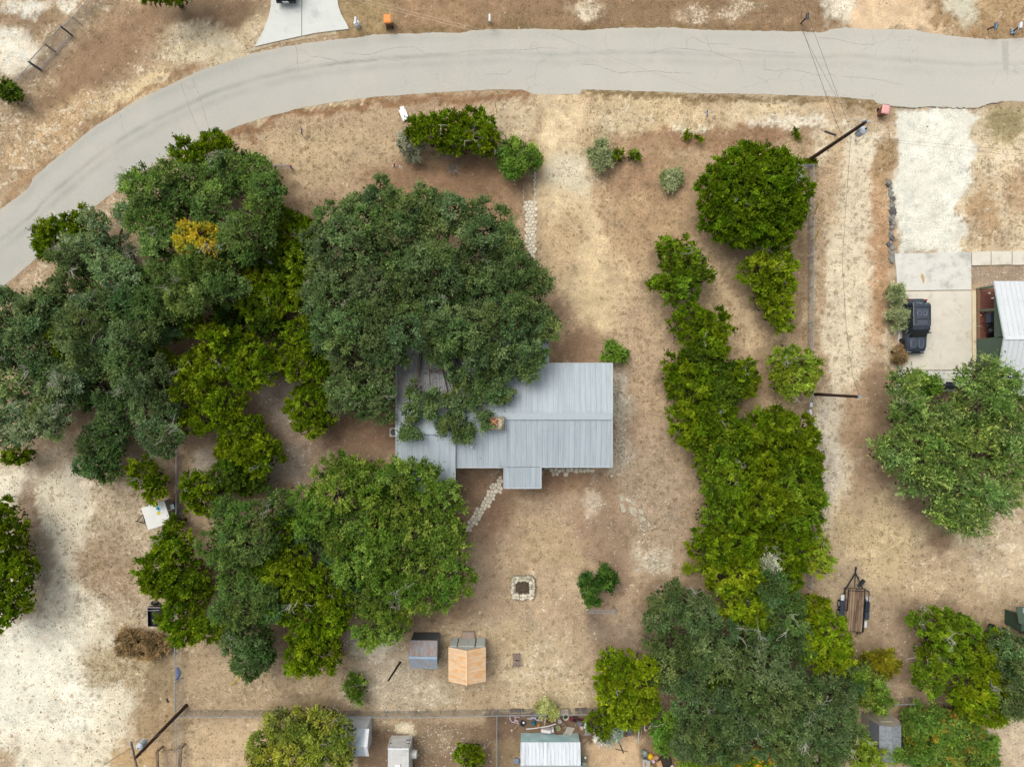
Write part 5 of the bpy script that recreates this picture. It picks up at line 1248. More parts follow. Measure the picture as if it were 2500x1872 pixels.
for dx, dy in ((-.14, .12), (.24, .02)):
    MB(pb1).lathe((pt1.x + dx, pt1.y + dy, pt1.z - .15), [(.03, 0), (.03, .1), (.10, .12), (.06, .2), (.10, .22), (.04, .32), (0, .33)], 12).build('insulator', paint(198, 208, 214), pole1)
MB(pb1).bar(pt1 + Vector((-.2, .12, -.16)), pt1 + Vector((.3, .02, -.16)), .05, .05).build('cross_bracket', STEEL, pole1)
MB(pb1).path([c_ + Vector((.2, .1, .9)), pt1 + Vector((.35, -.25, -.6)), pt1 + Vector((.24, 0, .1))], .012, 4).build('jumper_wire', WIRE, pole1)
MB(pb1).path([c_ + Vector((-.2, -.2, .0)), c_ + Vector((.1, -.5, -.5)), c_ + Vector((.45, -.25, -.1)), c_ + Vector((.32, .1, .4))], .012, 4).build('service_loop', WIRE, pole1)
pole2, pb2, pt2, ph2 = ring_pole('utility_pole', 'shorter wooden pole seen as a dark bar pointing east across the lane', (1990, 962), (2099, 968.5), .14, .11)
MB(pb2).lathe((pt2.x, pt2.y, pt2.z - .1), [(.12, 0), (.12, .14), (0, .15)], 10).build('pole_cap', STEEL, pole2)
pole3, pb3, pt3, ph3 = ring_pole('utility_pole', 'wooden power pole with a white transformer and crossarm at the bottom left', (455, 1721), (330, 1850), .16, .12)
tz = along(pb3, pt3, .80); c_ = Vector((tz.x - .42, tz.y + .12, tz.z - .5))
tf = MB(pb3).lathe(c_, [(.02, 0), (.24, .02), (.25, .1), (.25, .74), (.27, .76), (.27, .8), (.14, .88), (0, .9)], 20).build('transformer', TRF, pole3)
MB().lathe(c_ - pb3 + Vector((-.05, -.05, .86)), [(.05, 0), (.07, .05), (.05, .1), (.03, .2), (0, .2)], 10).build('bushing', paint(222, 228, 232), tf)
xa = P(320, 1810, ph3 - .4); xb = P(338, 1890, ph3 - .4)
MB(pb3).bar(xa, xb, .10, .12).build('crossarm', paint(120, 108, 98, .9, .2), pole3)
for f in (.04, .30, .86):
    q_ = xa + (xb - xa) * f; MB(pb3).lathe((q_.x, q_.y, q_.z + .06), [(.03, 0), (.08, .04), (.05, .1), (.08, .12), (0, .2)], 10).build('insulator', paint(170, 178, 180), pole3)
MB(pb3).bar(P(330, 1812, ph3 - .2), P(346, 1800, ph3 - .9), .06, .06).build('fuse_cutout', paint(196, 204, 208), pole3)
pole4, pb4, pt4, ph4 = ring_pole('leaning_post', 'dark leaning service post left of the rusty metal shed', (977, 1616), (948, 1661), .10, .07)

def cable(label, pts, r=.012, m=WIRE, sag=.5, name='overhead_cable', flat=False):
    """pts: (px, py, z); a sagging line between them"""
    W3 = [P(*p) for p in pts]; root_o = W3[0]; full = []
    for a, b in zip(W3[:-1], W3[1:]):
        n_ = max(6, int((b - a).length / 1.6))
        for k in range(n_ + (1 if b is W3[-1] else 0)):
            t = k / n_; q_ = a + (b - a) * t; full.append(Vector((q_.x, q_.y, q_.z - sag * 4 * t * (1 - t))))
    mb = MB(root_o); mb.path(full, r, 4); o = mb.build(name, m); o.location = root_o; return tag(o, label, 'cable')
cable('upper pale power wire crossing the road from the top edge to the tall pole', [(893,0,9.0),(2119,298,9.1)], .011, WIREL, .3)
cable('lower pale power wire crossing the road from the top edge to the tall pole', [(863,0,8.3),(2107,296,9.0)], .011, WIREL, .5)
cable('faint phone line low over the road, left of the tall pole', [(1100,-10,5.6),(1990,318,6.2),(2014,321,6.2)], .007, paint(150, 142, 128, .6), .3)
cable('dark wire from the tall pole over the black mailbox to the north', [(2108,297,9.0),(2060,268,8.4),(1957,72,7.5),(1930,-30,7.2)][1:], .011, WIRE, .15)
cable('left dark service cable from the tall pole across the road', [(2053,328,6.0),(2014,225,6.2),(1962,80,6.6),(1948,-40,6.8)], .017, WIRE, .0)
cable('twisted service drop passing the black mailbox on its way north', [(2074,312,7.2),(2038,215,7.2),(1980,60,7.2),(1950,-40,7.2)], .014, WIRE, .0)
cable('upper of the two thin wires leaving the tall pole eastwards', [(2104,335,7.6),(2560,372,7.6)], .009, paint(120, 112, 100, .6), .1)
cable('lower of the two thin wires leaving the tall pole eastwards', [(2104,338,7.0),(2560,388,7.0)], .009, paint(120, 112, 100, .6), .1)
cable('long black service cable sagging south along the lane to the shorter pole', [(2077,336,7.4),(2056,640,4.8),(2066,800,4.6),(2082,920,4.7),(2099,968,ph2)], .015, WIRE, .0)
cable('thin wire from the leaning post west across the back yard', [(947,1660,ph4),(700,1708,4.6),(600,1738,4.9),(452,1790,6.6),(345,1838,ph3-.6)], .010, paint(146, 138, 124, .6), .1)
cable('pale wires from the bottom left pole to the left edge', [(325,1822,ph3-.3),(240,1874,ph3-.5),(150,1930,ph3-.5)], .014, paint(60, 60, 64, .6), .0)
cable('lower pale wire from the bottom left pole to the left edge', [(332,1846,ph3-.3),(270,1885,ph3-.5),(200,1930,ph3-.5)], .011, paint(160, 156, 146, .6), .0)
for i_, (a, b) in enumerate(((( 375,1800,7.2),(428,1768,.1)),((380,1806,6.8),(444,1762,.1)),((372,1816,6.4),(432,1774,.1)))):
    cable(('topmost', 'middle', 'lowest')[i_] + ' of the three pale guy wires beside the bottom left pole', [a, b], .009, WIREL, 0, 'guy_wire')
cable('service wire from the roof mast down over the flagstone path', [(1222,1140,3.6),(1190,1190,3.4),(1164,1240,3.0)], .009, paint(170, 164, 152, .6), .1)
o = cable('black splice closure hanging on the phone line left of the tall pole', [(2013,321,6.2),(2041,331,6.15)], .10, paint(52, 56, 64, .5, .1), 0, 'splice_closure'); o['category'] = 'cable box'
for i_, ((a, b), wh) in enumerate(zip((((1999,494),(1984,536)), ((1999,562),(1981,604))), ('northern', 'southern'))):
    g_ = thing('guy_wire', wh + ' yellow guarded guy wire at the eastern fence', 'guy wire', P(*b)); A3 = P(a[0], a[1], 2.2); B3 = P(b[0], b[1], .3)
    MB(g_.location).tube(B3, A3, .05, None, 6).build('yellow_guard', paint(226, 190, 40, .5, .05), g_)
    MB(g_.location).tube(P(b[0] - 6, b[1] + 15, 0), B3, .008, None, 4).build('anchor_rod', STEEL, g_)
g_ = thing('guy_wire', 'yellow guy guards on the dry grass below the dark grey oak near the back fence', 'guy wire', P(563, 1672))
MB(g_.location).tube(P(566, 1670, .2), P(592, 1648, 2.0), .045, None, 6).build('yellow_guard', paint(214, 200, 60, .5, .05), g_)
MB(g_.location).tube(P(561, 1672, .2), P(585, 1652, 2.0), .02, None, 6).build('yellow_guard', paint(206, 190, 80, .5, .05), g_)
# ---------------------------------------------------------------- vehicles (local frame: +Y is the front)
def wheel(parent, x, y, z, r, wd, side, tyre=RUBBER, rimc=None, rz=0.0, name='wheel'):
    wr = bpy.data.objects.new(name, None)
    mb = MB().lathe((0, 0, 0), [(r * .62, -wd / 2), (r * .94, -wd / 2), (r, -wd * .36), (r, wd * .36), (r * .94, wd / 2), (r * .62, wd / 2)], 22, 'x')
    o = mb.build(name, tyre, parent, loc=(x, y, z)); o.rotation_euler = (0, 0, rz)
    mb = MB().lathe((side * wd * .30, 0, 0), [(0, 0), (r * .20, side * .05), (r * .22, 0), (r * .58, side * .01), (r * .63, side * .05)] if side > 0 else [(r * .63, side * .05), (r * .58, side * .01), (r * .22, 0), (r * .20, side * .05), (0, 0)], 14, 'x')
    mb.build('rim', rimc or paint(120, 124, 130, .35, .1), o)
    return o
def suv(name, label, loc, rz, body, L_=4.55, W_=1.82, top=1.80, rack=True, plate=False):
    c = thing(name, label, 'car', loc, rz); hw = W_ / 2
    def ring(y, hb, hwid, zb, zt, ht):
        return [(-hb, y, zb), (-hwid, y, zb + .12), (-hwid, y, zt - .16), (-ht, y, zt), (ht, y, zt), (hwid, y, zt - .16), (hwid, y, zb + .12), (hb, y, zb)]
    f = L_ / 2
    R_ = [ring(-f + .06, hw * .82, hw * .90, .42, .96, hw * .86), ring(-f + .22, hw * .9, hw * .985, .34, 1.08, hw * .93), ring(-1.2, hw * .95, hw, .32, 1.10, hw * .94), ring(.4, hw * .95, hw, .32, 1.08, hw * .93),
          ring(.95, hw * .95, hw, .32, 1.06, hw * .90), ring(f - .55, hw * .93, hw * .985, .34, 1.02, hw * .86), ring(f - .16, hw * .86, hw * .93, .40, .94, hw * .76), ring(f, hw * .74, hw * .80, .46, .80, hw * .70)]
    MB().loft(R_).build('body', body, c)
    def cab(y, hb, zb, ht, zt): return [(-hb, y, zb), (-ht, y, zt - .03), (-ht + .06, y, zt), (ht - .06, y, zt), (ht, y, zt - .03), (hb, y, zb)]
    yb = -f + .30
    MB().loft([cab(yb - .04, hw * .88, 1.04, hw * .80, 1.10), cab(yb + .10, hw * .89, 1.04, hw * .79, top - .10), cab(yb + .35, hw * .90, 1.04, hw * .80, top), cab(.05, hw * .90, 1.04, hw * .80, top), cab(.38, hw * .90, 1.04, hw * .77, top - .10), cab(1.02, hw * .86, 1.02, hw * .84, 1.07)]).build('cabin', body, c)
    def quad(n_, pts, m=GLASS): return MB().add(pts + [tuple(p) for p in []], [tuple(range(len(pts)))]).build(n_, m, c)
    def pane(n_, pts):
        P_ = [Vector(p) for p in pts]; n0 = (P_[1] - P_[0]).cross(P_[2] - P_[0]).normalized() * .012
        return MB().add([p - n0 for p in P_] + [p + n0 for p in P_], [(3, 2, 1, 0), (4, 5, 6, 7), (0, 1, 5, 4), (1, 2, 6, 5), (2, 3, 7, 6), (3, 0, 4, 7)]).build(n_, GLASS, c)
    pane('windshield', [(-hw * .80, .98, 1.10), (hw * .80, .98, 1.10), (hw * .71, .42, top - .11), (-hw * .71, .42, top - .11)])
    pane('rear_window', [(-hw * .76, yb - .03, 1.16), (hw * .76, yb - .03, 1.16), (hw * .70, yb + .11, top - .14), (-hw * .70, yb + .11, top - .14)])
    for s in (-1, 1):
        for y0, y1 in ((yb + .22, -1.12), (-1.04, -.30), (-.20, .42)):
            pane('side_window', [(s * hw * .895, y0, 1.14), (s * hw * .895, y1 + (.30 if y1 > 0 else 0), 1.14), (s * hw * .815, y1 - (.05 if y1 > 0 else 0), top - .12), (s * hw * .815, y0, top - .12)])
        MB().box((s * (hw + .11), .62, 1.14), (.20, .12, .15)).build('side_mirror', body, c)
        MB().box((s * hw * .62, f - .05, .74), (.34, .10, .18)).build('headlight', paint(196, 200, 204, .2, .05), c)
        MB().box((s * hw * .86, -f + .08, 1.0), (.14, .12, .34)).build('taillight', paint(170, 22, 24, .3, .1), c)
        for y_ in (1.38, -1.36): wheel(c, s * (hw - .06), y_, .37, .37, .25, s, rz=(.30 if y_ > 0 and rack else 0))
    MB().box((0, f + .02, .50), (W_ * .90, .16, .22)).build('bumper', paint(52, 56, 62, .6), c)
    MB().box((0, -f + .0, .52), (W_ * .92, .16, .24)).build('bumper', paint(46, 50, 56, .6), c)
    MB().box((0, f - .01, .74), (.72, .06, .18)).build('grille', BLACK, c)
    if rack:
        rk = MB()
        for s in (-1, 1): rk.bar((s * hw * .74, -1.75, top + .06), (s * hw * .74, .02, top + .06), .05, .05)
        for y_ in (-1.55, -.55): rk.bar((-hw * .76, y_, top + .09), (hw * .76, y_, top + .09), .07, .04)
        rk.build('roof_rack', paint(70, 78, 88, .5), c)
        MB().box((0, -.22, top + .012), (.88, .42, .02)).build('sunroof', paint(84, 90, 98, .25), c)
        for s in (-1, 1): MB().box((s * .36, 1.55, 1.065), (.48, .86, .03), top=.8).build('hood_panel', paint(72, 80, 92, .35), c)
        MB().box((0, -1.05, top + .008), (1.05, .80, .015)).build('roof_panel', paint(76, 84, 96, .4), c)
    if rack:
        mk = MB()
        for s in (-1, 1):
            mk.path([(s * (.33 + .20 * math.cos(t)) , 1.52 + .44 * math.sin(t), 1.088) for t in np.linspace(0, 6.283, 17)], .008, 3)
            mk.path([(s * (.24 + .17 * math.cos(t)), -1.02 + .22 * math.sin(t), top + .022) for t in np.linspace(0, 6.283, 15)], .012, 3)
            mk.path([(s * x, y, top + .008) for x, y in ((.05, .02), (.25, -.04), (.5, .02), (.62, -.1), (.64, -.4))], .010, 3)
            mk.path([(s * x, y, top + .008) for x, y in ((.08, -.62), (.2, -.54), (.3, -.64), (.42, -.54), (.52, -.66))], .010, 3)
        for k in range(9): mk.box((random.uniform(-.5, .5), -1.86 + random.uniform(-.08, .1), top + .006), (random.uniform(.05, .16), .03, .008), random.uniform(-.5, .5))
        o_ = mk.build('pale_curved_marks', paint(150, 164, 178, .6), c); o_['kind'] = 'stuff'  # pale blue-grey loops and waves laid on hood and roof
    if plate: MB().box((0, -f - .11, .62), (.52, .03, .28)).build('licence_plate', WHITE, c)
    return c
CARP = mat('dark_blue_grey_paint', A(52, 61, 72), .28, .12, 2.0, spec=.6, c2=A(70, 79, 90), thr=.58)
v0 = (P(2239.5, 795, .0)); v0.x *= 1.0 
suv('parked_off_road_car', 'dusty dark blue-grey off-road car parked on the concrete pad', (34.92, 4.98, .11), math.pi + .01, CARP)
suv('parked_car', 'dark blue car on the north driveway, only its rear bumper and licence plate in frame', (-19.65, 35.45, .10), 0, mat('navy_paint', A(40, 50, 74), .25, .1, 2, spec=.6), rack=False, plate=True)

# flatbed trailer
def flatbed():
    base = P(2076, 1480); c = thing('flatbed_trailer', 'black flatbed utility trailer with a worn wooden plank deck beside the cedars', 'trailer', (base.x, base.y, 0), math.radians(-3.5))
    z = .62; w2 = .82; y0, y1 = -1.95, 1.75
    n = 8; w_ = 2 * w2 / n
    for k in range(n):
        MB().box((-w2 + (k + .5) * w_, (y0 + y1) / 2, z), (w_ - .03, y1 - y0, .045)).build('plank', WOODG, c)
    fr = MB()
    for s in (-1, 1): fr.bar((s * (w2 + .04), y0 - .05, z - .04), (s * (w2 + .04), y1 + .05, z - .04), .08, .14)
    for y in (y0, y1): fr.bar((-w2 - .04, y, z - .04), (w2 + .04, y, z - .04), .08, .12)
    for y in np.linspace(y0 + .5, y1 - .5, 5): fr.bar((-w2, y, z - .09), (w2, y, z - .09), .06, .08)
    fr.build('frame', BLACK, c)
    tg = MB()
    for s in (-1, 1): tg.bar((s * (w2 - .1), y1, z - .08), (0, y1 + 1.35, z - .12), .08, .1)
    tg.bar((0, y1 + 1.2, z - .12), (0, y1 + 1.75, z - .10), .1, .1).bar((0, y1 + .1, z - .1), (0, y1 + 1.3, z - .1), .05, .06)
    tg.build('tongue', BLACK, c)
    MB().box((0, y1 + 1.78, z - .06), (.12, .22, .10)).build('coupler', BLACK, c)
    MB().tube((.10, y1 + 1.1, .1), (.10, y1 + 1.1, 1.0), .035).build('jack', BLACK, c)
    q = MB().box((.50, y1 + .55, z + .06), (.20, .70, .30), -.62); q.build('tool_box', paint(44, 48, 54, .4), c)
    MB().lathe((.22, y1 + .30, z), [(.05, 0), (.10, .05), (.10, .2), (0, .24)], 8).build('winch', BLACK, c)
    # side rails of bars
    for s in (-1, 1):
        r = MB(); x = s * (w2 + .06); h = 1.28
        for y in (y1, y1 - .9, y1 - 1.75): r.bar((x, y, z), (x, y, h), .05, .05)
        r.bar((x, y1, h), (x, y1 - 1.75, h), .06, .06)
        for y in np.linspace(y1 - .3, y1 - 1.5, 6): r.bar((x, y, z), (x, y, h), .022, .022)
        r.build('side_rail', BLACK, c)
        MB().bar((x, y1 - 1.8, z + .10), (x, y0, z + .10), .05, .05).build('low_rail', BLACK, c)
        fd = MB(); xf = s * (w2 + .28)
        fd.box((xf, -.05, .80), (.34, 1.55, .03)); fd.build('fender', paint(58, 70, 84, .4), c)
        MB().box((xf, .95, .74), (.30, .48, .03)).build('fender_step', paint(226, 228, 232, .5), c)
        MB().box((xf * .96, -1.25, .72), (.22, .55, .03)).build('fender_step', paint(216, 218, 220, .5), c)
        for y in (.30, -.50): wheel(c, xf, y, .36, .36, .22, s, rimc=paint(182, 172, 150, .6))
    MB().bar((-w2, y1, 1.28), (w2, y1, 1.28), .06, .06).build('front_rail', BLACK, c)
    rp = MB()
    for k in range(4): rp.bar((w2 - .1 - k * .12, y0 - .15, .5), (w2 - .1 - k * .12, y0 - .15, .52), .03, .03)
    MB().bar((w2 + .02, y0, .45), (w2 + .12, y0 - .35, .1), .05, .05).bar((w2 - .25, y0, .45), (w2 - .15, y0 - .35, .1), .05, .05).bar((w2 - .15, y0 - .35, .1), (w2 + .12, y0 - .35, .1), .05, .05).build('ramp_foot', BLACK, c)
flatbed()

# white box trailer
bx = thing('box_trailer', 'white two-wheeled box trailer with three coloured dots on its roof, parked by the fence', 'trailer', P(386, 1257), 0)
def qpoly(pts, z): return [tuple(P(x, y, z)[:2]) for x, y in pts]
top = qpoly([(345,1239.5),(401,1222),(418,1276),(362,1293)], 1.75)
MB(bx.location).prism(top, .55, 1.72).build('body', paint(178, 176, 164, .6, .1), bx)
mb = MB(bx.location).prism(top, 1.724, 1.77); rf = mb.build('roof', paint(234, 234, 226, .5, .05), bx)
for (x_, y_, r_, c_) in ((384.5,1240,.15,(92,176,168)), (388.5,1243.5,.15,(110,190,226)), (387.5,1252,.17,(214,196,66))):
    p_ = P(x_, y_, 1.775); MB(bx.location).lathe((p_.x, p_.y, 1.771), [(r_, 0), (r_, .005), (0, .005)], 22).build('round_sticker', paint(*c_, .5, .1), bx)
MB(bx.location).bar(P(357, 1264, 1.775), P(420, 1243, 1.775), .015, .012).build('roof_seam', paint(206, 204, 190, .5), bx)
ext = qpoly([(402,1223),(411,1218),(430,1266),(417,1275)], .9)
MB(bx.location).prism(ext, .5, .92).build('rear_deck', paint(158, 156, 140, .8, .15), bx)
MB(bx.location).prism(qpoly([(414,1232),(423,1229.5),(426,1241),(416,1244.5)], 1.1), 1.05, 1.1).build('hatch', paint(196, 212, 216, .4), bx)
mb = MB(bx.location); tip = P(334, 1272, .5)
for q_ in (P(349, 1256, .5), P(354, 1277, .5)): mb.bar(q_, tip, .07, .08)
mb.bar(P(350, 1258, .5), P(354, 1276, .5), .06, .06); mb.bar(tip, P(331, 1273, .5), .08, .08); mb.build('tongue', BLACK, bx)
for px_, py_ in ((424, 1249), (404, 1290)):
    p_ = P(px_, py_, .33); w_ = wheel(bx, p_.x - bx.location.x, p_.y - bx.location.y, .33, .33, .2, 1); w_.rotation_euler = (0, 0, math.radians(107 + 90))

# small black trailer under the cedar
bt = thing('small_trailer', 'small black open trailer half hidden under the large cedar by the left fence', 'trailer', P(380, 1497), 0); o = bt.location
mb = MB(o); a = P(361, 1482, .8); b = P(400, 1482, .8); c_ = P(400, 1528, .8); d_ = P(362, 1528, .8)
mb.prism([tuple(q_[:2]) for q_ in (a, b, c_, d_)], .42, .5); mb.build('bed', paint(30, 32, 38, .7), bt)
mb = MB(o)
for q0, q1 in ((a, b), (b, c_), (c_, d_), (d_, a)): mb.bar((q0.x, q0.y, .66), (q1.x, q1.y, .66), .05, .34)
mb.build('side_board', paint(24, 26, 30, .6), bt)
MB(o).bar((a.x - .03, a.y, .86), (d_.x - .03, d_.y, .86), .05, .04).bar((a.x, a.y, .86), (b.x, b.y, .86), .04, .04).bar(P(361, 1490, .86), P(390, 1489, .86), .03, .03).build('top_rail', paint(196, 186, 188, .5), bt)
p_ = P(378, 1472, .32); w_ = wheel(bt, p_.x - o.x, p_.y - o.y, .32, .32, .2, 1); w_.rotation_euler = (0, 0, 1.35)
MB(o).bar((d_.x + .25, d_.y + .45, .53), (d_.x + .55, d_.y + .2, .53), .12, .06).build('tool_bundle', paint(198, 200, 206, .5), bt)

# camper
cp = thing('camper_trailer', 'white camper trailer with a rear spare wheel on its side at the bottom edge', 'camper', P(974, 1850), 0); o = cp.location
CW = mat('camper_white', A(214, 214, 208), .5, .08, 1.5, c2=A(190, 190, 184), thr=.6)
zt = 2.35
def ringc(pyb, pyt, zb=0.45):
    return None
X0 = P(945.5, 0, zt).x; X1 = P(999.5, 0, zt).x; Yt = P(0, 1826.5, zt).y; Yb = P(0, 1801.5, 1.0).y; Ye = Yt - 5.2
mb = MB(o)
mb.loft([[(X0 - .0, Yb, .5), (X0, Yb, 1.05), (X0, Yt + .02, zt - .06), (X0 + .06, Yt - .04, zt), (X0 + .06, Ye, zt), (X0, Ye, zt - .06), (X0, Ye, .5)],
         [(X1, Yb, .5), (X1, Yb, 1.05), (X1, Yt + .02, zt - .06), (X1 - .06, Yt - .04, zt), (X1 - .06, Ye, zt), (X1, Ye, zt - .06), (X1, Ye, .5)]])
mb.build('body', CW, cp)
for f in (.22, .76):
    x_ = X0 + (X1 - X0) * f; MB(o).bar((x_, Yt - .05, zt + .012), (x_, Ye, zt + .012), .05, .02).build('roof_seam', paint(236, 236, 224, .5), cp)
MB(o).bar((X0 + .05, Yt - .02, zt + .01), (X1 - .05, Yt - .02, zt + .01), .12, .04).build('roof_edge', WHITE, cp)
MB(o).box(((X0 + X1) / 2 - .05, Yt - 1.55, zt + .06), (.42, .52, .12)).build('roof_vent', paint(250, 250, 250, .4, .02), cp)
def onback(fx, fz, w_, h_, nm, m, off=.012):
    x_ = X0 + (X1 - X0) * fx; y_ = Yb + (Yt - Yb) * fz + off * .75; z_ = 1.05 + (zt - 1.11) * fz + off * .6
    up = Vector((0, Yt - Yb, zt - 1.11)).normalized(); a = Vector((x_, y_, z_)) - up * h_ / 2; b = Vector((x_, y_, z_)) + up * h_ / 2
    return MB(o).bar(a, b, w_, .02, (0, .6, .4)).build(nm, m, cp)
onback(.86, .16, .36, .14, 'vent_grille', paint(52, 60, 78, .5)); onback(.86, .16, .24, .06, 'grille_slats', paint(150, 156, 170, .5), .03)
for fx in (.06, .94): onback(fx, .5, .03, 1.2, 'door_edge', paint(70, 74, 80, .5))
for fx, fz in ((.10, .5), (.9, .5)): onback(fx, fz, .24, .05, 'latch', BLACK, .03)
for fx in (.36, .48, .6): onback(fx, .95, .07, .05, 'marker_light', paint(64, 58, 60, .5), .03)
for fx in (.2, .8): onback(fx, .88, .05, .05, 'marker_light', paint(96, 90, 90, .5), .03)
sx_ = P(1011, 1840, 1.3)
MB(o).lathe((X1 - .05, sx_.y, 1.3), [(.36, 0), (.36, .52), (.30, .56), (.28, .50), (0, .50)], 20, 'x').build('spare_drum', CW, cp)
for s, x_ in ((-1, X0 + .08), (1, X1 - .08)): wheel(cp, x_ - o.x, Ye + 2.2 - o.y, .35, .35, .22, s)

# ---------------------------------------------------------------- sheds and the neighbours' buildings
def prismq(name, quad, z, th, m, parent, label=None):
    """thin sheet through four 3-D points"""
    q = [Vector(p) for p in quad]; n_ = (q[1] - q[0]).cross(q[2] - q[0]).normalized() * th
    if n_.z < 0: n_ = -n_
    return MB(parent.location).add(q + [p + n_ for p in q], [(3, 2, 1, 0), (4, 5, 6, 7), (0, 1, 5, 4), (1, 2, 6, 5), (2, 3, 7, 6), (3, 0, 4, 7)]).build(name, m, parent, label)
def strips(name, quad, n, m, parent, th=.02, gap=.006, along_first=True, raised=.0):
    """quad a,b,c,d split into n strips between edge ab and edge dc, each strip its own object"""
    a, b, c, d = [Vector(p) for p in quad]
    for k in range(n):
        t0, t1 = (k + gap * .5) / n, (k + 1 - gap * .5) / n
        q = [a.lerp(b, t0), a.lerp(b, t1), d.lerp(c, t1), d.lerp(c, t0)]
        nn = (q[1] - q[0]).cross(q[2] - q[0]).normalized()
        if nn.z < 0: nn = -nn
        rib = (q[1] - q[0]) * .10
        mb = MB(parent.location); mb.add(q + [p + nn * th for p in q], [(3, 2, 1, 0), (4, 5, 6, 7), (0, 1, 5, 4), (1, 2, 6, 5), (2, 3, 7, 6), (3, 0, 4, 7)])
        if raised:
            r_ = [q[0] + nn * th, q[0] + rib + nn * th, q[3] + (q[2] - q[3]) * .10 + nn * th, q[3] + nn * th]
            mb.add(r_ + [p + nn * raised for p in r_], [(3, 2, 1, 0), (4, 5, 6, 7), (0, 1, 5, 4), (1, 2, 6, 5), (2, 3, 7, 6), (3, 0, 4, 7)])
        mb.build(name, m, parent)
# rusty metal shed
RUST = mat('rusty_sheet', A(150, 162, 172), .6, .10, 6.0, c2=A(168, 128, 100), thr=.51, stretch=(2.2, .35, 1), rand=.05)
RUST2 = mat('slightly_rusty_sheet', A(156, 172, 184), .6, .08, 6.0, c2=A(172, 142, 118), thr=.56, stretch=(2.2, .35, 1), rand=.05)
sh1 = thing('metal_shed', 'small corrugated metal shed with a rust-streaked grey roof', 'shed', P(1030, 1590), 0)
e_ = 2.0; rz_ = 2.45
A1, B1 = P(1001, 1562, e_), P(1068, 1563, e_); A2, B2 = P(992.5, 1604, rz_), P(1064.5, 1605, rz_); A3_, B3_ = P(994.5, 1630, e_ - .05), P(1065, 1632, e_ - .05)
A2 = Vector((A1.x - .02, A2.y, rz_)); B2 = Vector((B1.x + .02, B2.y, rz_)); A3_ = Vector((A1.x, A3_.y, A3_.z)); B3_ = Vector((B1.x, B3_.y, B3_.z))
strips('roof_sheet', [A1, B1, B2, A2], 18, RUST, sh1, raised=.018); strips('roof_sheet', [A2, B2, B3_, A3_], 18, RUST2, sh1, raised=.018)
MB(sh1.location).bar(A2 + Vector((0, 0, .05)), B2 + Vector((0, 0, .05)), .20, .03).build('ridge_cap', paint(160, 182, 200, .5), sh1)
x0, x1, y1_, y0_ = A1.x + .04, B1.x - .04, A1.y - .05, A3_.y + .05
strips('wall_sheet', [Vector((x0, y1_, 0)), Vector((x1, y1_, 0)), Vector((x1, y1_, e_ - .02)), Vector((x0, y1_, e_ - .02))], 16, paint(98, 106, 106, .6, .1), sh1, th=.015, raised=.018)
ym = A2.y
MB(sh1.location).add([(x0, y1_, 0), (x1, y1_, 0), (x1, y0_, 0), (x0, y0_, 0), (x0, y1_ - .03, e_ - .03), (x1, y1_ - .03, e_ - .03), (x1, y0_, e_ - .1), (x0, y0_, e_ - .1), (x0, ym, rz_ - .04), (x1, ym, rz_ - .04)],
    [(0, 1, 5, 4), (2, 3, 7, 6), (1, 2, 6, 9, 5), (3, 0, 4, 8, 7), (4, 5, 9, 8), (8, 9, 6, 7)]).build('wall', paint(118, 140, 150, .6, .1), sh1)
# orange-roofed shed
sh2 = thing('garden_shed', 'garden shed with a faded orange plank-like roof and grey double doors', 'shed', P(1140, 1610), 0)
ORR = mat('faded_orange_panel', A(238, 204, 164), .7, .07, 1.6, c2=A(238, 182, 118), thr=.56, rand=.05)
ez, rz2 = 2.05, 2.75
La, Lb = P(1095, 1580, ez), P(1092, 1664.5, ez); Ra, Rb = P(1186, 1584, ez), P(1183.5, 1668, ez); Ma, Mb = P(1140, 1587, rz2), P(1137, 1671.5, rz2)
La = Vector((La.x, Ma.y + .02, ez)); Ra = Vector((Ra.x, Ma.y + .02, ez)); Lb = Vector((La.x, Mb.y, ez)); Rb = Vector((Ra.x, Mb.y, ez)); Ma.x = Mb.x = (La.x + Ra.x) / 2
strips('roof_panel', [La, Lb, Mb, Ma], 15, ORR, sh2, raised=.012, gap=.045); strips('roof_panel', [Ra, Rb, Mb, Ma], 15, ORR, sh2, raised=.012, gap=.045)
for q0, q1 in ((0, .45), (.46, 1)):
    MB(sh2.location).bar(Ma.lerp(Mb, q0) + Vector((0, 0, .05)), Ma.lerp(Mb, q1) + Vector((0, 0, .05)), .13, .04).build('ridge_cap', paint(248, 208, 158, .6), sh2)
wx0, wx1, wy1, wy0 = La.x + .07, Ra.x - .07, Ma.y + .0, Mb.y + .08
GRYW = paint(196, 202, 194, .7, .05)
MB(sh2.location).add([(wx0, wy1, 0), (wx1, wy1, 0), (wx1, wy0, 0), (wx0, wy0, 0), (wx0, wy1, ez - .02), (wx1, wy1, ez - .02), (wx1, wy0, ez - .02), (wx0, wy0, ez - .02), (Ma.x, wy1, rz2 - .04), (Ma.x, wy0, rz2 - .04)],
    [(0, 1, 5, 8, 4), (2, 3, 7, 9, 6), (1, 2, 6, 5), (3, 0, 4, 7)]).build('wall', GRYW, sh2)
for k, (f0, f1) in enumerate(((.02, .20), (.235, .70), (.74, .98))):
    xa_, xb_ = wx0 + (wx1 - wx0) * f0, wx0 + (wx1 - wx0) * f1
    MB(sh2.location).box(((xa_ + xb_) / 2, wy1 + .03, 1.0), (xb_ - xa_, .05, 1.96)).build('door' if k == 1 else 'wall_panel', paint(206, 212, 204, .6, .04), sh2)
for f0 in (.218, .72): x_ = wx0 + (wx1 - wx0) * f0; MB(sh2.location).box((x_, wy1 + .035, 1.1), (.09, .03, 2.0)).build('door_strip', paint(110, 114, 104, .7), sh2)
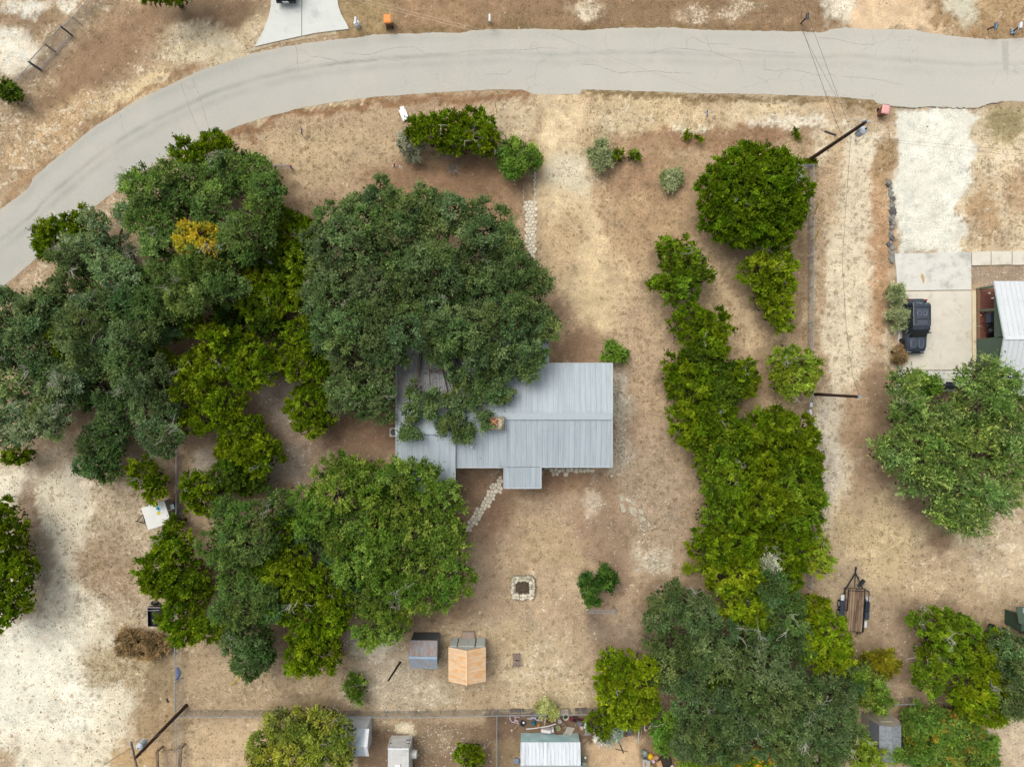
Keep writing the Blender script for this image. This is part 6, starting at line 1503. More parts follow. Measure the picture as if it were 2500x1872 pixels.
MB(sh2.location).box((Ma.x + .05, wy1 + .07, 1.2), (.06, .04, .08)).build('door_knob', BLACK, sh2)
MB(sh2.location).prism(qpoly([(1130,1542),(1158,1542),(1158,1562),(1129,1562)], .25), .02, .28).build('entry_ramp', paint(176, 156, 140, .9, .1), sh2)
mb = MB(sh2.location)
for yy in (.3, .55, .8): mb.box((wx1 + .03, wy1 + (wy0 - wy1) * yy, .8), (.06, .12, .3))
mb.build('wall_bracket', paint(236, 214, 190, .7), sh2)
bl_ = P(1174, 1561); tag(MB().box((bl_.x, bl_.y, .12), (.20, .20, .24)).build('white_block', paint(236, 220, 206, .8)), 'little white block beside the doors of the orange-roofed shed', 'block')

# teal and white shed at the bottom
sh3 = thing('white_roofed_shed', 'shed with a white ribbed roof and teal wall at the bottom edge behind the junk', 'shed', P(1345, 1830), 0)
zt = 1.7; yw = P(0, 1812.5, zt).y; xl = P(1272, 0, zt).x; xr = P(1416, 0, zt).x; yb_ = yw + .02
TEAL = mat('teal_wall', A(172, 208, 206), .7, .08, 1.5, c2=A(198, 222, 220), thr=.5)
ye3 = P(0, 1868, 2.2).y
strips('roof_sheet', [Vector((xl - .05, yw + .06, zt)), Vector((xr + .02, yw + .06, zt)), Vector((xr + .02, ye3, 2.2)), Vector((xl - .05, ye3, 2.2))], 16, mat('white_roof_sheet', A(226, 232, 236), .5, .07, 2, c2=A(196, 204, 210), thr=.56, rand=.05, stretch=(3, .3, 1)), sh3, raised=.03, gap=.02)
strips('roof_sheet', [Vector((xl - .05, ye3 - .05, 2.23)), Vector((xr + .12, ye3 - .05, 2.23)), Vector((xr + .12, ye3 - 2.4, 1.8)), Vector((xl - .05, ye3 - 2.4, 1.8))], 16, paint(232, 236, 238, .5, .04), sh3, raised=.03, gap=.02)
strips('wall_panel', [Vector((xl, yw, .05)), Vector((xr, yw, .05)), Vector((xr, yw, zt - .03)), Vector((xl, yw, zt - .03))], 6, TEAL, sh3, th=.03)
MB(sh3.location).prism([(xl, yw - .03), (xr, yw - .03), (xr, ye3 - 2.2), (xl, ye3 - 2.2)], 0, zt - .05).build('wall', paint(150, 180, 178, .7, .08), sh3)
MB(sh3.location).prism(qpoly([(1420,1861),(1431,1861),(1433,1880),(1420,1880)], 1.0), 0, 1.0).build('side_box', paint(168, 178, 158, .7, .1), sh3)
# white hut under the yellow-green tree
sh4 = thing('white_hut', 'white sheet-metal hut mostly covered by the yellow-green tree at the bottom left', 'hut', P(850, 1830), 0)
zt = 2.3; zr4 = 3.0
x0 = P(790, 0, zt).x; x1 = P(897, 0, zt).x; y1_ = P(0, 1778, zt).y; ym = P(0, 1822, zr4).y; y0_ = ym - (y1_ - ym)
BL4 = mat('blue_white_sheet', A(190, 204, 210), .5, .07, 1.2, c2=A(166, 182, 190), thr=.5)
strips('roof_sheet', [Vector((x0, y1_, zt)), Vector((x1, y1_, zt)), Vector((x1, ym, zr4)), Vector((x0, ym, zr4))], 9, BL4, sh4, raised=.02); strips('roof_sheet', [Vector((x0, ym, zr4)), Vector((x1, ym, zr4)), Vector((x1, y0_, zt)), Vector((x0, y0_, zt))], 9, BL4, sh4, raised=.02)
MB(sh4.location).loft([[(x1 - .1, y1_ - .05, 0), (x1 - .1, y1_ - .05, zt - .03), (x1 - .1, ym, zr4 - .05), (x1 - .1, y0_ + .05, zt - .03), (x1 - .1, y0_ + .05, 0)], [(x0 + .1, y1_ - .05, 0), (x0 + .1, y1_ - .05, zt - .03), (x0 + .1, ym, zr4 - .05), (x0 + .1, y0_ + .05, zt - .03), (x0 + .1, y0_ + .05, 0)]]).build('wall', paint(226, 230, 232, .6, .06), sh4)
MB(sh4.location).bar((x1, y1_, zt + .02), (x1, ym, zr4 + .02), .3, .03).bar((x1, ym, zr4 + .02), (x1, y0_, zt + .02), .3, .03).build('gable_trim', paint(238, 240, 242, .5), sh4)
# grey barn-roofed shed bottom right
sh5 = thing('barn_shed', 'grey shed with a bent barn-style shingle roof among the trees at the bottom right', 'shed', P(2150, 1800), 0)
SHG = mat('grey_shingle', A(150, 156, 158), .85, .12, 5, c2=A(128, 134, 138), thr=.52, bump=.3, rand=.08); SHD = mat('dark_shingle', A(104, 108, 114), .85, .14, 5, bump=.3, rand=.08)
def S(px, py, z): return P(px, py, z)
yt = S(0, 1773, 2.8).y; yb5 = S(0, 1860, 2.8).y
xs5 = [S(2124, 0, 1.7).x, S(2142, 0, 2.5).x, S(2162, 0, 2.9).x, S(2186, 0, 2.5).x, S(2196, 0, 1.7).x]; zs5 = [1.7, 2.5, 2.85, 2.5, 1.7]
xc_ = (xs5[0] + xs5[4]) / 2; hw5 = (xs5[4] - xs5[0]) / 2 ; xs5 = [xc_ - hw5, xc_ - hw5 * .72, xc_, xc_ + hw5 * .72, xc_ + hw5]
for k in range(4):
    strips('roof_course', [Vector((xs5[k], yt, zs5[k])), Vector((xs5[k], yb5, zs5[k])), Vector((xs5[k + 1], yb5, zs5[k + 1])), Vector((xs5[k + 1], yt, zs5[k + 1]))], 9, SHD if k < 1 else SHG, sh5, th=.03)
MB(sh5.location).loft([[(x, yt - .05, z - .04) for x, z in zip(xs5, zs5)][::-1] + [(xs5[0] + .1, yt - .05, 0), (xs5[4] - .1, yt - .05, 0)], [(x, yb5 + .05, z - .04) for x, z in zip(xs5, zs5)][::-1] + [(xs5[0] + .1, yb5 + .05, 0), (xs5[4] - .1, yb5 + .05, 0)]]).build('wall', paint(186, 178, 158, .8, .08), sh5)
MB(sh5.location).box((xc_, yt, 1.0), (1.1, .06, 1.9)).build('door', paint(196, 186, 164, .8, .08), sh5)
# dark green hut at the right edge
sh6 = thing('green_hut', 'dark green flat-topped hut cut off by the right picture edge near the tractor', 'hut', P(2510, 1508), 0)
MB(sh6.location).prism(qpoly([(2477,1497),(2560,1520),(2560,1580),(2477,1534)], 1.2), 0, 2.0).build('wall', paint(64, 84, 66, .8, .1), sh6)
MB(sh6.location).prism(qpoly([(2480,1480),(2560,1480),(2560,1545),(2486,1520)], 2.0), 2.0, 2.08).build('roof', paint(80, 98, 78, .8, .1), sh6)
MB(sh6.location).bar(P(2498, 1483, 2.12), P(2498, 1496, 2.12), .05, .06).build('roof_bracket', paint(190, 200, 210, .5), sh6)

# neighbour's house on the right
nh = thing('green_house', 'dark green house with a white ribbed metal gable roof at the right picture edge', 'house', P(2440, 820), 0)
ze, zr7 = 2.55, 3.75
xg = P(2428, 0, ze).x; yn = P(0, 686.5, ze).y; yr7 = P(0, 824, zr7).y; ysn = P(0, 966, ze).y; xe = xg + 9
WR = mat('white_metal_roof', A(226, 230, 230), .45, .04, 1.2, c2=A(212, 218, 220), thr=.6, rand=.02)
strips('roof_panel', [Vector((xg, yn, ze)), Vector((xe, yn, ze)), Vector((xe, yr7, zr7)), Vector((xg, yr7, zr7))], 22, WR, nh, raised=.03, gap=.01)
strips('roof_panel', [Vector((xg, yr7, zr7)), Vector((xe, yr7, zr7)), Vector((xe, ysn, ze)), Vector((xg, ysn, ze))], 22, WR, nh, raised=.03, gap=.01)
MB(nh.location).bar((xg - .03, yr7, zr7 + .06), (xe, yr7, zr7 + .06), .34, .03).build('ridge_cap', paint(236, 240, 240, .45), nh)
for q0, q1 in (((xg, yn, ze), (xg, yr7, zr7)), ((xg, yr7, zr7), (xg, ysn, ze))): MB(nh.location).bar(Vector(q0) + Vector((-.04, 0, 0)), Vector(q1) + Vector((-.04, 0, 0)), .10, .14).build('rake_trim', paint(214, 224, 224, .5), nh)
xw = P(2383.5, 0, 0.1).x + .02; ydk0 = P(0, 704, .5).y; ydk1 = P(0, 827, .5).y
GRN = paint(86, 104, 88, .75, .06)
# lap siding of the gable wall south of the porch, board by board
nb = 13
yS = ysn + .3
def roofz(y): return ze + (zr7 - ze) * (1 - abs(y - yr7) / abs(yn - yr7)) - .10
for k in range(nb):
    z0_, z1_ = k * .27, k * .27 + .262
    ya, yb7 = ydk1, yS
    # trim boards to the gable slope
    while yb7 < ya and roofz(yb7) < z0_ + .1: yb7 += .15
    if ya - yb7 < .3: continue
    MB(nh.location).add([(xw, ya, z0_), (xw, yb7, z0_), (xw + .03, yb7, z1_), (xw + .03, ya, z1_), (xw + .12, ya, z0_), (xw + .12, yb7, z0_), (xw + .12, yb7, z1_), (xw + .12, ya, z1_)],
        [(0, 1, 2, 3), (7, 6, 5, 4), (4, 5, 1, 0), (3, 2, 6, 7), (0, 3, 7, 4), (1, 5, 6, 2)]).build('siding_board', GRN, nh)
MB(nh.location).add([(xw + .12, ydk1, 0), (xe, ydk1, 0), (xe, yS, 0), (xw + .12, yS, 0), (xw + .12, ydk1, roofz(ydk1)), (xe, ydk1, roofz(ydk1)), (xe, yS, ze - .1), (xw + .12, yS, ze - .1)], [(0, 3, 2, 1), (0, 1, 5, 4), (2, 3, 7, 6), (1, 2, 6, 5), (3, 0, 4, 7)]).build('wall', GRN, nh)
MB(nh.location).add([(xg + .15, yn - .25, ze - .25), (xg + .15, ydk1, ze - .25), (xg + .15, ydk1, roofz(ydk1)), (xg + .15, yr7, zr7 - .1), (xg + .15, yn - .25, ze - .05), (xg + .25, yn - .25, ze - .25), (xg + .25, ydk1, ze - .25), (xg + .25, ydk1, roofz(ydk1)), (xg + .25, yr7, zr7 - .1), (xg + .25, yn - .25, ze - .05)],
    [(0, 4, 3, 2, 1), (5, 6, 7, 8, 9), (0, 1, 6, 5), (4, 0, 5, 9)]).build('porch_gable', GRN, nh)
MB(nh.location).box((xw + 3.0, (ydk0 + ydk1) / 2, 1.3), (.1, ydk0 - ydk1, 2.6)).build('porch_wall', GRN, nh)
for yy in (ydk0, (ydk0 + ydk1) / 2 + .25):
    MB(nh.location).bar((xw, yy, .55), (xg + .2, yy - .1, 2.45), .12, .16).build('porch_beam', paint(104, 122, 104, .75), nh)
    MB(nh.location).box((xw + .06, yy, .4), (.12, .12, .8)).build('porch_post', paint(104, 122, 104, .75), nh)
RED = paint(122, 74, 60, .8, .12, rand=.06)
nbd = 22
for k in range(nbd):
    ya = ydk0 + (ydk1 - ydk0) * k / nbd; yb7 = ydk0 + (ydk1 - ydk0) * (k + 1) / nbd
    MB(nh.location).box((xw + 1.5, (ya + yb7) / 2, .44), (2.95, abs(yb7 - ya) - .025, .05)).build('deck_board', RED, nh)
MB(nh.location).box((xw + .02, (ydk0 + ydk1) / 2, .3), (.06, ydk0 - ydk1, .34)).build('deck_fascia', paint(150, 118, 92, .8), nh)
wd_ = P(2417, 935, 1.6)
wn = MB(nh.location).box((xw - .02, wd_.y, 1.55), (.05, .95, 1.15)).build('window', WHITE, nh)
for i in (-1, 0, 1):
    for j in (-1, 1): MB().box((xw - .05 - nh.location.x, wd_.y + i * .29 - nh.location.y, 1.55 + j * .26), (.02, .23, .44)).build('pane', GLASS, wn)
for k in range(3):
    p_ = P(2482 + k * 7, 973, .3); MB(nh.location).box((p_.x, p_.y, .3 - k * .0), (.24, .75, .1 + .12 * k)).build('step', paint(104, 62, 48, .8, .1), nh)
MB(nh.location).prism(qpoly([(2446,966),(2478,966),(2478,982),(2440,982)], .3), 0, .3).build('back_slab', paint(206, 198, 176, .9), nh)
# ---------------------------------------------------------------- kerbside things
def bin_(label, px, py, rz, lid, body, open_=False):
    b = P(px, py); c = thing('wheeled_bin', label, 'bin', (b.x, b.y, 0), rz)
    MB().loft([[(-.22, -.26, .06), (.22, -.26, .06), (.22, .24, .06), (-.22, .24, .06)], [(-.30, -.36, .98), (.30, -.36, .98), (.30, .34, .98), (-.30, .34, .98)]]).build('body', body, c)
    MB().loft([[(-.32, -.38, .98), (.32, -.38, .98), (.32, .36, .98), (-.32, .36, .98)], [(-.32, -.38, 1.03), (.32, -.38, 1.03), (.32, .36, 1.03), (-.32, .36, 1.03)], [(-.25, -.28, 1.08), (.25, -.28, 1.08), (.25, .28, 1.08), (-.25, .28, 1.08)]]).build('lid', lid, c)
    MB().tube((-.28, -.44, 1.0), (.28, -.44, 1.0), .02).tube((-.26, -.44, 1.0), (-.26, -.36, .98), .018).tube((.26, -.44, 1.0), (.26, -.36, .98), .018).build('handle', body, c)
    for s in (-1, 1): MB().lathe((s * .27, -.32, .14), [(.14, -.03), (.14, .03)], 14, 'x').build('wheel', RUBBER, c)
    return c
bin_('brown wheeled bin with a bright orange lid on the dry verge north of the road', 951, 61, .08, paint(250, 152, 62, .5, .06), paint(138, 104, 82, .6, .08))
bin_('brown wheeled bin with a faded pink lid at the road edge by the gravel drive', 2147, 279, math.radians(170), paint(244, 176, 172, .5, .05), paint(134, 92, 76, .6, .08))
def mailbox(label, px, py, bx_, by_, h, col, rz, l_=.52, w_=.2, postm=WOODB, flag=None, base=None):
    b = P(px, py); c = thing('mailbox', label, 'mailbox', (b.x, b.y, 0)); q = P(bx_, by_, h); d = q - b
    mb = MB().bar((0, 0, 0), (d.x * .95, d.y * .95, h - .1), .09, .09); mb.build('post', postm, c)
    prof = [(-w_ / 2, -.11), (w_ / 2, -.11), (w_ / 2, .04)] + [(w_ / 2 * math.cos(t), .04 + w_ / 2 * math.sin(t)) for t in np.linspace(.3, 2.84, 6)] + [(-w_ / 2, .04)]
    ca, sa = math.cos(rz), math.sin(rz)
    rings = [[(d.x + x * ca - y * sa, d.y + x * sa + y * ca, h + z) for x, z in prof] for y in (-l_ / 2, l_ / 2)]
    MB().loft(rings).build('box', col, c)
    y = -l_ / 2 - .012; MB().box((d.x - y * sa, d.y + y * ca, h - .03), (w_ * .9, .02, .2), rz).build('door', flag or paint(170, 178, 182, .5), c)
    return c
mailbox('white tube-shaped mailbox alone on the brown verge north of the road', 1196, 52, 1195.5, 45, 1.15, WHITE, 0, .62, .2)
mailbox('black mailbox on a leaning wooden post where the dark cables cross the north verge', 1955, 58, 1971, 41, 1.15, paint(52, 60, 70, .4), -.12, .52, .22)
mailbox('grey-blue mailbox with a dark slanted-looking post near the top right corner', 2411, 72, 2432, 64, 1.15, paint(92, 112, 130, .35), -.08, .56, .22)
mb_ = mailbox('white mailbox on a black post standing in a patterned square base, top right corner', 2471, 79, 2492, 63, 1.15, paint(226, 230, 238, .5), -.1, .5, .24, BLACK)
mb = MB()
for i in range(4):
    for j in range(4):
        if (i + j) % 2 == 0: mb.box(((i - 1.5) * .10, (j - 1.5) * .10, .16), (.095, .095, .12))
mb.build('patterned_base', paint(196, 206, 212, .6), mb_); MB().box((0, 0, .06), (.42, .42, .10)).build('base_block', paint(112, 128, 142, .7), mb_)
b = P(874, 65); c = thing('mailbox', 'white rounded mailbox on a white drum base beside the white concrete drive', 'mailbox', (b.x, b.y, 0))
MB().lathe((0, 0, 0), [(.25, 0), (.27, .1), (.27, .55), (.24, .62), (0, .64)], 26).build('drum_base', WHITE, c)
q = P(868, 51, 1.1) - b
MB().tube((0, 0, .6), (q.x * .5, q.y * .4, 1.0), .07).build('post', WHITE, c)
MB().loft([[(q.x + x, q.y + y + (.0), 1.1 + z) for x, z in ((-.11, -.12), (.11, -.12), (.11, .02), (.07, .1), (0, .13), (-.07, .1), (-.11, .02))] for y in (-.30, .30)]).build('box', WHITE, c)
# bottle-shaped board
b = P(986, 279); c = thing('white_board', 'white bottle-shaped board with a nicked shoulder lying on the dry front verge', 'board', (b.x, b.y, 0))
MB(c.location).prism([tuple(P(940 + x / 22.12, 240 + y / 22.12, .24)[:2]) for x, y in ((800,480),(920,440),(1020,425),(1015,510),(1120,630),(1165,740),(1295,1110),(1130,1165),(985,1240),(900,1080),(820,880),(735,645),(805,640),(815,560))], .17, .24).build('board', paint(252, 254, 255, .5, .02), c)
MB(c.location).prism([tuple(P(940 + x / 22.12, 240 + y / 22.12, .17)[:2]) for x, y in ((820,500),(1000,450),(1130,680),(1270,1100),(990,1210),(760,680))], .0, .16).build('dark_lower_block', paint(60, 66, 80, .7), c)  # dark block filling the space below the raised board
# yard signs
def ysign(label, p0, p1, hgt, w_, m, stripes=None):
    b = P((p0[0] + p1[0]) / 2, (p0[1] + p1[1]) / 2); c = thing('yard_sign', label, 'sign', (b.x, b.y, 0))
    a = P(*p0); d = P(*p1); mb = MB(b)
    for q in (a, d): mb.tube((q.x, q.y, 0), (q.x, q.y, hgt + .1), .018, None, 5)
    mb.build('stakes', paint(66, 60, 66, .6), c)
    u = (d - a).normalized(); e0 = a + u * .04; e1 = d - u * .04; zc = hgt - w_ / 2
    MB(b).bar((e0.x, e0.y, zc), (e1.x, e1.y, zc), .03, w_).build('panel', m, c)
    if stripes:
        for k, mm in enumerate(stripes): z_ = hgt - .06 - k * .12; n_ = Vector((-u.y, u.x, 0)); n_ = -n_ if n_.x * b.x + n_.y * b.y > 0 else n_; MB(b).bar(e0 + n_ * .025 + Vector((0, 0, z_)), e1 + n_ * .025 + Vector((0, 0, z_)), .012, .05).build('stripe', mm, c)
    return c
ysign('faded grey yard sign on thin stakes in the western front yard', (741, 320), (744, 337), 1.0, .5, paint(150, 146, 150, .6))
ysign('thin dark edge-on yard sign above the sprawling cedar bush', (1209, 262), (1213, 279), 1.0, .12, paint(110, 100, 98, .6))
ysign('white and blue striped yard sign in the pale grass east of the drive', (1721, 293), (1722, 277), .95, .5, paint(214, 220, 236, .5), [paint(70, 84, 170, .5), paint(60, 60, 110, .5), paint(70, 84, 170, .5)])
# garden markers
def gnome(label, px, py, s=1.0, red=(196, 46, 66)):
    b = P(px, py); c = thing('garden_ornament', label, 'ornament', (b.x, b.y, 0))
    MB().lathe((0, 0, 0), [(.10 * s, 0), (.11 * s, .06 * s), (.07 * s, .22 * s), (0, .26 * s)], 10).build('red_body', paint(*red, .5), c)
    MB().lathe((-.10 * s, -.08 * s, 0), [(.07 * s, 0), (.08 * s, .06 * s), (0, .12 * s)], 9).lathe((.12 * s, -.08 * s, 0), [(.07 * s, 0), (.08 * s, .06 * s), (0, .12 * s)], 9).build('white_feet', WHITE, c)
gnome('little red and white ornament on the grass above the huge oak', 963, 403)
gnome('little red and white ornament at the end of the western fence stub', 711, 407, .9)
# planks and sticks
def plank(name, label, a, b, w_, h_, m, z=None, cat='plank'):
    A_ = P(*a); B_ = P(*b); c = MB(A_).bar(A_ + Vector((0, 0, z or h_ / 2)), B_ + Vector((0, 0, z or h_ / 2)), w_, h_).build(name, m, loc=A_); return tag(c, label, cat)
plank('plank', 'short pale plank lying beside the eastern fence below the elm level', (2004,1272), (2014,1276), .14, .05, paint(240, 226, 196, .8))
plank('plank', 'dark little slab on the ground in the south west lot near the pole', (407,1704), (411,1714), .16, .05, paint(50, 44, 44, .8))
def xstick(label, a0, a1, b0, b1):
    A_ = P(*a0); c = MB(A_).tube(P(*a0, .05), P(*a1, .06), .06, .05, 7).tube(P(*b0, .10), P(*b1, .10), .03, .02, 6).build('crossed_poles', paint(92, 84, 80, .8, .15), loc=A_); return tag(c, label, 'poles')
xstick('two crossed dark poles lying on the wood chips at the bottom', (1509,1804), (1522,1838), (1502,1828), (1532,1834))
# double clothes rail
b = P(1471, 1492); c = thing('clothes_rail', 'double galvanised clothes-line rail on posts over a dark worn patch', 'clothes rail', (b.x, b.y, 0))
for (x0_, y0_, x1_, y1_) in ((1436,1489,1503,1490.5),(1437,1495,1506,1497)):
    a, d = P(x0_, y0_, 1.7), P(x1_, y1_, 1.7); MB(b).tube(a, d, .035, None, 7).build('rail', STEEL, c)
for (x0_, y0_, y1_) in ((1438,1488,1497),(1503,1490,1499)):
    a, d = P(x0_, y0_, 1.7), P(x0_, y1_, 1.7); MB(b).tube(a, d, .025).build('end_bar', paint(96, 100, 104, .6), c)
    m_ = (a + d) / 2; MB(b).tube((m_.x, m_.y, 0), m_, .035).build('post', STEEL, c)
# slatted lounge frame
b = P(1261, 1608); c = thing('slatted_bench', 'small weathered slatted lounger frame on the southern grass', 'bench', (b.x, b.y, 0), .03)
for k in range(8):
    x_ = -.31 + k * .088
    for y0_, y1_ in ((-.56, -.06), (.02, .56)): MB().bar((x_, y0_, .30), (x_ + random.uniform(-.02, .02), y1_, .30 + random.uniform(0, .04)), .05, .02).build('slat', paint(150, 128, 120, .8, .2), c)
for y_ in (-.5, 0, .5): MB().box((0, y_, .26), (.68, .05, .04)).build('cross_bar', paint(112, 92, 84, .8, .2), c)
for sx in (-1, 1):
    for sy in (-1, 1): MB().box((sx * .28, sy * .5, .12), (.05, .05, .25)).build('leg', paint(112, 92, 84, .8, .2), c)
MB().box((.02, -.02, .33), (.14, .1, .05)).build('dark_knot', BLACK, c)
# weathered timber frame at the bottom left
b = P(412, 1850); c = thing('timber_frame', 'open weathered timber pen crossed by the fence at the bottom left', 'frame', (b.x, b.y, 0))
for a, d, w_ in (((383,1834,.9),(386,1900,.9),.22),((398,1833,.9),(420,1829,.9),.12),((441,1826,.9),(437,1900,.9),.24)):
    MB(b).bar(P(*a), P(*d), w_, .12).build('beam', WOODG, c)
for px_, py_ in ((384,1834),(440,1828)): q = P(px_, py_, .9); MB(b).box((q.x, q.y, .45), (.14, .14, .9)).build('post', WOODG, c)
# meters at the fence
b = P(1976, 985); c = thing('utility_boxes', 'pale utility meter boxes fixed to the fence just below the dark bar-like pole', 'meter boxes', (b.x, b.y, 0))
for (px_, py_, w_, d_, h_) in ((1981,988,.22,.34,1.35),(1979,1006,.24,.44,1.15)):
    q = P(px_, py_, h_); MB(b).box((q.x, q.y, h_ - .3), (w_, d_, .6)).build('meter_box', paint(226, 222, 214, .5), c)
    MB(b).tube((q.x, q.y - .05, 0), (q.x, q.y - .05, h_ - .3), .03).build('conduit', STEEL, c)
# blue tarp
b = P(436, 1645); mb = MB(b); pts = []
mb.loft([[(P(431 + dx, y_, 0).x, P(431, y_, 0).y, z_) for dx, z_ in ((0, .02), (0, .06), (4 + w_, .12 + .05 * math.sin(y_)), (9 + w_, .02))] for y_, w_ in ((1628,-3),(1634,0),(1641,3),(1648,2),(1654,-2),(1659,-5))])
tag(mb.build('blue_tarp', paint(92, 112, 160, .6, .15), loc=b), 'crumpled blue tarp scrap against the fence in the lower left', 'tarp')

# grills
def kettle(px, py, label):
    b = P(px, py, .46); c = thing('kettle_grill', label, 'grill', (b.x, b.y, .47))
    MB().lathe((0, 0, .45), [(.05, 0), (.22, .05), (.29, .18), (.30, .24), (.27, .34), (.16, .42), (0, .45)], 20).build('bowl', BLACK, c, smooth=True)
    MB().tube((0, 0, .88), (0, 0, .94), .03).build('handle', STEEL, c)
    for k in range(3): t = k * 2.1 + .4; MB().tube((.1 * math.cos(t), .1 * math.sin(t), .5), (.3 * math.cos(t), .3 * math.sin(t), 0), .018).build('leg', BLACK, c)
kettle(2407, 809, 'round black kettle grill on the red deck of the green house')
b = P(2404, 778, .47); c = thing('barrel_grill', 'big dark rectangular grill with a rail handle on the red deck of the green house', 'grill', (b.x, b.y, .47))
MB().loft([[(-.26 + .0, -.42, .5), (-.30, -.42, .72), (-.20, -.42, .98), (.16, -.42, .98), (.28, -.42, .72), (.24, -.42, .5)], [(-.26, .42, .5), (-.30, .42, .72), (-.20, .42, .98), (.16, .42, .98), (.28, .42, .72), (.24, .42, .5)]]).build('barrel', paint(58, 66, 78, .4, .1), c)
MB().tube((.34, -.34, .8), (.34, .34, .8), .02).build('rail_handle', paint(206, 200, 184, .4), c)
MB().box((0, -.62, .6), (.36, .30, .26)).build('fire_box', BLACK, c)
MB().box((-.34, .46, .6), (.36, .12, .04)).build('side_shelf', BLACK, c)
for sx in (-.22, .2):
    for sy in (-.38, .38): MB().tube((sx, sy, 0), (sx, sy, .55), .02).build('leg', BLACK, c)
tag(MB().bar(P(2386, 796, .5), P(2397, 797, .5), .04, .04).build('grill_tongs', paint(214, 200, 180, .5)), 'pale grill tongs on the red deck beside the grill', 'tongs')
tag(MB().lathe(P(2394, 770, .47), [(.06, 0), (.06, .10), (0, .11)], 8).build('small_cup', paint(220, 170, 140, .5)), 'tiny orange cup on the red deck left of the grill', 'cup')
for k, (px_, py_, c_) in enumerate(((2423,728,(236,230,210)),(2415,716,(214,206,180)))):
    tag(MB().box(P(px_, py_, .52), (.20, .13, .08), .3).build('deck_clutter', paint(*c_, .6)), ('larger' if k == 0 else 'smaller') + ' pale scrap lying on the upper part of the red deck', 'scrap')
c_ = P(2416, 820, .5); tag(MB().box((c_.x, c_.y, .60), (.55, .16, .22)).build('black_planter', BLACK), 'long black box with a white knob at the lower edge of the red deck', 'box')
b = P(2302, 943); c = thing('smoker_grill', 'black offset smoker grill on the south edge of the parking pad', 'grill', (b.x, b.y, .1))
MB().lathe((0, 0, .75), [(.22, -.42), (.24, -.38), (.24, .38), (.22, .42)], 16, 'x').build('barrel', paint(42, 44, 54, .4), c)
MB().lathe((.62, -.02, .62), [(.16, -.18), (.16, .18)], 14, 'x').build('fire_box', BLACK, c)
MB().box((.05, .28, .72), (.60, .22, .03)).build('shelf', BLACK, c)
MB().tube((-.5, 0, .7), (-.5, 0, 1.3), .05).build('chimney_pipe', BLACK, c)
for sx in (-.35, .35):
    for sy in (-.18, .18): MB().tube((sx, sy, 0), (sx, sy, .6), .02).build('leg', BLACK, c)
b = P(2310, 950); c = thing('pad_step', 'pale concrete step below the smoker grill', 'step', (b.x, b.y, 0)); MB(b).prism(qpoly([(2290,944),(2332,946),(2334,956),(2289,954)], .3), 0, .25).build('slab', cg, c)
# green lawn tractor
b = P(2428, 1538); c = thing('lawn_tractor', 'little green lawn tractor with yellow wheel hubs beside the dark green hut', 'tractor', (b.x, b.y, 0), math.radians(-100))
MB().loft([[(-.22, .15, .45), (-.22, .15, .85), (.22, .15, .85), (.22, .15, .45)], [(-.20, 1.0, .45), (-.17, 1.0, .78), (.17, 1.0, .78), (.20, 1.0, .45)]]).build('hood', paint(44, 110, 44, .4), c)
MB().box((0, -.35, .42), (.85, .95, .12)).build('deck', paint(48, 112, 48, .4), c)
MB().box((0, -.25, .72), (.42, .40, .10)).box((0, -.46, .88), (.42, .09, .34)).build('seat', paint(216, 190, 60, .5), c)
MB().lathe((0, .08, .95), [(.16, 0), (.18, .02), (.16, .04)], 14).build('steering_wheel', BLACK, c)
for s in (-1, 1):
    w_ = MB().lathe((s * .42, -.45, .30), [(.18, -.12), (.30, -.10), (.30, .10), (.18, .12)], 16, 'x').build('wheel', RUBBER, c); MB().lathe((s * .42 + s * .10, -.45, .30), [(.16, -.02), (.16, .03)] , 12, 'x').build('hub', paint(226, 200, 40, .4), w_)
    w_ = MB().lathe((s * .34, .75, .20), [(.10, -.08), (.20, -.07), (.20, .07), (.10, .08)], 14, 'x').build('wheel', RUBBER, c); MB().lathe((s * .34 + s * .07, .75, .20), [(.10, -.02), (.10, .03)], 12, 'x').build('hub', paint(226, 200, 40, .4), w_)

# ---------------------------------------------------------------- the junk behind the white-roofed shed
def jx(x, y): return (1220 + x / 8.508, 1720 + y / 8.507)
def jx2(x, y): return (1420 + x / 8.508, 1720 + y / 8.507)
def jprism(name, label, pts, z0, z1, m, cat, inset=0.0, f=jx):
    return tag(MB().prism([tuple(P(*f(*p), z1)[:2]) for p in pts], z0, z1, inset).build(name, m), label, cat)
def jpath(name, label, pts, z, r, m, cat, f=jx):
    return tag(MB().path([P(*f(*p), z) for p in pts], r, 6).build(name, m), label, cat)
def tub(name, label, x, y, r, h, m, cat='tub', mi=None, f=jx):
    p_ = P(*f(x, y), h); c = thing(name, label, cat, (p_.x, p_.y, 0))
    MB().lathe((0, 0, 0), [(r * .82, 0), (r, h), (r * .88, h), (r * .74, .05), (0, .05)], 18).build('shell', m, c)
    if mi: MB().lathe((0, 0, h * .55), [(r * .78, 0), (0, .04)], 14).build('filling', mi, c)
    return c
PINKW = paint(214, 190, 204, .6, .06)
b = P(*jx(300, 300)); c = thing('garden_chair', 'overturned pale pink plastic chair at the left end of the junk', 'chair', (b.x, b.y, 0))
mb = MB(b); arc = [P(*jx(x, y), .5) for x, y in ((215,230),(212,290),(250,350),(300,362),(322,300),(318,245),(280,215),(225,215))]
mb.path(arc, .035, 6); mb.build('backrest', PINKW, c)
for pts in (((318,245),(415,262)), ((300,362),(395,388)), ((322,330),(390,355)), ((318,312),(380,330))): MB(b).path([P(*jx(*p), .42) for p in pts], .03, 6).build('leg', PINKW, c)
MB(b).path([P(*jx(395, 388), .4), P(*jx(300, 510), .1)], .02, 5).build('arm', paint(206, 184, 150, .7), c)
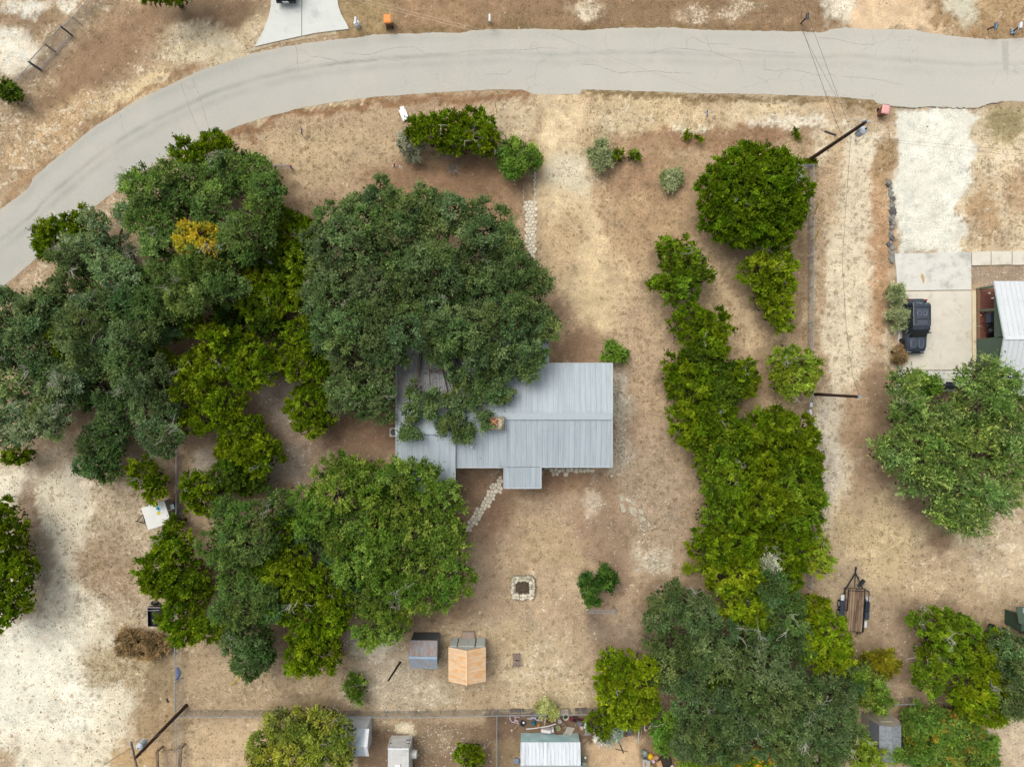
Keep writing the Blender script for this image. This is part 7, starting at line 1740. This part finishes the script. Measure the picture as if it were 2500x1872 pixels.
# two bicycles
def bike(label, hx, frame, wheelc, pts):
    b = P(*jx(*hx)); c = thing('bicycle', label, 'bicycle', (b.x, b.y, 0)); (w0, w1, crank, bar_, seat) = pts
    for w_ in (w0, w1):
        q = P(*jx(*w_), .3) - b; mb = MB(); ring = [(q.x + .24 * math.cos(t), q.y + .13 * math.sin(t), .26 + .16 * math.sin(t)) for t in np.linspace(0, 6.283, 15)]; mb.path(ring, .025, 5); o_ = mb.build('wheel', wheelc, c)
    fr = MB(); Q = [P(*jx(*p), z) - b for p, z in ((w0, .3), (crank, .3), (w1, .3), (bar_, .75), (seat, .75))]
    for i, j in ((0, 3), (3, 1), (1, 4), (4, 2), (1, 2), (3, 4)): fr.tube(Q[i], Q[j], .028)
    fr.build('frame', frame, c); MB().tube(Q[3] + Vector((-.18, .08, .03)), Q[3] + Vector((.18, -.08, .03)), .02).build('handlebar', WHITE, c)
    MB().box(Q[4] + Vector((0, 0, .05)), (.22, .12, .05)).build('saddle', BLACK, c)
bike('white and light blue child bicycle lying at the fence', (700, 280), paint(190, 200, 220, .5), paint(226, 214, 226, .5), ((628,288),(825,320),(720,285),(700,265),(790,240)))
bike('turquoise child bicycle lying behind the white one at the fence', (860, 215), paint(82, 170, 196, .5), paint(186, 180, 214, .5), ((760,195),(950,250),(850,235),(790,190),(880,215)))
tag(MB().lathe(P(*jx(705, 360), 0), [(.16, 0), (.22, .1), (.10, .34), (0, .36)], 8).build('teal_watering_can', paint(40, 110, 122, .5)), 'dark teal can among the bicycles in the junk', 'can')
jpath('long_white_pole', 'long white tube lying on top of the junk', ((550,500),(700,488),(870,462),(1010,442),(1165,392)), .55, .045, paint(226, 220, 214, .5), 'tube')
jpath('thin_batten', 'thin pale batten along the foot of the back fence', ((190,180),(420,165),(660,158)), .12, .03, paint(206, 190, 160, .8), 'batten')
jpath('bent_branch', 'pale bent branch leaning in the junk right of the bicycles', ((958,258),(945,340),(932,415)), .35, .025, paint(222, 204, 176, .8), 'branch')
c = jprism('white_appliance', 'white appliance lying on the teal roof edge of the junk', ((862,512),(1062,538),(1058,598),(862,570)), .05, .62, paint(238, 230, 228, .4), 'appliance')
tag(MB().prism([tuple(P(*jx(*p), .6)[:2]) for p in ((1075,520),(1120,505),(1125,565),(1080,575))], .05, .6).build('white_box', paint(226, 222, 226, .5)), 'small white box right of the white appliance', 'box')
tub('white_bucket', 'white bucket lying under the ring pots', 1250, 352, .16, .36, WHITE, 'bucket')
tub('ring_pot', 'cream pot with soil just above the white bucket', 1218, 278, .16, .34, paint(210, 200, 176, .6), 'pot', paint(120, 100, 74, .9))
tub('round_planter', 'round cream planter with dark contents against the back fence', 1375, 262, .25, .42, paint(232, 226, 206, .6), 'planter', paint(66, 66, 60, .9))
tub('glass_bowl', 'pale green translucent bowl below the white bucket', 1216, 485, .22, .3, paint(176, 182, 140, .4), 'bowl', paint(150, 152, 112, .7))
tub('cream_bucket', 'cream bucket beside the spotted white sheet', 1700, 482, .17, .4, paint(236, 212, 190, .6), 'bucket', paint(240, 220, 200, .6))
jprism('beige_board', 'beige board lying across the back fence line', ((1230,100),(1418,95),(1438,212),(1160,205)), .35, .40, paint(206, 188, 166, .8), 'board')
jprism('grey_board', 'grey square board tilted over the corner of the teal wall', ((1405,450),(1562,482),(1470,640),(1338,590)), 1.74, 1.78, paint(166, 158, 142, .8, .12), 'board')
jprism('door_leaf', 'brown and blue plank lying along the teal wall top', ((1125,650),(1150,612),(1640,630),(1640,650)), .05, .35, paint(150, 112, 88, .8, .15), 'plank')
jprism('slate_square', 'slate blue lid tilted beside the spotted white sheet', ((1670,335),(1728,380),(1670,450),(1605,395)), .5, .55, paint(112, 116, 134, .6), 'lid')
c = jprism('spotted_sheet', 'white sheet with black holes right of the cream bucket', ((1775,320),(1865,380),(1822,512),(1742,480)), .5, .54, paint(236, 238, 232, .5), 'sheet')
mb = MB()
for x_, y_ in ((1790,420),(1840,378),(1780,470),(1812,470),(1765,438)): mb.lathe(P(*jx(x_, y_), .545), [(.035, 0), (.035, .006), (0, .006)], 8)
o_ = mb.build('punched_hole', BLACK, c); o_['kind'] = 'stuff'
tag(MB().loft([[(P(*jx(x, y), z).x, P(*jx(x, y), z).y, z) for x, y, z in r_] for r_ in (((1465,250,.1),(1500,240,.5),(1530,260,.5),(1520,300,.1)), ((1460,330,.1),(1480,330,.55),(1520,340,.5),(1520,360,.1)))]).build('red_bag', paint(140, 34, 62, .6)), 'crimson bag left of the dark crate in the junk', 'bag')
tag(MB().loft([[(P(*jx(x, y), z).x, P(*jx(x, y), z).y, z) for x, y, z in r_] for r_ in (((1610,290,.1),(1640,270,.4),(1660,280,.4),(1660,330,.1)), ((1740,300,.1),(1740,290,.4),(1745,310,.4),(1740,340,.1)))]).build('maroon_cloth', paint(110, 32, 56, .7)), 'maroon cloth bundle right of the dark crate in the junk', 'cloth')
def crate(label, pts, h, m, f=jx):
    W = [P(*f(*p), h) for p in pts]; b = W[0]; c = thing('crate', label, 'crate', (b.x, b.y, 0)); o_ = Vector((b.x, b.y, 0))
    for i in range(4):
        a, d = W[i], W[(i + 1) % 4]; MB(o_).bar((a.x, a.y, h / 2), (d.x, d.y, h / 2), .03, h).build('side', m, c)
    MB(o_).prism([tuple(w_[:2]) for w_ in W], .03, .06).build('bottom', paint(70, 66, 62, .9), c)
crate('dark open crate between the crimson bag and the maroon cloth', ((1535,270),(1612,275),(1605,355),(1530,350)), .4, paint(78, 76, 72, .7))
c = jprism('grey_tote', 'grey ribbed storage tote right of the dark gap by the teal shed', ((1765,500),(1900,520),(1905,640),(1765,645)), .05, .6, paint(132, 130, 120, .6, .1), 'tote', .06)
jprism('grey_slab', 'second grey lid leaning right of the ribbed tote', ((1945,500),(2010,450),(2075,560),(2030,610)), .3, .36, paint(158, 154, 136, .7, .1), 'lid')
jprism('yellow_toy', 'small yellow and red toy on the long white tube', ((780,400),(820,405),(835,440),(815,480),(785,450)), .6, .72, paint(190, 140, 30, .5), 'toy', .2)
tub('plant_pot', 'terracotta-rimmed pot of flowers right of the glass bowl', 1345, 445, .18, .36, paint(196, 160, 140, .7), 'pot', paint(110, 116, 76, .9))
tub('black_tub', 'black tub with white cups at the left of the junk', 480, 395, .24, .35, paint(70, 62, 70, .7), 'tub', paint(52, 48, 54, .9))
tag(MB().lathe(P(*jx(495, 358), .36), [(.08, 0), (.09, .12), (0, .13)], 10).build('white_cup', WHITE), 'white cup standing on the black tub', 'cup')
jprism('rusty_scrap', 'heap of rusty scrap left of the white bucket', ((960,300),(1040,270),(1110,290),(1080,380),(1000,400),(950,360)), .02, .3, paint(92, 62, 48, .9, .3), 'scrap', .25)
tub('pale_pipe_coil', 'small pale ring above the white bucket', 1145, 320, .10, .1, paint(214, 196, 176, .6), 'ring')
for k, (x_, y_, w_) in enumerate(((248, 122, .34), (330, 118, .30), (400, 122, .3), (470, 124, .34), (1600, 106, .3), (1680, 104, .34), (1760, 102, .3))):
    p_ = P(*jx(x_, y_), .2); cb = MB().prism([(p_.x - w_ / 2, p_.y - .1), (p_.x + w_ / 2, p_.y - .1), (p_.x + w_ / 2, p_.y + .1), (p_.x - w_ / 2, p_.y + .1)], 0, .18)
    for s_ in (-1, 1): cb.box((p_.x + s_ * .07, p_.y, .184), (.09, .10, .006))
    tag(cb.build('cinder_block', paint(122, 112, 100, .9, .15)), ('first', 'second', 'third', 'fourth', 'fifth', 'sixth', 'seventh')[k] + ' cinder block from the left along the back fence by the junk', 'block', 'cinder blocks along the back fence')
# east part of the junk
jprism('light_blue_bin', 'pale blue plastic bin under the dark bush edge', ((725,425),(820,430),(810,510),(712,500)), .1, .55, paint(164, 186, 214, .5), 'bin', .05, jx2)
jprism('white_square', 'bright white square panel right of the pale blue bin', ((835,408),(912,410),(918,480),(842,486)), .6, .65, paint(226, 230, 248, .4), 'panel', 0, jx2)
jprism('black_tarp', 'black tarp lump above the dark table', ((960,400),(1060,380),(1110,440),(1100,480),(965,450)), .02, .5, paint(22, 26, 36, .7), 'tarp', .2, jx2)
jprism('dark_table', 'dark slate table top with a white bracket in the eastern junk', ((945,455),(1120,465),(1115,520),(1010,640),(945,640)), .62, .68, paint(92, 94, 98, .7, .15), 'table', 0, jx2)
b = P(*jx2(820, 600)); c = thing('pallet', 'broken brown pallet of planks in front of the white panel', 'pallet', (b.x, b.y, 0))
for k, (y0_, y1_) in enumerate(((540,546),(600,622),(630,652))): MB(b).bar(P(*jx2(700, y0_), .3), P(*jx2(935, y1_), .3), .10, .04).build('plank', paint(134, 108, 92, .9, .2), c)
for x_ in (705, 935): MB(b).bar(P(*jx2(x_, 545), .24), P(*jx2(x_ + 4, 660), .24), .08, .08).build('stringer', paint(112, 90, 78, .9, .2), c)
MB(b).bar(P(*jx2(928, 400), .5), P(*jx2(932, 560), .5), .10, .06).build('upright', paint(176, 168, 150, .8), c)
jprism('long_trough', 'pair of long pale boards standing out toward the wood chips', ((1178,520),(1208,522),(1190,800),(1160,790)), .1, .35, paint(196, 190, 172, .8, .1), 'boards', 0, jx2)
jpath('long_batten', 'thin batten right of the pale boards', ((1235,440),(1240,560),(1215,760)), .2, .035, paint(202, 186, 158, .8), 'batten', jx2)
b = P(*jx2(1380, 430)); c = thing('oval_hoop', 'upright oval cream hoop like a cut barrel at the edge of the junk', 'hoop', (b.x, b.y, 0))
mb = MB(b); mb.loft([[P(*jx2(x, y), z) for x, y, z in r_] for r_ in (((1345,375,.5),(1360,380,.5),(1360,380,.1),(1345,375,.1)), ((1300,440,.5),(1320,450,.5),(1320,450,.1),(1300,440,.1)), ((1295,510,.5),(1320,515,.5),(1320,515,.1),(1295,510,.1)), ((1320,552,.5),(1345,520,.5),(1345,520,.1),(1320,552,.1)))]); mb.build('left_curve', paint(240, 228, 214, .5), c)
mb = MB(b); mb.path([P(*jx2(x, y), .4) for x, y in ((1345,375),(1440,365),(1448,395),(1410,470),(1380,520),(1330,530))], .06, 6); mb.build('rim', paint(214, 190, 150, .7), c)
MB(b).prism([tuple(P(*jx2(*p), .45)[:2]) for p in ((1355,320),(1438,318),(1440,362),(1350,365))], .3, .45).build('top_board', paint(200, 164, 96, .7), c)
jprism('brown_leaning_board', 'brown wedge of board left of the oval hoop', ((1290,305),(1335,350),(1330,380),(1295,410),(1282,350)), .05, .3, paint(170, 146, 120, .8), 'board', .1, jx2)
tag(MB().lathe(P(*jx2(1440, 238), .15), [(.14, 0), (.15, .06), (0, .1)], 10).build('turquoise_lid', paint(40, 150, 130, .5)), 'turquoise lid under the trees by the back fence', 'lid')
# bottom cluster
tub('grey_bucket', 'cloudy grey-green bucket left of the yellow ball', 1308, 1020, .26, .5, paint(150, 162, 150, .5), 'bucket', paint(170, 184, 176, .6), f=jx2)
tag(MB().lathe(P(*jx2(1418, 1038), 0), [(.10, 0), (.26, .14), (.29, .30), (.22, .46), (0, .54)], 16).build('yellow_ball', paint(236, 186, 20, .4), smooth=True), 'bright yellow ball-shaped float at the bottom junk', 'float')
b = P(*jx2(1340, 1200)); c = thing('work_table', 'grey work table with an orange-brown strip at the bottom edge', 'table', (b.x, b.y, 0))
MB(b).prism([tuple(P(*jx2(*p), .8)[:2]) for p in ((1265,1130),(1425,1165),(1425,1330),(1275,1330))], .74, .8).build('table_top', paint(178, 182, 172, .6, .1), c)
MB(b).prism([tuple(P(*jx2(*p), .83)[:2]) for p in ((1308,1185),(1335,1190),(1338,1270),(1312,1275))], .80, .84).build('orange_strip', paint(196, 120, 70, .6), c)
for p in ((1280,1150),(1415,1180)): q = P(*jx2(*p), .7); MB(b).box((q.x, q.y, .37), (.06, .06, .74)).build('leg', STEEL, c)
crate('grey open tray with brown contents above the work table', ((1285,1075),(1380,1070),(1385,1125),(1290,1130)), .45, paint(140, 142, 138, .6), jx2)
jprism('cardboard_sheet', 'brown cardboard flap right of the work table', ((1545,1200),(1640,1150),(1690,1293),(1600,1330)), .25, .29, paint(206, 164, 116, .8, .08), 'cardboard', 0, jx2)
jprism('open_cardboard_box', 'opened cardboard box above the brown flap', ((1490,1070),(1590,1060),(1610,1110),(1540,1150),(1480,1120)), .05, .4, paint(190, 150, 116, .8, .15), 'box', .05, jx2)
jprism('pink_cloth', 'pink and white cloth heap beside the opened cardboard box', ((1440,1130),(1500,1100),(1545,1190),(1510,1240),(1440,1190)), .03, .3, paint(226, 190, 204, .7, .15), 'cloth', .3, jx2)
tub('coiled_hose', 'big dark coil of hose on the ground at the bottom edge', 1735, 1180, .62, .22, paint(58, 50, 46, .8, .2), 'hose', paint(66, 56, 48, .9), f=jx2)
jprism('yellow_float', 'second yellow object cut by the bottom edge', ((1435,1270),(1480,1255),(1495,1300),(1440,1310)), .05, .4, paint(226, 180, 40, .5), 'float', .2, jx2)
jprism('white_scrap', 'white scrap sheet at the bottom right of the colourful junk', ((1815,1270),(1900,1250),(1920,1310),(1820,1310)), .1, .2, paint(226, 214, 204, .7), 'scrap', .05, jx2)
b = P(1428, 1830); c = thing('white_lamp', 'small white lamp head on the wall side of the white-roofed shed', 'lamp', (b.x, b.y, 0))
MB().lathe((-.1, 0, 1.1), [(.02, 0), (.10, .08), (.08, .2), (0, .24)], 10).tube((0, 0, 0), (-.1, 0, 1.1), .02).build('lamp_head', WHITE, c)
tag(MB().lathe(P(1261, 1853), [(.20, 0), (.26, .3), (.2, .34), (0, .35)], 10).build('blue_grey_pot', paint(134, 148, 168, .6, .2)), 'blue-grey pot left of the white-roofed shed', 'pot')
plank('gable_ladder', 'thin grey pole leaning at the left wall of the white-roofed shed', (1262,1872), (1270,1856), .05, .05, paint(150, 142, 134, .7), .6, 'pole')

# ---------------------------------------------------------------- rubble line, pebbles, tufts
rw = thing('rubble_row', 'line of dark grey broken rocks along the west side of the white gravel drive', 'rocks', P(2172, 530, 0))
yy = 440
while yy < 640:
    xx = 2170 + 9 * math.sin((yy - 440) / 40) * .5 + (yy - 440) * .05 + random.uniform(-5, 5)
    p_ = P(xx, yy); r_ = random.uniform(.12, .30); pts = [(p_.x + r_ * random.uniform(.6, 1.1) * math.cos(t), p_.y + r_ * random.uniform(.8, 1.3) * math.sin(t)) for t in np.linspace(0, 6.283, 7)[:-1]]
    MB(rw.location).prism(pts, -.02, r_ * random.uniform(.4, .8), random.uniform(.2, .45)).build('rock', paint(150, 148, 140, .95, .25) if random.random() < .7 else paint(104, 102, 98, .95, .25), rw)
    yy += random.uniform(2.2, 5)

def scatter(n, px0, px1, py0, py1, chan, power=1.0, keep=None):
    x = R.uniform(px0, px1, n); y = R.uniform(py0, py1, n); X = (x - 1250) / K; Y = (936 - y) / K
    i = np.clip(np.searchsorted(gx, X), 0, nx - 1); j = np.clip(np.searchsorted(gy, Y), 0, ny - 1)
    ok = R.random(n) < SF[j, i, chan] ** power
    ya_ = np.interp(x, [p[0] for p in ROAD_N[3:]], [p[1] for p in ROAD_N[3:]]); yb_ = np.interp(x, [p[0] for p in ROAD_S[2:]], [p[1] for p in ROAD_S[2:]])
    ok &= ~((y > ya_ - 3) & (y < yb_ + 3)); ok &= ~inpoly(x, y, [(2180,612),(2500,608),(2500,650),(2386,650),(2386,960),(2186,960)]); ok &= ~inpoly(x, y, [(655,-10),(616,118),(856,74),(824,-10)])
    ok &= ~inpoly(x, y, [(966,820),(1340,820),(1340,886),(1496,886),(1496,1142),(1322,1142),(1322,1192),(1112,1142),(1112,1206),(966,1206)])
    return X[ok], Y[ok]
# pale limestone chips
X, Y = scatter(90000, -20, 2520, -20, 1900, 2, 1.5); n = len(X); r = R.gamma(2.2, .017, n) + .018
m_ = r > .13; r[m_] = .07
oct_ = np.array([[1, 0, 0], [0, 1, 0], [-1, 0, 0], [0, -1, 0], [0, 0, .8]]); a = R.uniform(0, 6.28, n); st_ = R.uniform(.6, 1.3, (n, 5, 1))
V = oct_[None] * r[:, None, None] * st_; ca, sa = np.cos(a)[:, None], np.sin(a)[:, None]
V = np.stack([V[..., 0] * ca - V[..., 1] * sa + X[:, None], V[..., 0] * sa + V[..., 1] * ca + Y[:, None], V[..., 2] + .002], -1)
tri = np.array([[0, 1, 4], [1, 2, 4], [2, 3, 4], [3, 0, 4]]); vv_ = V[:, tri].reshape(-1, 3)
pc_ = np.array([A(222, 206, 176)[:3], A(196, 178, 148)[:3], A(242, 232, 210)[:3]]); cc_ = np.repeat(pc_[R.choice(3, n)] * R.uniform(.8, 1.15, (n, 1)), 4, 0)
chipm = bpy.data.materials.new('limestone_chips'); chipm.use_nodes = True; at2 = chipm.node_tree.nodes.new('ShaderNodeAttribute'); at2.attribute_name = 'leaf'
nz = chipm.node_tree.nodes.new('ShaderNodeTexNoise'); nz.inputs['Scale'].default_value = 14; mxx = chipm.node_tree.nodes.new('ShaderNodeMix'); mxx.data_type = 'RGBA'; mxx.blend_type = 'MULTIPLY'; mxx.inputs[0].default_value = .35
chipm.node_tree.links.new(at2.outputs['Color'], mxx.inputs[6]); chipm.node_tree.links.new(nz.outputs['Fac'], mxx.inputs[7]); chipm.node_tree.links.new(mxx.outputs[2], chipm.node_tree.nodes['Principled BSDF'].inputs['Base Color']); chipm.node_tree.nodes['Principled BSDF'].inputs['Roughness'].default_value = .95
o = put('gravel', tri_mesh('gravel', vv_, cc_, chipm)); o['kind'] = 'stuff'
# heaps and strips of broken limestone
RBX, RBY, RBR = [], [], []
for cx_, cy_, rx_, ry_, n_, r0_ in ((1508,950,9,62,170,.075),(1512,1075,12,45,150,.085),(1522,1118,20,18,70,.09),(1600,1372,34,24,120,.09),(1572,1300,20,32,60,.08),(1548,1215,34,14,30,.06),(1457,1224,22,20,80,.07),(1450,1165,7,20,30,.05),(945,1650,58,52,260,.05),(872,1562,46,18,160,.055),(1072,1800,50,44,170,.055),(985,1736,55,6,34,.09),(1372,425,30,30,120,.05),(1300,410,12,26,40,.07),(980,409,10,12,20,.05),(690,1110,40,40,120,.05),(1250,1640,60,40,90,.04),(1640,1250,22,60,110,.04),(1490,1290,40,70,120,.035),(120,1230,90,80,240,.05),(1076,1372,20,20,60,.07),(1612,1440,16,16,26,.05)):
    RBX += list((R.normal(cx_, rx_ * .55, n_) - 1250) / K); RBY += list((936 - R.normal(cy_, ry_ * .55, n_)) / K); RBR += list(r0_ * R.uniform(.45, 1.5, n_))
X, Y, r = np.array(RBX), np.array(RBY), np.array(RBR); n = len(X); a = R.uniform(0, 6.28, n); st_ = R.uniform(.6, 1.3, (n, 5, 1))
V = oct_[None] * r[:, None, None] * st_; ca, sa = np.cos(a)[:, None], np.sin(a)[:, None]
V = np.stack([V[..., 0] * ca - V[..., 1] * sa + X[:, None], V[..., 0] * sa + V[..., 1] * ca + Y[:, None], V[..., 2] + .004], -1)
o = put('rubble', tri_mesh('rubble', V[:, tri].reshape(-1, 3), np.repeat(pc_[R.choice(3, n, p=[.4, .15, .45])] * R.uniform(.85, 1.1, (n, 1)), 4, 0), chipm)); o['kind'] = 'stuff'
# dry grass and weeds
X, Y = scatter(80000, -20, 2520, -20, 1900, 1, 1.3); n = len(X); nb_ = 3
a = R.uniform(0, 6.28, (n, nb_)); tilt = R.uniform(.25, 1.0, (n, nb_)); ln = R.uniform(.05, .15, (n, 1)) * R.uniform(.7, 1.3, (n, nb_))
bx_ = X[:, None] + R.normal(0, .045, (n, nb_)); by_ = Y[:, None] + R.normal(0, .045, (n, nb_)); w_ = .02
dx, dy, dz = np.cos(a) * tilt * ln, np.sin(a) * tilt * ln, ln * .7
P0 = np.stack([bx_ - np.sin(a) * w_, by_ + np.cos(a) * w_, 0 * bx_ + .002], -1); P1 = np.stack([bx_ + np.sin(a) * w_, by_ - np.cos(a) * w_, 0 * bx_ + .002], -1); P2 = np.stack([bx_ + dx, by_ + dy, dz], -1)
V = np.stack([P0, P1, P2], -2).reshape(-1, 3)
gc_ = np.array([A(148, 114, 72)[:3], A(176, 142, 92)[:3], A(130, 118, 76)[:3], A(120, 88, 58)[:3]]); cc_ = np.repeat(gc_[R.choice(4, n, p=[.35, .25, .2, .2])] * R.uniform(.75, 1.2, (n, 1)), nb_, 0)
o = put('dry_grass', tri_mesh('dry_grass', V, cc_, FOL)); o['kind'] = 'stuff'
print('SCENE BUILT')
